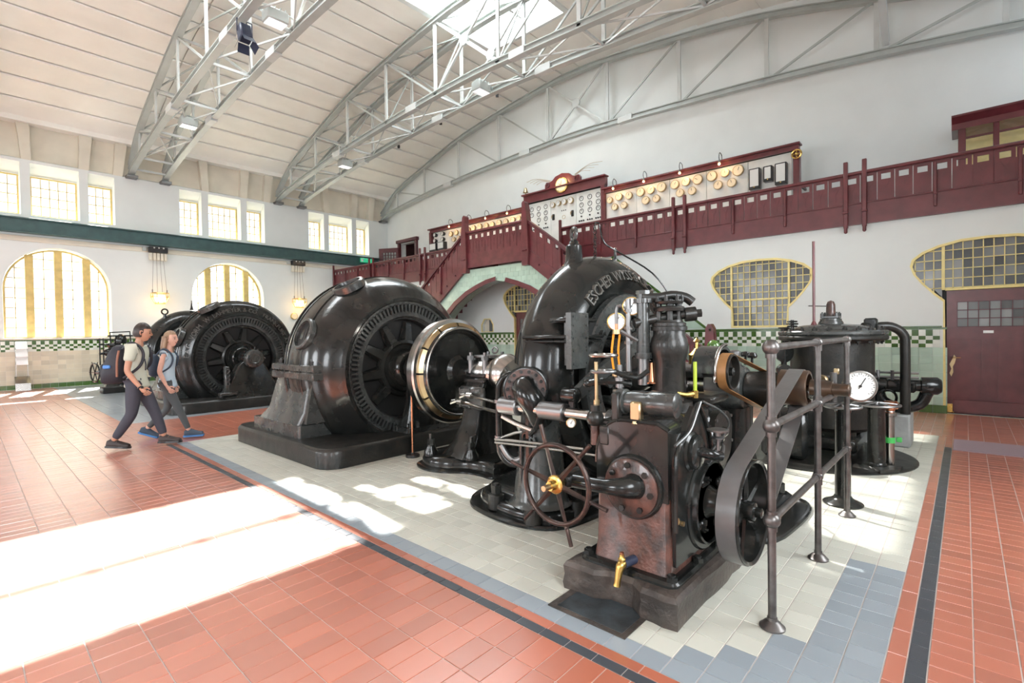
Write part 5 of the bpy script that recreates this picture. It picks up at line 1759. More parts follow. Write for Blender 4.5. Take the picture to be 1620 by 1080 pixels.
# ------------------------------------------------------------------ outboard bearing and belt drum on the turbine shaft
ob = thing('outboard_bearing', (4.35, 1.5, 0), 'black outboard bearing on a wide dished base behind the belt pulley', 'bearing')
ol = [(p.x, p.y) for p in catmull([Vector((a, b, 0)) for a, b in ((3.86, 1.06), (4.3, .96), (4.85, .97), (5.05, 1.15), (5.0, 1.6), (4.75, 1.95), (4.2, 2.05), (3.85, 1.9), (3.78, 1.5))], 4, True)]
m = MB(); loft_plate(m, ol, [(0, .003), (0, .022), (.012, .034), (.03, .034), (.04, .02)]); m.build('drip_tray', 'iron', ob)
m = MB(); loft_plate(m, ol, [(.14, .015), (.14, .09), (.18, .12)]); m.build('base', 'iron', ob)
m = MB(); frustum(m, [(4.0, 4.75, 1.2, 1.85, .11, .1), (4.08, 4.6, 1.27, 1.78, .3, .1), (4.12, 4.46, 1.3, 1.75, .6, .1), (4.10, 4.46, 1.3, 1.75, .92, .08)], None); m.build('column', 'iron', ob)
for a, b in ((4.78, 1.22), (4.78, 1.78), (3.98, 1.2)):
    m = MB(); m.cyl((a, b, .10), (a, b, .2), .06); m.cyl((a, b, .19), (a, b, .25), .04, n=6); m.build('anchor_bolt', 'iron', ob)
m = MB(); m.lathe((AX, 1.88, AZ), (0, -1, 0), [(0, .12), (.0, .18), (.04, .2), (.50, .2), (.56, .17), (.58, .12)], 32); m.build('bearing_shell', 'irong', ob)
m = MB(); m.cyl((AX, 2.1, AZ), (AX, .78, AZ), .055, n=20, b=.006); m.build('shaft', 'bright', ob)
m = MB(); m.lathe((AX, .86, AZ+.03), (0, -1, 0), [(0, .05), (0, .068), (.10, .068), (.14, .06), (.14, .045), (.24, .045), (.25, .03)], 24); m.build('shaft_end', 'drum', ob)
m = MB(); m.lathe((AX, 1.06, AZ+.03), (0, -1, 0), [(.01, .06), (0, .10), (0, .135), (.18, .135), (.19, .13), (.19, .11), (.14, .11), (.14, .06)], 36, cap=False); m.build('belt_drum', 'drum', ob)
m = MB(); m.lathe((AX, 1.30, AZ), (0, -1, 0), [(0, .05), (0, .14), (.10, .145), (.20, .14), (.20, .05)], 32); m.build('governor_drum', 'ironr', ob)
for k, (a, b) in enumerate(((4.16, 1.5), (4.30, 1.42))):
    m = MB(); m.lathe((a, b, AZ+.18), (0, 0, 1), [(0, .06), (.02, .06), (.03, .035), (.07, .035), (.08, .05), (.12, .05), (.13, .02)], 16); m.build('oil_cup', 'dull', ob)
m = MB(); m.lathe((4.02, 1.62, 1.19), (0, 0, 1), [(0, .03), (.05, .03), (.05, .06), (.15, .06), (.16, .068), (.175, .05), (.21, .015), (.26, .012), (.27, .03), (.30, .0)], 18); m.build('brass_lubricator', 'brass', ob)
m = MB(); m.ball((4.06, 1.50, 1.42), .05, 14); m.cyl((4.06, 1.50, 1.24), (4.06, 1.5, 1.40), .008); m.build('oil_glass', 'gtile', ob)
for a, b in ((4.30, 1.28), (4.46, 1.38)):
    m = MB(); m.lathe((a, b, 1.25), (0, 0, 1), [(0, .01), (.06, .01), (.07, .035), (.085, .042), (.11, .03), (.115, 0)], 14); m.build('oil_knob', 'iron', ob)

# governor unit with the flyball housing and its own pulley
# ------------------------------------------------------------------ oil-pressure governor (front machine)
gv = thing('governor', (2.95, 1.5, 0), 'black and rusty-brown cast-iron governor on a rough stone block, nearest machine to the camera', 'governor')
# rough stone block: noisy-edged
ol = []
for (xa, ya), (xb, yb) in (((2.43, 1.09), (3.46, 1.09)), ((3.46, 1.09), (3.46, 1.80)), ((3.46, 1.80), (2.43, 1.80)), ((2.43, 1.80), (2.43, 1.09))):
    for k in range(10):
        ol.append((xa+(xb-xa)*k/10+random.uniform(-.008, .008), ya+(yb-ya)*k/10+random.uniform(-.008, .008)))
# the notch worn by the drain in the left face
ol = [(a+(.05 if a < 2.45 and 1.34 < b < 1.55 else 0), b) for a, b in ol]
m = MB(); loft_plate(m, ol, [(.0, 0), (-.008, .04), (.004, .09), (-.004, .14), (.014, .165), (.03, .172)]); m.build('stone_block', 'stone', gv, angle=25)
m = MB(); loft_plate(m, rrect(2.50, 3.22, 1.13, 1.75, .06, 4), [(0, .168), (0, .185), (.012, .20), (.04, .203)])
m.build('bed_flange', 'iron', gv)
for a, b in ((2.545, 1.17), (2.545, 1.70), (3.17, 1.17), (2.86, 1.155)):
    MB().cyl((a, b, .20), (a, b, .225), .032, n=6).cyl((a, b, .22), (a, b, .235), .02, n=10).build('bolt', 'iron', gv)
# body: shaped plate profile (x,z) swept in y, with rounded cheek
bx0, bx1, by0, by1 = 2.57, 3.10, 1.19, 1.66
prof = [(2.56, .20), (3.14, .20), (3.10, .30), (3.10, .86), (3.06, .98), (2.99, 1.06), (2.90, 1.10), (2.80, 1.06), (2.70, .97), (2.61, .90), (2.57, .80)]
m = MB(); frustum(m, [(2.55, 3.14, 1.185, 1.67, .20, .03), (2.565, 3.12, 1.19, 1.66, .30, .03), (2.575, 3.10, 1.195, 1.655, .62, .03)], None); m.build('lower_casing', 'rust', gv, angle=30)
yz = [(1.20, .60), (1.655, .60), (1.655, .76)]+[(1.655-.17+.17*cos(radians(a_)), .80+.23*sin(radians(a_))) for a_ in range(0, 91, 15)]+[(1.26, 1.03), (1.20, 1.0)]
m = MB(); m.prism(yz, 2.572, 3.08, 'yz'); m.build('upper_casing', 'iron', gv, angle=35)
m = MB(); m.tube([(2.585, y_, z_) for y_, z_ in yz[2:]], .016, 8); m.build('casing_edge', 'iron', gv)
m = MB(); m.prism([(2.60, .25), (3.12, .25), (3.09, .56), (3.085, .86), (3.02, .98), (2.97, 1.05), (2.90, 1.10), (2.83, 1.05), (2.73, .98), (2.62, .98), (2.60, .84)], 1.17, 1.215, 'xz'); m.build('front_plate', 'iron', gv, angle=25)
m = MB(); m.tube([(3.10, 1.165, .45), (3.10, 1.165, .84), (3.02, 1.165, .99), (2.97, 1.165, 1.06), (2.90, 1.165, 1.115), (2.83, 1.165, 1.06), (2.72, 1.165, .95), (2.60, 1.165, .86), (2.585, 1.165, .45)], .014, 8, smooth=3); m.build('casing_rim', 'iron', gv)
m = MB(); m.lathe((2.85, 1.66, .95), (0, -1, 0), [(0, .0), (0, .12), (.2, .13), (.42, .10), (.46, .06)], 24); m.build('shoulder', 'iron', gv)
# round flange on the left face
fc = Vector((2.56, 1.41, .66)); fd = Vector((-1, 0, 0))
m = MB(); m.lathe(fc-fd*.04, fd, [(0, .19), (.04, .185), (.055, .175)], 40); m.build('flange_collar', 'iron', gv)
m = MB(); m.lathe(fc, fd, [(0, .165), (.025, .165), (.03, .158), (.03, .0)], 40); m.build('round_flange', 'rust', gv)
m = MB(); m.boltring(fc+fd*.03, fd, .13, 7, .018, .016, a0=.3, stud=False); m.build('flange_bolts', 'iron', gv, kind='stuff')
P = catmull([Vector(p) for p in ((2.54, 1.385, .675), (2.49, 1.40, .675), (2.45, 1.45, .675), (2.43, 1.53, .672), (2.43, 1.64, .668), (2.43, 1.74, .665))], 5)
m = MB(); m.tube(P, lambda q: .075-.032*min(1, q*1.9) if q < .55 else .040, 18); m.build('spindle_arm', 'iron', gv)
m = MB(); m.lathe((2.58, 1.76, .67), (-1, 0, 0), [(0, .05), (.05, .058), (.18, .05), (.22, .035)], 20); m.build('spindle_bearing', 'iron', gv)
m = MB(); m.cyl((2.62, 1.19, .50), (2.62, 1.165, .50), .02, n=6); m.cyl((2.66, 1.175, .48), (2.66, 1.15, .48), .014); m.build('plug_screw', 'bronze', gv)
# handwheel
hc = Vector((2.30, 1.76, .668)); hd_ = Vector((-1, .0, 0))
m = MB(); m.torus(hc, hd_, .228, .015, 56, 10); hwp = m.build('handwheel', 'wheel', gv)
for k in range(6):
    a = 2*pi*k/6+.22
    d = Vector((0, cos(a), sin(a))); s = Vector((0, -sin(a), cos(a)))
    m = MB(); vs = []
    for r, w, th in ((.035, .020, .012), (.12, .016, .009), (.215, .013, .008)):
        for e, g in ((-w, 0), (0, -th), (w, 0), (0, th)): vs.append(hc+d*r+s*e+Vector((g, 0, 0)))
    m.add(vs, [(i*4+j, i*4+(j+1) % 4, i*4+4+(j+1) % 4, i*4+4+j) for i in range(2) for j in range(4)]); m.build('spoke', 'wheel', hwp)
    m = MB(); m.tube([hc+d*.242, hc+d*.26, hc+d*.30, hc+d*.352], lambda q: .008+.004*(q > .3), 10); m.ball(hc+d*.246, .015, 8); m.build('grip', 'wheel', hwp)
m = MB(); m.lathe(hc+Vector((.04, 0, 0)), hd_, [(0, .03), (.02, .05), (.05, .055), (.055, .048), (.058, .030), (.10, .026)], 28); m.build('hub', 'brass', hwp)
m = MB(); m.cyl(hc+Vector((-.05, 0, 0)), hc+Vector((-.115, 0, 0)), .018, .016); m.cyl(hc+Vector((.0, 0, 0)), hc+Vector((.30, 0, 0)), .02); m.build('spindle', 'bronze', hwp)
# brass drain tap
m = MB(); m.cyl((2.57, 1.40, .245), (2.47, 1.42, .245), .026, n=14); m.build('drain_nipple', 'blueblack', gv)
m = MB(); m.tube([(2.49, 1.42, .247), (2.455, 1.425, .243), (2.44, 1.43, .215), (2.425, 1.432, .165), (2.420, 1.434, .135)], lambda q: .022+.004*sin(q*6), 12, smooth=4); m.lathe((2.462, 1.425, .255), (0, 0, 1), [(0, .02), (.02, .022), (.03, .014), (.045, .014), (.052, .0)], 12); m.build('drain_tap', 'brass', gv)
m = MB(); m.cyl((2.462, 1.425, .285), (2.462, 1.425, .312), .012, n=8); m.build('tap_square', 'copper', gv)
# big round cover on the front face, smaller ones above
m = MB(); m.lathe((3.03, 1.20, .51), (0, -1, 0), [(0, .285), (.035, .285), (.045, .275), (.045, .25), (.07, .245), (.075, .235), (.06, .23)], 48, cap=False); m.build('cover_ring', 'iron', gv)
m = MB(); m.lathe((3.03, 1.15, .51), (0, -1, 0), [(0, .24), (.0, .10), (.03, .08), (.10, .07), (.11, .055)], 36); m.build('cover_dish', 'iron', gv)
for k in range(4):
    a = pi/2*k+.6; m = MB(); m.box((3.03+.17*cos(a), 1.14, .51+.17*sin(a)), (.10, .03, .05), .01); m.bolt((3.03+.2*cos(a), 1.13, .51+.2*sin(a)), (0, -1, 0), .02, .02); m.build('cover_lug', 'iron', gv)
m = MB(); m.lathe((2.82, 1.19, .85), (0, -1, 0), [(0, .115), (.025, .115), (.035, .10), (.06, .098), (.07, .08), (.07, .0)], 30); m.build('port_cover', 'iron', gv)
m = MB(); m.tube([(2.84, 1.13, .85), (2.86, 1.07, .84), (2.93, 1.05, .82)], .03, 12, smooth=4); m.build('port_elbow', 'iron', gv)
m = MB(); m.lathe((3.20, 1.22, .83), (0, -1, 0), [(0, .10), (.04, .10), (.05, .09), (.06, .06), (.075, .03)], 28); m.boltring((3.20, 1.175, .83), (0, -1, 0), .075, 6, .014, .015); m.build('port_cover', 'iron', gv)
m = MB(); m.box((3.20, 1.40, .72), (.24, .34, .50), .04); m.build('side_casing', 'iron', gv)
m = MB(); m.cyl((2.90, 1.05, .86), (2.90, 1.05, .93), .010, n=8); m.lathe((2.90, 1.05, .925), (0, 0, 1), [(0, .03), (.01, .034), (.018, .018), (.04, .020), (.045, .058), (.055, .060), (.06, .04)], 20); m.build('grease_cup', 'dull', gv)
m = MB(); m.tube([(3.02, 1.16, .78), (3.16, 1.08, .95), (3.10, 1.1, 1.05), (2.93, 1.15, 1.13)], .008, 8, smooth=5); m.tube([(2.60, 1.17, .92), (2.74, 1.15, .98), (2.84, 1.15, 1.07), (2.90, 1.15, 1.13)], .010, 8, smooth=5); m.build('oil_pipe', 'irong', gv)
# rocker bench above: worn block with cylinder
m = MB(); m.box((2.70, 1.44, 1.0), (.18, .42, .03), .008); m.box((2.60, 1.60, .93), (.07, .07, .12), .01); m.box((2.60, 1.53, 1.09), (.05, .05, .20), .01); m.build('bench', 'ironr', gv)
m = MB(); m.lathe((2.66, 1.55, 1.13), (0.05, -1, 0), [(0, .05), (0, .075), (.05, .075), (.055, .06), (.09, .068), (.20, .068), (.21, .075), (.36, .072), (.37, .05)], 26); m.build('servo_barrel', 'irong', gv)
m = MB(); m.box((2.60, 1.40, 1.09), (.05, .07, .11), .01); m.cyl((2.585, 1.40, 1.03), (2.585, 1.40, .97), .012); m.lathe((2.585, 1.40, 1.035), (0, 0, -1), [(0, .02), (.015, .022), (.03, .008)], 10); m.build('brass_valve', 'bronze', gv)
m = MB(); m.ball((2.60, 1.68, 1.02), .055, 14); m.cyl((2.60, 1.68, 1.04), (2.60, 1.68, 1.10), .03); m.build('ball_joint', 'ironr', gv)
m = MB(); m.cyl((2.60, 1.68, .98), (2.60, 1.68, .86), .03, n=12); m.build('stub', 'rust', gv)

# valve gear: slender spindles and handwheels left of the tower
vg = thing('valve_gear', (2.75, 1.66, 1.1), 'cluster of small valve spindles and hand wheels on top of the governor', 'valve')
m = MB(); m.cyl((2.68, 1.72, 1.0), (2.68, 1.72, 1.36), .012); m.cyl((2.68, 1.72, 1.0), (2.68, 1.72, 1.12), .02); m.build('spindle', 'bronze', vg)
for z, r, k in ((1.30, .075, 'dull'), (1.40, .085, 'bright')):
    m = MB(); m.torus((2.70, 1.68, z), (0, 0, 1), r, .010, 28, 8); m.tube([(2.70-r, 1.68, z), (2.70+r, 1.68, z)], .007, 6); m.tube([(2.70, 1.68-r, z), (2.70, 1.68+r, z)], .007, 6); m.ball((2.70, 1.68, z), .018, 8); m.build('small_handwheel', k, vg)
m = MB()
for z, r in ((1.06, .03), (1.09, .042), (1.13, .03), (1.16, .045), (1.20, .028), (1.24, .035)): m.cyl((2.76, 1.60, z), (2.76, 1.60, z+.022), r, n=14)
m.cyl((2.76, 1.60, 1.02), (2.76, 1.60, 1.34), .016); m.build('gland_stack', 'dull', vg)
m = MB(); m.tube([(2.68, 1.78, 1.22), (2.72, 1.66, 1.24), (2.80, 1.54, 1.22)], .022, 8, smooth=3); m.ball((2.68, 1.79, 1.22), .03, 10); m.box((2.78, 1.56, 1.27), (.06, .06, .06), .01); m.tube([(2.72, 1.62, 1.30), (2.78, 1.50, 1.26), (2.86, 1.46, 1.30)], .016, 8, smooth=3); m.build('crosshead', 'iron', vg)
m = MB(); m.tube([(2.80, 1.66, 1.14), (2.9, 1.5, 1.145), (3.1, 1.40, 1.12)], .016, 8, smooth=3); m.build('link', 'bright', vg)

# pressure tower
tw = thing('pressure_cylinder', (3.25, 1.53, 1.05), 'upright dark pressure cylinder with pipework and a lime sight glass', 'cylinder')
TX, TY = 3.25, 1.50
m = MB(); m.lathe((TX, TY, 1.02), (0, 0, 1), [(0, .15), (.05, .15), (.06, .11), (.32, .105), (.37, .12), (.42, .127), (.47, .12), (.50, .105), (.53, .105), (.53, .12), (.555, .12), (.56, .112), (.58, .112), (.585, .095), (.60, .09)], 36); m.build('barrel', 'ironr', tw)
m = MB(); m.box((TX-.02, TY, .98), (.42, .40, .09), .02); m.build('seat', 'ironr', tw)
m = MB(); m.tube([(TX-.15, TY+.18, 1.60), (TX-.05, TY+.08, 1.63), (TX+.04, TY-.06, 1.655), (TX+.07, TY-.12, 1.66)], lambda q: .034, 12, smooth=3); m.cyl((TX+.05, TY-.09, 1.655), (TX+.09, TY-.15, 1.662), .048, n=16); m.cyl((TX+.09, TY-.15, 1.662), (TX+.11, TY-.18, 1.665), .03, n=6); m.build('cross_pipe', 'ironr', tw)
m = MB()
for a, b in ((-.05, .05), (.05, .02), (.02, -.06), (-.03, -.02)): m.cyl((TX+a, TY+b, 1.60), (TX+a, TY+b, 1.76), .022, n=10)
m.lathe((TX, TY, 1.68), (0, 0, 1), [(0, .10), (.02, .105), (.03, .10), (.035, .08)], 28); m.lathe((TX, TY, 1.73), (0, 0, 1), [(0, .09), (.015, .095), (.02, .07)], 26)
m.build('valve_chest', 'ironr', tw)
m = MB(); m.tube([(TX-.13, TY+.14, 1.78), (TX-.04, TY+.06, 1.775), (TX+.02, TY-.01, 1.79), (TX+.08, TY-.08, 1.775), (TX+.11, TY-.12, 1.74)], .032, 12, smooth=3); m.boltring((TX, TY, 1.75), (0, 0, 1), .085, 7, .013, .03); m.build('top_pipe', 'ironr', tw)
m = MB(); m.cyl((TX-.10, TY+.14, 1.36), (TX-.10, TY+.14, 1.80), .045, n=18); m.cyl((TX-.10, TY+.14, 1.36), (TX-.10, TY+.14, 1.40), .06, n=18); m.cyl((TX-.10, TY+.14, 1.74), (TX-.10, TY+.14, 1.77), .065, n=18); m.cyl((TX-.10, TY+.14, 1.80), (TX-.10, TY+.14, 1.825), .05, n=8)
m.build('side_cylinder', 'irong', tw)
m = MB(); m.cyl((TX-.16, TY+.22, 1.25), (TX-.16, TY+.22, 1.77), .020, n=12); m.cyl((TX-.10, TY+.14, 1.18), (TX-.10, TY+.14, 1.36), .038, n=14)
for z in (1.46, 1.56, 1.68): m.cyl((TX-.16, TY+.22, z), (TX-.16, TY+.22, z+.02), .03, n=8)
m.tube([(TX-.16, TY+.22, 1.70), (TX-.20, TY+.28, 1.72), (TX-.20, TY+.29, 1.60)], .013, 8, smooth=3)
m.tube([(TX-.20, TY+.26, 1.55), (TX-.14, TY+.16, 1.48)], .014, 6)
m.build('small_pipework', 'dull', tw)
m = MB(); m.lathe((TX-.06, TY+.10, 1.19), (0, 0, 1), [(0, .055), (.008, .055), (.01, .03), (.03, .026), (.10, .016), (.14, .014)], 16); m.build('copper_funnel', 'copper', tw)
for s in (0, 1):
    m = MB(); m.tube([(TX-.22+.03*s, TY+.30-.03*s, 1.53), (TX-.23+.035*s, TY+.31-.03*s, 1.40), (TX-.22+.03*s, TY+.30-.03*s, 1.27)], .008, 8, smooth=4); m.build('oil_gauge_glass', 'orange', tw)
m = MB(); m.cyl((TX-.205, TY+.285, 1.24), (TX-.205, TY+.285, 1.27), .035); m.cyl((TX-.205, TY+.285, 1.53), (TX-.205, TY+.285, 1.56), .03); m.build('gauge_glass_mount', 'bronze', tw)
m = MB(); m.cyl((TX+.02, TY-.17, 1.14), (TX+.02, TY-.17, 1.34), .012); m.build('sight_glass', 'lime', tw)
m = MB(); m.tube([(TX-.06, TY-.08, 1.13), (TX-.02, TY-.13, 1.12), (TX+.02, TY-.17, 1.13)], .017, 8, smooth=3); m.cyl((TX+.02, TY-.17, 1.10), (TX+.02, TY-.17, 1.15), .02, n=8); m.build('sight_glass_cock', 'brass', tw)


def dial_gauge(c, d, r, lab, nm='pressure_gauge', m_='brass'):
    c = Vector(c); d = Vector(d).normalized()
    g = thing(nm, c-Vector((0, 0, r)), lab, 'gauge')
    MB().lathe(c-d*.035, d, [(0, r*.9), (.005, r), (.035, r), (.045, r*1.02), (.047, r*.92)], 32, cap=False).lathe(c-d*.035, d, [(0, r*.9), (.001, 0)], 32, cap=False).build('case', m_, g)
    MB().lathe(c+d*.001, d, [(0, r*.93), (.003, r*.93)], 32).build('dial', 'dial', g)
    u = Vector((0, 0, 1)).cross(d).normalized(); w = d.cross(u)
    t = MB()
    for k in range(28):
        a = radians(-45+270*k/27); q = u*cos(a)+w*sin(a)
        bar(t, c+d*.005+q*r*.74, c+d*.005+q*r*(.86 if k % 3 else .66), r*.03, .001)
    t.build('scale_marks', 'black', g, smooth=False)
    n_ = MB(); a = radians(60); q = u*cos(a)+w*sin(a); bar(n_, c+d*.007-q*r*.2, c+d*.007+q*r*.62, r*.05, .002); n_.cyl(c+d*.005, c+d*.010, r*.09, n=12); n_.build('needle', 'black', g)
    return g


dial_gauge((TX-.15, TY+.20, 1.70+.02), (-.80, -.60, .04), .062, 'upper white dial pressure gauge in a brass case on the pressure cylinder')
g_ = dial_gauge((TX-.20, TY+.29, 1.615), (-.80, -.60, .0), .062, 'lower white dial pressure gauge beside the orange gauge glass')
dial_gauge((2.60, 1.86, .97), (-.85, -.5, .05), .030, 'tiny brass-cased gauge on the end of the regulating shaft')
m = MB(); m.cyl((TX-.20, TY+.29, 1.55), (TX-.20, TY+.29, 1.6), .012); m.build('gauge_stem', 'copper', g_)

# right-hand gear casings between tower and pulleys
gc = thing('gear_casing', (3.65, 1.45, .25), 'rounded rusty gear casing with pipes behind the big belt pulley', 'gearbox')
m = MB()
o = [(3.42, .78), (3.42, .88), (3.47, .96), (3.58, .98), (3.70, .96), (3.76, .88), (3.76, .78), (3.72, .66), (3.6, .60), (3.48, .64)]
m.prism([(p.x, p.y) for p in catmull([Vector((a, b, 0)) for a, b in o], 3, True)], 1.26, 1.32, 'xz'); m.build('oval_cover', 'ironr', gc)
m = MB(); m.box((3.60, 1.50, .62), (.42, .40, .74), .05); m.box((3.58, 1.5, .13), (.50, .46, .26), .03); m.build('case', 'iron', gc)
m = MB()
for a, z in ((3.45, .93), (3.6, .965), (3.73, .93), (3.74, .75), (3.46, .72)): m.bolt((a, 1.26, z), (0, -1, 0), .012, .01, False)
m.build('cover_screws', 'dull', gc, kind='stuff')
m = MB(); m.tube([(3.30, 1.20, .84), (3.45, 1.21, .835), (3.56, 1.22, .85), (3.58, 1.26, .86)], .014, 8, smooth=4); m.cyl((3.28, 1.20, .84), (3.31, 1.20, .84), .03, n=8); m.cyl((3.33, 1.2, .84), (3.35, 1.2, .84), .034, n=14); m.build('pipe', 'bright', gc)
m = MB(); m.tube([(3.22, 1.18, .72), (3.36, 1.20, .71), (3.46, 1.22, .76), (3.47, 1.26, .77)], .015, 8, smooth=4); m.build('pipe', 'dull', gc)
m = MB(); m.box((3.45, 1.5, 1.02), (.30, .30, .05), .01); m.lathe((3.42, 1.38, .90), (0, 0, 1), [(0, .06), (.08, .06), (.08, .075), (.1, .075), (.11, .04)], 18); m.build('top_cover', 'iron', gc)

# fly-ball governor head with curved guard and strap pulley
gh = thing('flyball_governor', (3.5, 1.4, 1.05), 'governor head with curved polished guard and a brown belt pulley', 'governor')
m = MB(); m.lathe((3.55, 1.60, 1.26), (0, -1, 0), [(0, .04), (.18, .045), (.28, .045), (.30, .03)], 20); m.build('shaft_sleeve', 'dull', gh)
m = MB(); m.cyl((3.44, 1.56, 1.17), (3.50, 1.36, 1.17), .055, n=20); m.cyl((3.40, 1.62, 1.17), (3.43, 1.55, 1.17), .085, n=20, b=.01); m.cyl((3.45, 1.52, 1.17), (3.47, 1.46, 1.17), .085, n=20, b=.01); m.build('coupling_discs', 'bright', gh)
m = MB(); m.box((3.44, 1.5, 1.245), (.10, .34, .05), .01); m.box((3.5, 1.42, 1.08), (.30, .36, .06), .02); m.build('bracket', 'ironr', gh)
# guard: curved shell
m = MB(); n = 14; vs = []
for i in range(n+1):
    a = radians(185-150*i/n)
    for y in (1.24, 1.40): vs.append((3.56+.185*cos(a), y, 1.27+.165*sin(a)))
    for y in (1.40, 1.24): vs.append((3.56+.165*cos(a), y, 1.27+.145*sin(a)))
m.add(vs, [(i*4+j, i*4+(j+1) % 4, i*4+4+(j+1) % 4, i*4+4+j) for i in range(n) for j in range(4)]+[(3, 2, 1, 0), (n*4, n*4+1, n*4+2, n*4+3)]); m.build('guard', 'irong', gh)
m = MB(); m.tube([(3.56+.195*cos(radians(195-110*k/8)), 1.235, 1.27+.175*sin(radians(195-110*k/8))) for k in range(9)], .012, 8); m.box((3.37, 1.235, 1.22), (.06, .02, .05), .008); m.build('guard_rim', 'bright', gh)
PC = Vector((3.50, 1.20, 1.265))
m = MB(); m.lathe(PC+Vector((0, .045, 0)), (0, -1, 0), [(.03, .09), (0, .115), (0, .12), (.09, .12), (.09, .108), (.03, .10)], 36, cap=False); m.lathe(PC+Vector((0, .0, 0)), (0, -1, 0), [(-.03, .03), (-.02, .105), (0, .105), (0, .03), (.04, .028), (.05, .0)], 28); m.build('belt_pulley', 'ironr', gh)


def belt(mb, c0, r0, c1, r1, y, w, th=.004, cross=False, sag=0):
    """open flat belt in the xz plane around two pulleys"""
    a = Vector((c0[0], c0[1])); b = Vector((c1[0], c1[1])); d = b-a; L = d.length; ang = atan2(d.y, d.x)
    ph = math.acos((r0-r1)/L) if not cross else math.acos((r0+r1)/L)
    pts = []
    for i in range(17):
        t = ang+ph+(2*pi-2*ph)*i/16; pts.append(a+Vector((cos(t), sin(t)))*(r0+th/2))
    if not cross:
        for i in range(17):
            t = ang-ph+(2*ph)*i/16; pts.append(b+Vector((cos(t), sin(t)))*(r1+th/2))
    else:
        for i in range(17):
            t = ang+pi-ph-(2*pi-2*ph)*i/16 if False else ang+pi+ph-(-2*0)-(2*ph-2*pi)*0
            pts.append(b)
    n = len(pts); vs = []
    for i, p in enumerate(pts):
        q = pts[(i+1) % n]; o = pts[i-1]; t = (q-o).normalized(); nr = Vector((t.y, -t.x))
        for s, e in ((-1, 1), (1, 1), (1, -1), (-1, -1)): vs.append((p.x+nr.x*th/2*e, y+s*w/2, p.y+nr.y*th/2*e))
    mb.add(vs, [(i*4+j, i*4+(j+1) % 4, ((i+1) % n)*4+(j+1) % 4, ((i+1) % n)*4+j) for i in range(n) for j in range(4)])
    return mb


bb = tag(belt(MB(), (PC.x, PC.z), .122, (AX, AZ), .147, 1.20, .06).build('governor_belt', 'beltb'), 'narrow brown leather belt from the governor head to the turbine shaft', 'belt')

# big belt pulley and grey belt
bpul = thing('belt_pulley', (3.03, .95, .2), 'large dark belt pulley with spokes driven by the wide grey belt', 'pulley')
LC = Vector((3.03, .95, .505)); LR = .295
m = MB(); m.lathe(LC+Vector((0, .065, 0)), (0, -1, 0), [(.01, LR-.02), (0, LR-.004), (.005, LR), (.125, LR), (.13, LR-.004), (.12, LR-.02), (.01, LR-.02)], 56, cap=False); m.build('rim', 'iron', bpul)
m = MB(); m.lathe(LC+Vector((0, .08, 0)), (0, -1, 0), [(0, .03), (0, .055), (.13, .055), (.14, .05), (.145, .03), (.175, .028), (.18, .02)], 28); m.build('hub', 'iron', bpul)
for k in range(6):
    a = 2*pi*k/6+.35; d = Vector((cos(a), 0, sin(a))); s = Vector((-sin(a), 0, cos(a)))
    m = MB(); vs = []
    for r, w, th in ((.04, .022, .014), (LR-.015, .014, .010)):
        for e, g in ((-w, 0), (0, -th), (w, 0), (0, th)): vs.append(LC+d*r+s*e+Vector((0, g, 0)))
    m.add(vs, [(j, (j+1) % 4, 4+(j+1) % 4, 4+j) for j in range(4)]); m.build('spoke', 'iron', bpul)
m = MB(); m.cyl(LC+Vector((0, .22, 0)), LC+Vector((0, -.085, 0)), .028, n=20); m.build('axle', 'bright', bpul)
gb = tag(belt(MB(), (LC.x, LC.z), LR, (AX, AZ+.03), .135, .955, .105, .006).build('drive_belt', 'belt'), 'wide grey flat belt running from the big pulley up to the belt drum', 'belt')

# ------------------------------------------------------------------ tubular safety railing
hr_ = thing('safety_railing', (3.84, .73, 0), 'grey tubular steel safety railing with ball joints right of the belt pulley', 'railing')
posts = [(2.80, .742), (3.84, .732), (4.88, .722)]
for i, (a, b) in enumerate(posts):
    p = MB().cyl((a, b, 0.03), (a, b, 1.45), .0205, n=18).build('post', 'railm', hr_)
    MB().lathe((a, b, 0.001), (0, 0, 1), [(0, .062), (.008, .062), (.016, .052), (.03, .04), (.04, .026), (.055, .024)], 22).build('foot_flange', 'railm', p)
for z in (1.455, 1.05, .56):
    m = MB(); m.cyl((2.80, .742, z), (4.88, .722, z), .0195, n=16); m.build('rail', 'railm', hr_)
    for i, (a, b) in enumerate(posts):
        m = MB()
        if i == 0: m.ball((a-.0, b, z), .042, 18); m.cyl((a+.02, b, z), (a+.075, b, z), .027, n=14)
        else: m.ball((a, b, z), .033, 16); m.cyl((a-.06, b, z), (a+.055, b, z), .026, n=14)
        m.cyl((a, b, z-.055), (a, b, z+(.02 if z > 1.4 else .05)), .027, n=14)
        m.build('ball_joint', 'railm', hr_)

# drain cover in the floor
dc = thing('floor_hatch', (2.36, 1.51, 0), 'dark steel floor hatch in front of the stone block', 'hatch')
MB().prism(rect(2.205, 2.53, 1.265, 1.755), .001, .006, 'xy', [rect(2.235, 2.50, 1.297, 1.71)]).build('frame', 'stone', dc, smooth=False)
MB().box((2.3675, 1.5035, .004), (.262, .41, .006), .001).build('cover_plate', 'plate', dc)

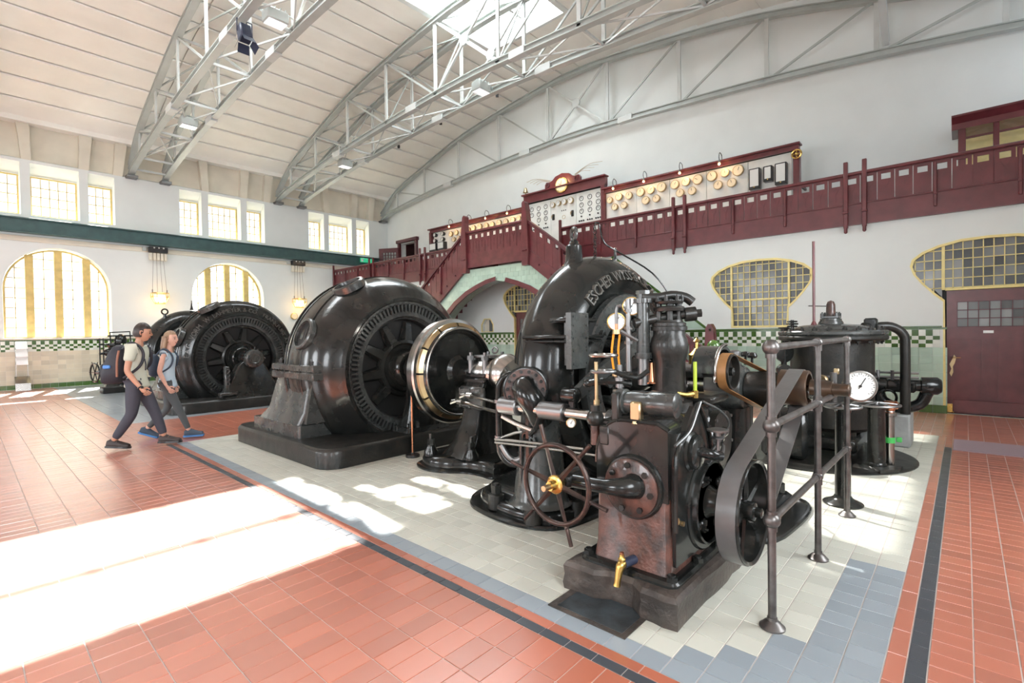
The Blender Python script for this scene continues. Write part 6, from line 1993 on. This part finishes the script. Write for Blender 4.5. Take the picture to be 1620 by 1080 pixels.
# ------------------------------------------------------------------ stanchion
sp_ = thing('stanchion', (3.81, 5.18, 0), 'thin brown barrier post with a round foot before the nearest generator', 'barrier post')
MB().lathe((3.81, 5.18, 0), (0, 0, 1), [(0, .09), (.025, .09), (.035, .08), (.04, .03), (.055, .02)], 24).build('foot', 'black', sp_)
MB().cyl((3.81, 5.18, .04), (3.81, 5.18, 1.20), .013, n=12).build('pole', 'copper', sp_)
MB().lathe((3.81, 5.18, 1.19), (0, 0, 1), [(0, .016), (.01, .024), (.02, .014), (.03, .02), (.04, .0)], 14).build('knob', 'black', sp_)

# ------------------------------------------------------------------ air vessel on its dark floor plate
fp = MB(); fp.lathe((7.15, 1.40, .001), (0, 0, 1), [(0, 1.02), (.012, 1.02), (.018, 1.0), (.014, .95), (.014, .0)], 56)
tag(fp.build('floor_plate', 'ironr'), 'round black cast-iron floor plate below the pressure vessel', 'floor plate')
VC = Vector((7.5, 1.28, 0))
ve = thing('pressure_vessel', (VC.x, VC.y, 0), 'big upright black pressure vessel with a domed bolted lid', 'vessel')
m = MB(); m.lathe(VC+Vector((0, 0, .28)), (0, 0, 1), [(0, .40), (.05, .46), (1.08, .46), (1.10, .48), (1.12, .585), (1.135, .60), (1.165, .60), (1.18, .585)], 56); m.build('shell', 'ironr', ve, angle=30)
m = MB(); m.lathe(VC+Vector((0, 0, 1.46)), (0, 0, 1), [(0, .585), (.015, .60), (.045, .60), (.06, .585), (.062, .50), (.08, .48), (.11, .40), (.13, .30), (.14, .16), (.145, .14), (.145, .12)], 56); m.build('lid', 'irong', ve, angle=30)
m = MB(); m.boltring(VC+Vector((0, 0, 1.52)), (0, 0, 1), .54, 22, .028, .03); m.build('lid_bolts', 'ironr', ve, kind='stuff')
m = MB(); m.boltring(VC+Vector((0, 0, 1.40)), (0, 0, -1), .53, 22, .026, .03); m.build('lower_nuts', 'ironr', ve, kind='stuff')
m = MB(); m.lathe(VC+Vector((.0, .0, 1.60)), (0, 0, 1), [(0, .14), (.02, .14), (.05, .12), (.07, .12), (.075, .09)], 24); m.box(VC+Vector((0, 0, 1.69)), (.20, .20, .03), .005)
for a, b in ((-.08, -.08), (.08, .08), (-.08, .08), (.08, -.08)): m.bolt(VC+Vector((a, b, 1.70)), (0, 0, 1), .022, .04)
m.build('valve_seat', 'irong', ve)
m = MB(); m.lathe(VC+Vector((0, 0, 1.70)), (0, 0, 1), [(0, .06), (.02, .055), (.15, .05), (.19, .035), (.205, .0)], 16); m.build('valve_cap', 'rust', ve)
m = MB(); m.tube([VC+Vector((0, 0, 1.83)), VC+Vector((-.15, .22, 1.84))], .008, 6); m.build('lever', 'dull', ve)
m = MB(); m.cyl((7.35, 1.44, 1.50), (7.35, 1.44, 2.66), .016, n=10); m.lathe((7.35, 1.44, 1.58), (0, 0, 1), [(0, .04), (.02, .035), (.06, .018)], 12); m.build('riser_rod', 'maroon', ve)
m = MB()
for k in range(3): m.torus(VC+Vector((-.36, .36, 1.58+.03*k)), (0, 0, 1), .05+.01*(k == 1), .012, 16, 6)
m.cyl(VC+Vector((-.36, .36, 1.50)), VC+Vector((-.36, .36, 1.66)), .02); m.torus(VC+Vector((-.46, .44, 1.56)), (0, 0, 1), .05, .012, 16, 6); m.build('top_valve', 'iron', ve)
m = MB(); P0 = VC+Vector((.28, -.42, 1.56)); m.box(P0+Vector((-.02, .03, .04)), (.12, .14, .14), .02)
m.tube([P0+Vector((-.10, .10, 0)), P0, P0+Vector((.10, -.16, 0)), P0+Vector((.16, -.28, -.10)), P0+Vector((.17, -.30, -.30)), P0+Vector((.17, -.30, -1.10))], .055, 14, smooth=4); m.build('downpipe', 'ironr', ve)
m = MB(); D = Vector((-.70, .71, 0))
for z, r in ((1.25, .13), (1.02, .05), (.88, .06)):
    p = VC+D*.62+Vector((0, 0, z)); 
    if r > .1: m.lathe(p, (-.6, -.8, 0), [(-.03, r*.4), (0, r), (.02, r), (.03, r*.7)], 20)
    else: m.cyl(p-Vector((.06, .03, 0)), p+Vector((.06, .03, 0)), r+.03, n=12)
m.cyl(VC+D*.62+Vector((0, 0, .7)), VC+D*.62+Vector((0, 0, 1.35)), .035, n=12); m.cyl(VC+D*.40+Vector((0, 0, .95)), VC+D*.64+Vector((0, 0, .95)), .05); m.build('side_valves', 'iron', ve)
for k in range(4):
    a = pi/4+pi/2*k; p = VC+Vector((.36*cos(a), .36*sin(a), 0)); MB().cyl(p+Vector((0, 0, .01)), p+Vector((0, 0, .34)), .05, n=12).build('leg', 'ironr', ve)
m = MB(); m.box(VC+Vector((-.1, 0, .16)), (.9, .7, .16), .03); m.torus(VC+Vector((-.45, .30, .18)), (0, 0, 1), .28, .02, 30, 6); m.torus(VC+Vector((-.45, .30, .24)), (0, 0, 1), .28, .02, 30, 6); m.tube([VC+Vector((-.73, .30, .2)), VC+Vector((-.17, .30, .2))], .02, 6); m.tube([VC+Vector((-.45, .02, .2)), VC+Vector((-.45, .58, .2))], .02, 6); m.build('lower_valve_wheel', 'iron', ve)

# round pillars with handwheels
def wheel_pillar(x, y, h, r_pole, r_wheel, r_foot, lab):
    t = thing('handwheel_stand', (x, y, 0), lab, 'handwheel', 'handwheel stands')
    MB().lathe((x, y, .002), (0, 0, 1), [(0, r_foot), (.01, r_foot), (.02, r_foot*.93), (.04, r_foot*.6), (.06, r_pole*1.15), (.08, r_pole)], 30).build('foot', 'iron', t)
    MB().lathe((x, y, .06), (0, 0, 1), [(0, r_pole), (h-.12, r_pole*.94), (h-.09, r_pole*1.1), (h-.06, r_pole*.7)], 26).build('column', 'iron', t)
    m = MB(); m.torus((x, y, h), (0, 0, 1), r_wheel, .013, 40, 8); w = m.build('rim', 'dull', t)
    for k in range(5):
        a = 2*pi*k/5+.2; m = MB(); m.tube([(x+.02*cos(a), y+.02*sin(a), h+.02), (x+r_wheel*.6*cos(a), y+r_wheel*.6*sin(a), h+.012), (x+r_wheel*cos(a), y+r_wheel*sin(a), h)], .009, 6); m.build('spoke', 'dull', w)
    MB().lathe((x, y, h-.05), (0, 0, 1), [(0, .03), (.05, .04), (.08, .03), (.09, .0)], 14).build('hub', 'dull', t)
    return t


p1 = wheel_pillar(5.20, .80, .86, .062, .135, .155, 'black pillar with a small handwheel directly under the big white dial')
p2 = wheel_pillar(6.70, .72, .71, .085, .21, .16, 'thick black pillar with a wide handwheel beside the pipe with a green clamp')
m = MB(); P0 = Vector((5.02, .64, 1.06)); D = Vector((-.86, -.5, .0)).normalized()
bg_ = dial_gauge((5.06, .655, 1.06), D, .128, 'big round white dial gauge on the small handwheel pillar', 'large_dial_gauge', 'bright')
m = MB(); m.tube([(5.10, .68, .95), (5.16, .76, .90), (5.20, .80, .88)], .02, 8, smooth=3); m.cyl((5.15, .86, .90), (5.15, .86, 1.16), .028, n=12); m.cyl((5.09, .93, 1.09), (5.22, .91, 1.09), .035, n=14); m.build('gauge_bracket', 'dull', bg_)
m = MB(); m.lathe((5.12, .93, 1.09), (-.8, .3, 0), [(0, .045), (.02, .05), (.04, .045)], 18); m.build('brass_cap', 'bronze', bg_)
m = MB(); m.box((5.17, .84, 1.17), (.04, .04, .05), .005); m.build('square_nut', 'bronze', bg_)
wp_ = thing('hydrant_pipe', (6.86, .62, 0), 'light grey standpipe with a green clamp and an orange valve head', 'pipe')
MB().cyl((6.86, .62, .015), (6.86, .62, .58), .045, n=20).build('pipe', 'bright', wp_)
m = MB(); m.cyl((6.86, .62, .28), (6.86, .62, .34), .052, n=20); m.box((6.80, .70, .31), (.05, .05, .05), .005); m.box((6.92, .54, .31), (.05, .05, .05), .005); m.build('clamp', 'gpaint', wp_)
m = MB(); m.lathe((6.86, .62, .57), (0, 0, 1), [(0, .05), (.01, .065), (.04, .065), (.05, .05), (.07, .045)], 20); m.build('coupling', 'bright', wp_)
m = MB(); m.lathe((6.86, .62, .63), (0, 0, 1), [(0, .045), (.03, .06), (.06, .05), (.10, .05), (.11, .03)], 16); m.torus((6.90, .57, .69), (.6, -.8, 0), .04, .010, 16, 6); m.cyl((6.82, .68, .69), (6.92, .55, .69), .03); m.build('valve_head', 'copper', wp_)
m = MB(); m.prism([(6.45, .66), (6.62, .52), (6.80, .50), (6.72, .66), (6.60, .74)], .018, .05, 'xy'); m.build('cast_bracket', 'ironr', wp_)
# horizontal pump on a concrete block
cbk = tag(MB().box((8.38, .76, .21), (.56, .48, .42), .02).build('concrete_block', 'concrete'), 'worn grey concrete block carrying the horizontal black pump', 'block')
hp = thing('pump', (8.4, .8, .42), 'black horizontal pump with a green oil box reaching out towards the maroon door', 'pump')
A0 = Vector((8.1, 1.25, .80)); D = Vector((.15, -1, -.0)).normalized()
m = MB(); m.lathe(A0, D, [(-.3, .10), (-.28, .21), (.28, .21), (.30, .24), (.34, .24), (.35, .20), (.40, .12)], 32); m.build('cylinder', 'iron', hp)
m = MB(); m.box(A0+D*.06+Vector((-.14, .05, .17)), (.10, .30, .06), .01); m.build('oil_box', 'gpaint', hp)
m = MB(); m.lathe(A0+D*.38, D, [(0, .10), (.10, .10), (.12, .08), (.45, .075), (.46, .11), (.62, .11), (.66, .08)], 20); m.box(A0+D*.62+Vector((0, 0, -.02)), (.16, .34, .14), .02); m.build('gland_body', 'iron', hp)
m = MB()
for z in (.10, .16): m.cyl(A0+D*.30+Vector((-.05, 0, z)), A0+D*.82+Vector((-.05, 0, z)), .014, n=8)
for k in (.4, .55, .7): m.cyl(A0+D*k+Vector((-.05, 0, .06)), A0+D*k+Vector((-.05, 0, .19)), .02, n=8)
m.build('tie_rods', 'dull', hp)
m = MB(); m.tube([A0+D*.40+Vector((0, 0, -.1)), A0+D*.45+Vector((0, 0, -.22)), A0+D*.62+Vector((0, 0, -.30)), A0+D*.82+Vector((0, 0, -.24)), A0+D*.90+Vector((0, 0, -.08))], .07, 14, smooth=4); m.torus(A0+D*.5+Vector((-.1, 0, -.16)), D.cross(Vector((0, 0, 1))), .10, .016, 20, 6); m.build('return_bend', 'iron', hp)
m = MB(); m.box((8.25, .98, .50), (.34, .42, .22), .03); m.build('saddle', 'iron', hp)
# lower machinery mass behind the railing
lm = thing('valve_block', (6.35, 1.75, 0), 'low dark valve block with rods between the turbine shaft and the pressure vessel', 'valve')
m = MB(); m.box((6.75, 1.6, .32), (.5, .5, .6), .05); m.cyl((6.6, 1.45, .62), (6.6, 1.45, .9), .12, n=18); m.build('body', 'iron', lm)
m = MB(); m.lathe((6.55, 1.35, .74), (-.75, -.65, 0), [(0, .05), (.02, .14), (.06, .15), (.08, .13)], 22); m.build('flange', 'dull', lm)
m = MB(); m.tube([(5.95, 1.5, .02), (5.95, 1.5, .70)], .02, 8); m.tube([(6.05, 1.62, .02), (6.05, 1.62, .6)], .015, 8); m.tube([(5.9, 1.5, .7), (6.6, 1.5, .72)], .02, 8); m.build('rods', 'iron', lm)

# ------------------------------------------------------------------ far small governor by the window wall
fg = thing('small_governor', (2.9, 18.05, 0), 'small distant black governor machine with a handwheel by the tiled window wall', 'governor')
MB().box((2.95, 18.1, .09), (.62, .50, .18), .02).build('base', 'ironr', fg)
m = MB(); frustum(m, [(2.72, 3.2, 17.95, 18.3, .18, .03), (2.78, 3.14, 18.0, 18.25, .3, .04), (2.80, 3.10, 18.0, 18.25, .95, .04)], None); m.build('column', 'iron', fg)
m = MB(); m.cyl((2.85, 18.0, .60), (2.52, 18.0, .60), .05, n=14); m.build('spindle', 'dull', fg)
m = MB(); m.torus((2.50, 18.0, .60), (1, .25, 0), .26, .022, 30, 8)
for k in range(6): a = pi*k/3; m.tube([(2.50, 18.0, .60), (2.50-.06*cos(a), 18.0+.25*cos(a), .60+.26*sin(a))], .014, 6); m.tube([(2.50-.06*cos(a), 18.0+.25*cos(a), .60+.26*sin(a)), (2.50-.08*cos(a), 18.0+.33*cos(a), .60+.34*sin(a))], .010, 6)
m.build('handwheel', 'iron', fg)
m = MB(); m.lathe((2.95, 18.1, .95), (0, 0, 1), [(0, .2), (.05, .2), (.07, .13), (.35, .13), (.40, .17), (.46, .17), (.48, .1)], 20); m.ball((2.80, 18.0, 1.15), .11, 10); m.cyl((2.60, 18.0, 1.12), (2.8, 18.0, 1.14), .03); m.build('valve_body', 'iron', fg)
m = MB()
for a in (2.62, 2.70): m.cyl((a, 18.0, .8), (a, 18.0, 1.55), .016, n=8)
m.tube([(2.5, 18.0, 1.52), (3.1, 18.05, 1.50)], .018, 6); m.tube([(2.6, 18.0, 1.38), (3.0, 18.05, 1.36)], .02, 6)
m.build('rods', 'iron', fg)
m = MB(); m.tube([(2.88, 18.05, 1.35), (2.86, 18.05, 1.72), (3.32, 18.05, 1.74), (3.34, 18.05, 1.35)], .022, 8); m.lathe((3.1, 18.05, 1.40), (0, 0, 1), [(0, .14), (.10, .16), (.2, .12), (.27, .03)], 16); m.box((3.1, 18.05, 1.62), (.6, .05, .04), .01); m.build('flyball_frame', 'iron', fg)

# ================================================================== PEOPLE
def skinned(name, chains, m, parent, sub=2, root=None):
    """chains: list of lists of (point, rx[, ry]); shared points are merged -> one continuous skin surface"""
    vs = []; es = []; rad = []; key = {}
    def idx(p, r):
        k = (round(p[0], 4), round(p[1], 4), round(p[2], 4))
        if k not in key:
            key[k] = len(vs); vs.append(p); rad.append(r)
        return key[k]
    for ch in chains:
        ids = [idx(Vector(q[0]), (q[1], q[2] if len(q) > 2 else q[1])) for q in ch]
        for a, b in zip(ids, ids[1:]): es.append((a, b))
    org = WORG[parent.name] if parent is not None else Vector((0, 0, 0))
    me = bpy.data.meshes.new(name+'_skeleton')
    me.from_pydata([v-org for v in vs], es, [])
    o = bpy.data.objects.new(name, me); COL.objects.link(o)
    md = o.modifiers.new('skin', 'SKIN'); md.use_smooth_shade = True; md.branch_smoothing = .6
    sv = me.skin_vertices[0].data
    for i, r in enumerate(rad): sv[i].radius = r; sv[i].use_root = (i == (root or 0))
    s = o.modifiers.new('sub', 'SUBSURF'); s.levels = sub; s.render_levels = sub
    dg = bpy.context.evaluated_depsgraph_get()
    me2 = bpy.data.meshes.new_from_object(o.evaluated_get(dg))
    me2.name = name
    bpy.data.objects.remove(o); bpy.data.meshes.remove(me)
    me2.materials.clear(); me2.materials.append(M[m]); me2.shade_smooth()
    o = bpy.data.objects.new(name, me2); COL.objects.link(o)
    o.parent = parent; WORG[o.name] = org
    return o


def person(base, fwd, H, spec, label):
    """base: ground point under the hips; fwd: walking direction; coordinates given as (forward, left, up)"""
    F = Vector(fwd).normalized(); Lf = Vector((0, 0, 1)).cross(F); U = Vector((0, 0, 1)); B = Vector(base)
    P = lambda f, l, u: B+F*f+Lf*l+U*u
    t = thing('person', base, label, 'person')
    s = spec; w = s['w']
    hip, chest, neckp = P(*s['hip']), P(*s['chest']), P(*s['neck'])
    waist = hip.lerp(chest, .45)
    head = P(*s['head'])
    sh = {1: P(*s['shL']), -1: P(*s['shR'])}
    arms = s['arms']; legs = s['legs']
    ch = [[(hip, .085*w, .10*w), (waist, .070*w, .09*w), (chest, .075*w, .10*w), (neckp-U*.035, .055*w, .06*w), (neckp+U*.03, .048*w), (head-U*.03, .052)]]
    for k in (1, -1):
        el, wr = P(*arms[k][0]), P(*arms[k][1])
        ch.append([(chest, .075*w, .10*w), (sh[k], .036*w), (sh[k].lerp(el, .5), .043*w), (el, .038*w), (el.lerp(wr, .4), .036*w), (wr, .022*w)])
        kn, an = P(*legs[k][0]), P(*legs[k][1])
        hj = hip+Lf*.085*k*w-U*.03
        ch.append([(hip, .085*w, .10*w), (hj, .078*w), (hj.lerp(kn, .5), .070*w), (kn, .055*w), (kn.lerp(an, .35), .052*w), (an, .036*w)])
    skinned('body', ch, s['skin'], t)
    # head: shaped ellipsoid with nose, brow, chin
    hd = Vector(s['look']).normalized(); hl = U.cross(hd).normalized(); hu = hd.cross(hl)
    hs = s['hs']
    m = MB(); n, mm = 28, 20
    vs = []
    for j in range(mm+1):
        ph = -pi/2+pi*j/mm
        for i in range(n):
            a = 2*pi*i/n
            x, y, z = cos(ph)*cos(a), cos(ph)*sin(a), sin(ph)
            fx = .098; fy = .076; fz = .122
            if z < 0: fy *= (1-.34*(-z)**1.4); 
            q = Vector((x*fx, y*fy, z*fz))
            if x > 0:
                if z < -.1: q.x *= 1-.10*(-z)
                c = abs(y)
                # nose
                dn = ((y/.16)**2+((z+.12)/.20)**2)
                if dn < 1: q.x += .024*(1-dn)*(1 if z < .02 else .6)
                # brow and eye sockets
                for e in (-.36, .36):
                    de = ((y-e)/.2)**2+((z-.06)/.12)**2
                    if de < 1: q.x -= .010*(1-de)
                dc = (y/.3)**2+((z+.78)/.22)**2
                if dc < 1: q.x += .014*(1-dc)
                dl = (y/.26)**2+((z+.44)/.09)**2
                if dl < 1: q.x += .008*(1-dl)
            vs.append(head+(hd*q.x+hl*q.y+hu*q.z)*hs)
    fs = [(j*n+i, j*n+(i+1) % n, (j+1)*n+(i+1) % n, (j+1)*n+i) for j in range(mm) for i in range(n)]
    m.add(vs, fs)
    hp_ = lambda x, y, z: head+(hd*x+hl*y+hu*z)*hs
    for k in (1, -1):
        m.tube([hp_(-.005, .074*k, -.035), hp_(-.012, .082*k, -.005), hp_(-.010, .083*k, .022), hp_(.008, .078*k, .020), hp_(.004, .075*k, -.01)], .009*hs, 8, smooth=3)
    face = m.build('head', s['skin'], t, angle=180)
    e_ = MB()
    for k in (1, -1): e_.ball(hp_(.083, .030*k, .008), .0095*hs, 8)
    e_.build('eyes', 'eye', face)
    b_ = MB()
    for k in (1, -1): b_.tube([hp_(.090, .014*k, .030), hp_(.090, .032*k, .036), hp_(.080, .048*k, .028)], .004*hs, 6, smooth=2)
    b_.build('eyebrows', 'hair', face)
    l_ = MB(); l_.tube([hp_(.083, -.022, -.052), hp_(.094, 0, -.055), hp_(.083, .022, -.052)], .0055*hs, 6, smooth=3)
    l_.build('lips', 'lip', face)
    # hair
    m = MB(); vs = []; n, mm = 32, 16
    for j in range(mm+1):
        ph = -.55+(pi/2+.55)*j/mm
        for i in range(n):
            a = 2*pi*i/n
            x, y, z = cos(ph)*cos(a), cos(ph)*sin(a), sin(ph)
            r = 1.10+.03*sin(7*a+3*ph)
            zz = z
            q = Vector((x*.098*r-.006, y*.078*r, z*.122*r+.004))
            # hairline: pull the shell inside the skull in front of the face
            front = x > .30 and z < s['fringe']
            side = x > .05 and z < -.02
            if front or side: q *= .78
            vs.append(head+(hd*q.x+hl*q.y+hu*q.z)*hs)
    m.add(vs, [(j*n+i, j*n+(i+1) % n, (j+1)*n+(i+1) % n, (j+1)*n+i) for j in range(mm) for i in range(n)])
    m.build('hair', s['hair'], t, angle=180)
    if s.get('long'):
        m = MB()
        for (a, b, wd) in ((-.06, .058, .034), (-.085, .0, .042), (-.06, -.058, .034), (-.02, .078, .026), (-.02, -.078, .026)):
            m.tube([hp_(a, b, .04), hp_(a-.012, b*1.12, -.06), hp_(a-.02, b*1.2, -.14), hp_(a-.012, b*1.15, -.25), hp_(a-.005, b, -.31)], lambda q, wd=wd: (wd*(1-.45*q*q)+.002), 10, smooth=4)
        m.build('long_hair', s['hair'], t, angle=180)
    # shirt
    c2 = [[(hip-U*.095, .166*w), (hip-U*.03, .156*w), (hip+U*.05, .122*w, .146*w), (waist, .112*w, .138*w), (chest, .122*w, .155*w), (neckp-U*.04, .080*w, .095*w)]]
    for k in (1, -1):
        el = P(*arms[k][0]); c2.append([(chest, .122*w, .155*w), (sh[k]+U*.002, .084*w), (sh[k].lerp(el, .42), .071*w), (sh[k].lerp(el, s['sleeve']), .062*w)])
    skinned('shirt', c2, s['shirt'], t)
    # trousers
    c3 = []
    for k in (1, -1):
        kn, an = P(*legs[k][0]), P(*legs[k][1]); hj = hip+Lf*.085*k*w-U*.03; tw_ = s['tw']
        c3.append([(hip-U*.01, .088*w), (hj, .100*w), (hj.lerp(kn, .5), .086*w*tw_), (kn, .066*w*tw_), (kn.lerp(an, .4), .062*w*tw_), (an+(kn-an).normalized()*.03, .046*w*tw_)])
    skinned('trousers', c3, s['trousers'], t)
    # shoes
    for k in (1, -1):
        an = P(*legs[k][1]); pit, ln = legs[k][2], s['shoe_len']
        fd = (F*cos(pit)+U*sin(pit)).normalized(); sd = Lf; ud = fd.cross(sd)*-1
        if ud.z < 0: ud = -ud
        heel = an-fd*.06-ud*(.085 if pit < .4 else .09)
        m = MB(); rings = [(-.01, .030, .075), (.03, .040, .10), (.08, .041, .105), (.13, .044, .082), (.19, .048, .062), (.24, .043, .050), (ln, .020, .034)]
        vs = []; n = 12
        for x, hw_, hh in rings:
            for i in range(n):
                a = 2*pi*i/n; yy = cos(a)*hw_; zz = max(sin(a), -.12)*hh*(1 if sin(a) > 0 else .6)+.020
                vs.append(heel+fd*x+sd*yy+ud*zz)
        m.add(vs, [(j*n+i, j*n+(i+1) % n, (j+1)*n+(i+1) % n, (j+1)*n+i) for j in range(len(rings)-1) for i in range(n)]+[tuple(range(n))[::-1], tuple((len(rings)-1)*n+i for i in range(n))])
        sh_ = m.build('shoe', s['shoe'], t, angle=60)
        m = MB(); vs = []
        for x, hw_ in ((-.022, .026), (.02, .043), (.08, .043), (.14, .048), (.20, .051), (.25, .044), (ln+.01, .018)):
            for yy, zz in ((-hw_, 0), (hw_, 0), (hw_, .026), (-hw_, .026)): vs.append(heel+fd*x+sd*yy+ud*zz)
        m.add(vs, [(j*4+i, j*4+(i+1) % 4, (j+1)*4+(i+1) % 4, (j+1)*4+i) for j in range(6) for i in range(4)]+[(3, 2, 1, 0), (24, 25, 26, 27)])
        m.build('sole', s['sole'], sh_, smooth=False)
        m = MB()
        for q in (.11, .135, .16): m.tube([heel+fd*q+sd*-.03+ud*(.085-(q-.11)*.5), heel+fd*(q+.01)+ud*(.108-(q-.11)*.75), heel+fd*q+sd*.03+ud*(.085-(q-.11)*.5)], .0035, 5)
        m.build('laces', 'bronze' if s['sole'] != 'sole' else 'shoeb', sh_)
    # hands
    for k in (1, -1):
        el, wr = P(*arms[k][0]), P(*arms[k][1]); d = (wr-el).normalized(); d2 = (d+F*arms[k][2]).normalized()
        side = Lf*k; palmn = d2.cross(F).normalized()
        across = (F-d2*F.dot(d2)).normalized(); inn = d2.cross(across).normalized()
        if inn.dot(-side) < 0: inn = -inn
        hw = w
        c4 = [[(wr-d*.02, .022*hw, .024*hw), (wr+d2*.035, .017*hw, .032*hw), (wr+d2*.085, .014*hw, .036*hw)]]
        o = skinned('hand', c4, s['skin'], t, sub=1)
        for q, (off, ln_) in enumerate(((.030, .070), (.010, .078), (-.010, .072), (-.029, .056))):
            a = wr+d2*.075+across*off*hw
            b = a+(d2+inn*.25).normalized()*ln_*.45; c = b+(d2*.6+inn*.8).normalized()*ln_*.32; e = c+(d2*.1+inn).normalized()*ln_*.25
            m = MB(); m.tube([a, b, c, e], lambda z: .0095-.003*z, 8, smooth=2); m.ball(e, .0066, 6); m.build('finger', s['skin'], o)
        a = wr+d2*.03+across*.028*hw; b = a+(d2*.6+across*.7+inn*.2).normalized()*.035; c = b+(d2+inn*.4).normalized()*.03
        m = MB(); m.tube([a, b, c], lambda z: .0115-.003*z, 8, smooth=2); m.build('thumb', s['skin'], o)
    return t, P, F, Lf


FW = Vector((.83, -.52, 0))
man, P, F, Lf = person((1.66, 8.66, 0), FW, 1.75, dict(
    w=1.06, hs=1.03, skin='skin', hair='hair', shirt='sage', trousers='navy', shoe='shoe', sole='black', tw=1.06, sleeve=.60, fringe=.42, shoe_len=.27,
    hip=(0, 0, .93), chest=(.02, 0, 1.27), neck=(.035, 0, 1.47), head=(.085, 0, 1.625), look=(.90, -.36, -.16),
    shL=(.03, .17, 1.40), shR=(.01, -.17, 1.40),
    arms={-1: ((-.02, -.25, 1.10), (.14, -.25, .86), .25), 1: ((-.08, .25, 1.12), (-.12, .24, .87), .1)},
    legs={1: ((.17, .09, .50), (.29, .09, .115), -.02), -1: ((-.04, -.09, .49), (-.27, -.09, .125), -.10)}),
    'dark-haired person in a pale sage T-shirt and navy trousers, striding with a black backpack')
wt = MB(); wp0 = P(.13, -.25, .875); wt.torus(wp0, P(.14, -.25, .86)-P(-.02, -.25, 1.10), .028, .010, 18, 6); wt.box(wp0+F*.028-Lf*.01, (.03, .03, .035), .006)
wt.build('wristwatch', 'black', man)
woman, P2, F2, Lf2 = person((2.12, 9.08, 0), (.86, -.50, 0), 1.645, dict(
    w=.92, hs=.97, skin='skinw', hair='hairw', shirt='blue', trousers='char', shoe='shoeb', sole='sole', tw=.95, sleeve=.42, fringe=.50, long=True, shoe_len=.245,
    hip=(0, 0, .86), chest=(.02, 0, 1.19), neck=(.03, 0, 1.375), head=(.06, 0, 1.525), look=(.72, -.78, -.02),
    shL=(.02, .155, 1.305), shR=(.01, -.155, 1.305),
    arms={-1: ((-.04, -.20, 1.04), (.06, -.23, .82), .35), 1: ((-.02, .21, 1.04), (.02, .22, .81), .1)},
    legs={1: ((-.03, .08, .45), (-.32, .08, .15), -.35), -1: ((.16, -.08, .47), (.30, -.08, .105), .02)}),
    'long-haired person in a light blue T-shirt and charcoal trousers, smiling, walking on the right')


def backpack(P, F, Lf, name, lab, big=True):
    if big:
        c = P(-.245, 0, 1.18); t = thing('backpack', P(-.245, 0, .92), lab, 'backpack')
        m = MB(); n = 20; vs = []
        lv = [(-.26, .09, .09), (-.23, .13, .13), (-.10, .145, .145), (.05, .14, .125), (.17, .12, .10), (.25, .08, .065), (.28, .03, .03)]
        for z, a_, b_ in lv:
            for i in range(n):
                an = 2*pi*i/n; cx_, sx_ = cos(an), sin(an)
                cx_ = math.copysign(abs(cx_)**.7, cx_); sx_ = math.copysign(abs(sx_)**.7, sx_)
                vs.append(c+F*(cx_*b_+.10*(z/.28)*.5)+Lf*sx_*a_+Vector((0, 0, z)))
        m.add(vs, [(j*n+i, j*n+(i+1) % n, (j+1)*n+(i+1) % n, (j+1)*n+i) for j in range(len(lv)-1) for i in range(n)]+[tuple(range(n))[::-1], tuple((len(lv)-1)*n+i for i in range(n))])
        b = m.build('bag', 'packm', t, angle=60)
        m = MB(); m.tube([c+F*.09-Lf*.13+Vector((0, 0, .20)), c+F*.075-Lf*.155+Vector((0, 0, .05)), c+F*.07-Lf*.155+Vector((0, 0, -.16))], .014, 8, smooth=4); m.build('trim', 'packo', t)
        m = MB(); m.box(c-F*.05-Lf*.152+Vector((0, 0, -.02)), (.09, .03, .05), .012, R=Matrix.Rotation(atan2(F.y, F.x), 3, 'Z')); m.build('label_patch', 'packb', t)
        m = MB(); m.box(c-F*.13+Vector((0, 0, -.10)), (.06, .20, .24), .03, R=Matrix.Rotation(atan2(F.y, F.x), 3, 'Z')); m.build('pocket', 'packm', t)
        st_, lo_ = 1.0, 1.0
        for k in (1, -1):
            m = MB(); m.tube([P(-.12, .10*k, 1.40), P(-.01, .135*k, 1.485), P(.10, .13*k, 1.42), P(.135, .13*k, 1.30), P(.09, .16*k, 1.15), P(-.10, .15*k, 1.0)], .019, 8, smooth=5); m.build('shoulder_strap', 'packm', t)
        m = MB(); m.tube([P(.15, -.135, 1.26), P(.165, -.14, 1.18), P(.16, -.142, 1.10)], .009, 6); m.build('strap_end', 'packm', t)
    else:
        c = P(-.165, 0, 1.13); t = thing('backpack', P(-.165, 0, .95), lab, 'backpack')
        m = MB(); n = 16; vs = []
        lv = [(-.17, .07, .04), (-.14, .10, .07), (0, .11, .075), (.12, .09, .06), (.17, .05, .03)]
        for z, a_, b_ in lv:
            for i in range(n): an = 2*pi*i/n; vs.append(c+F*cos(an)*b_+Lf*sin(an)*a_+Vector((0, 0, z)))
        m.add(vs, [(j*n+i, j*n+(i+1) % n, (j+1)*n+(i+1) % n, (j+1)*n+i) for j in range(len(lv)-1) for i in range(n)]+[tuple(range(n))[::-1], tuple((len(lv)-1)*n+i for i in range(n))])
        m.build('bag', 'shoeb', t, angle=60)
        for k in (1, -1):
            m = MB(); m.tube([P(-.12, .09*k, 1.28), P(-.01, .11*k, 1.378), P(.08, .112*k, 1.32), P(.115, .115*k, 1.22), P(.07, .13*k, 1.10), P(-.08, .12*k, 1.0)], .013, 8, smooth=5); m.build('shoulder_strap', 'shoeb', t)
    return t


backpack(P, F, Lf, 'a', 'large black backpack with brown trim and a blue patch on the dark-haired walker')
backpack(P2, F2, Lf2, 'b', 'small blue-grey backpack on the long-haired walker', False)
for o in list(bpy.data.objects):
    if o.type == 'MESH' and o.parent is None and 'kind' not in o and 'label' not in o: o['kind'] = 'structure'
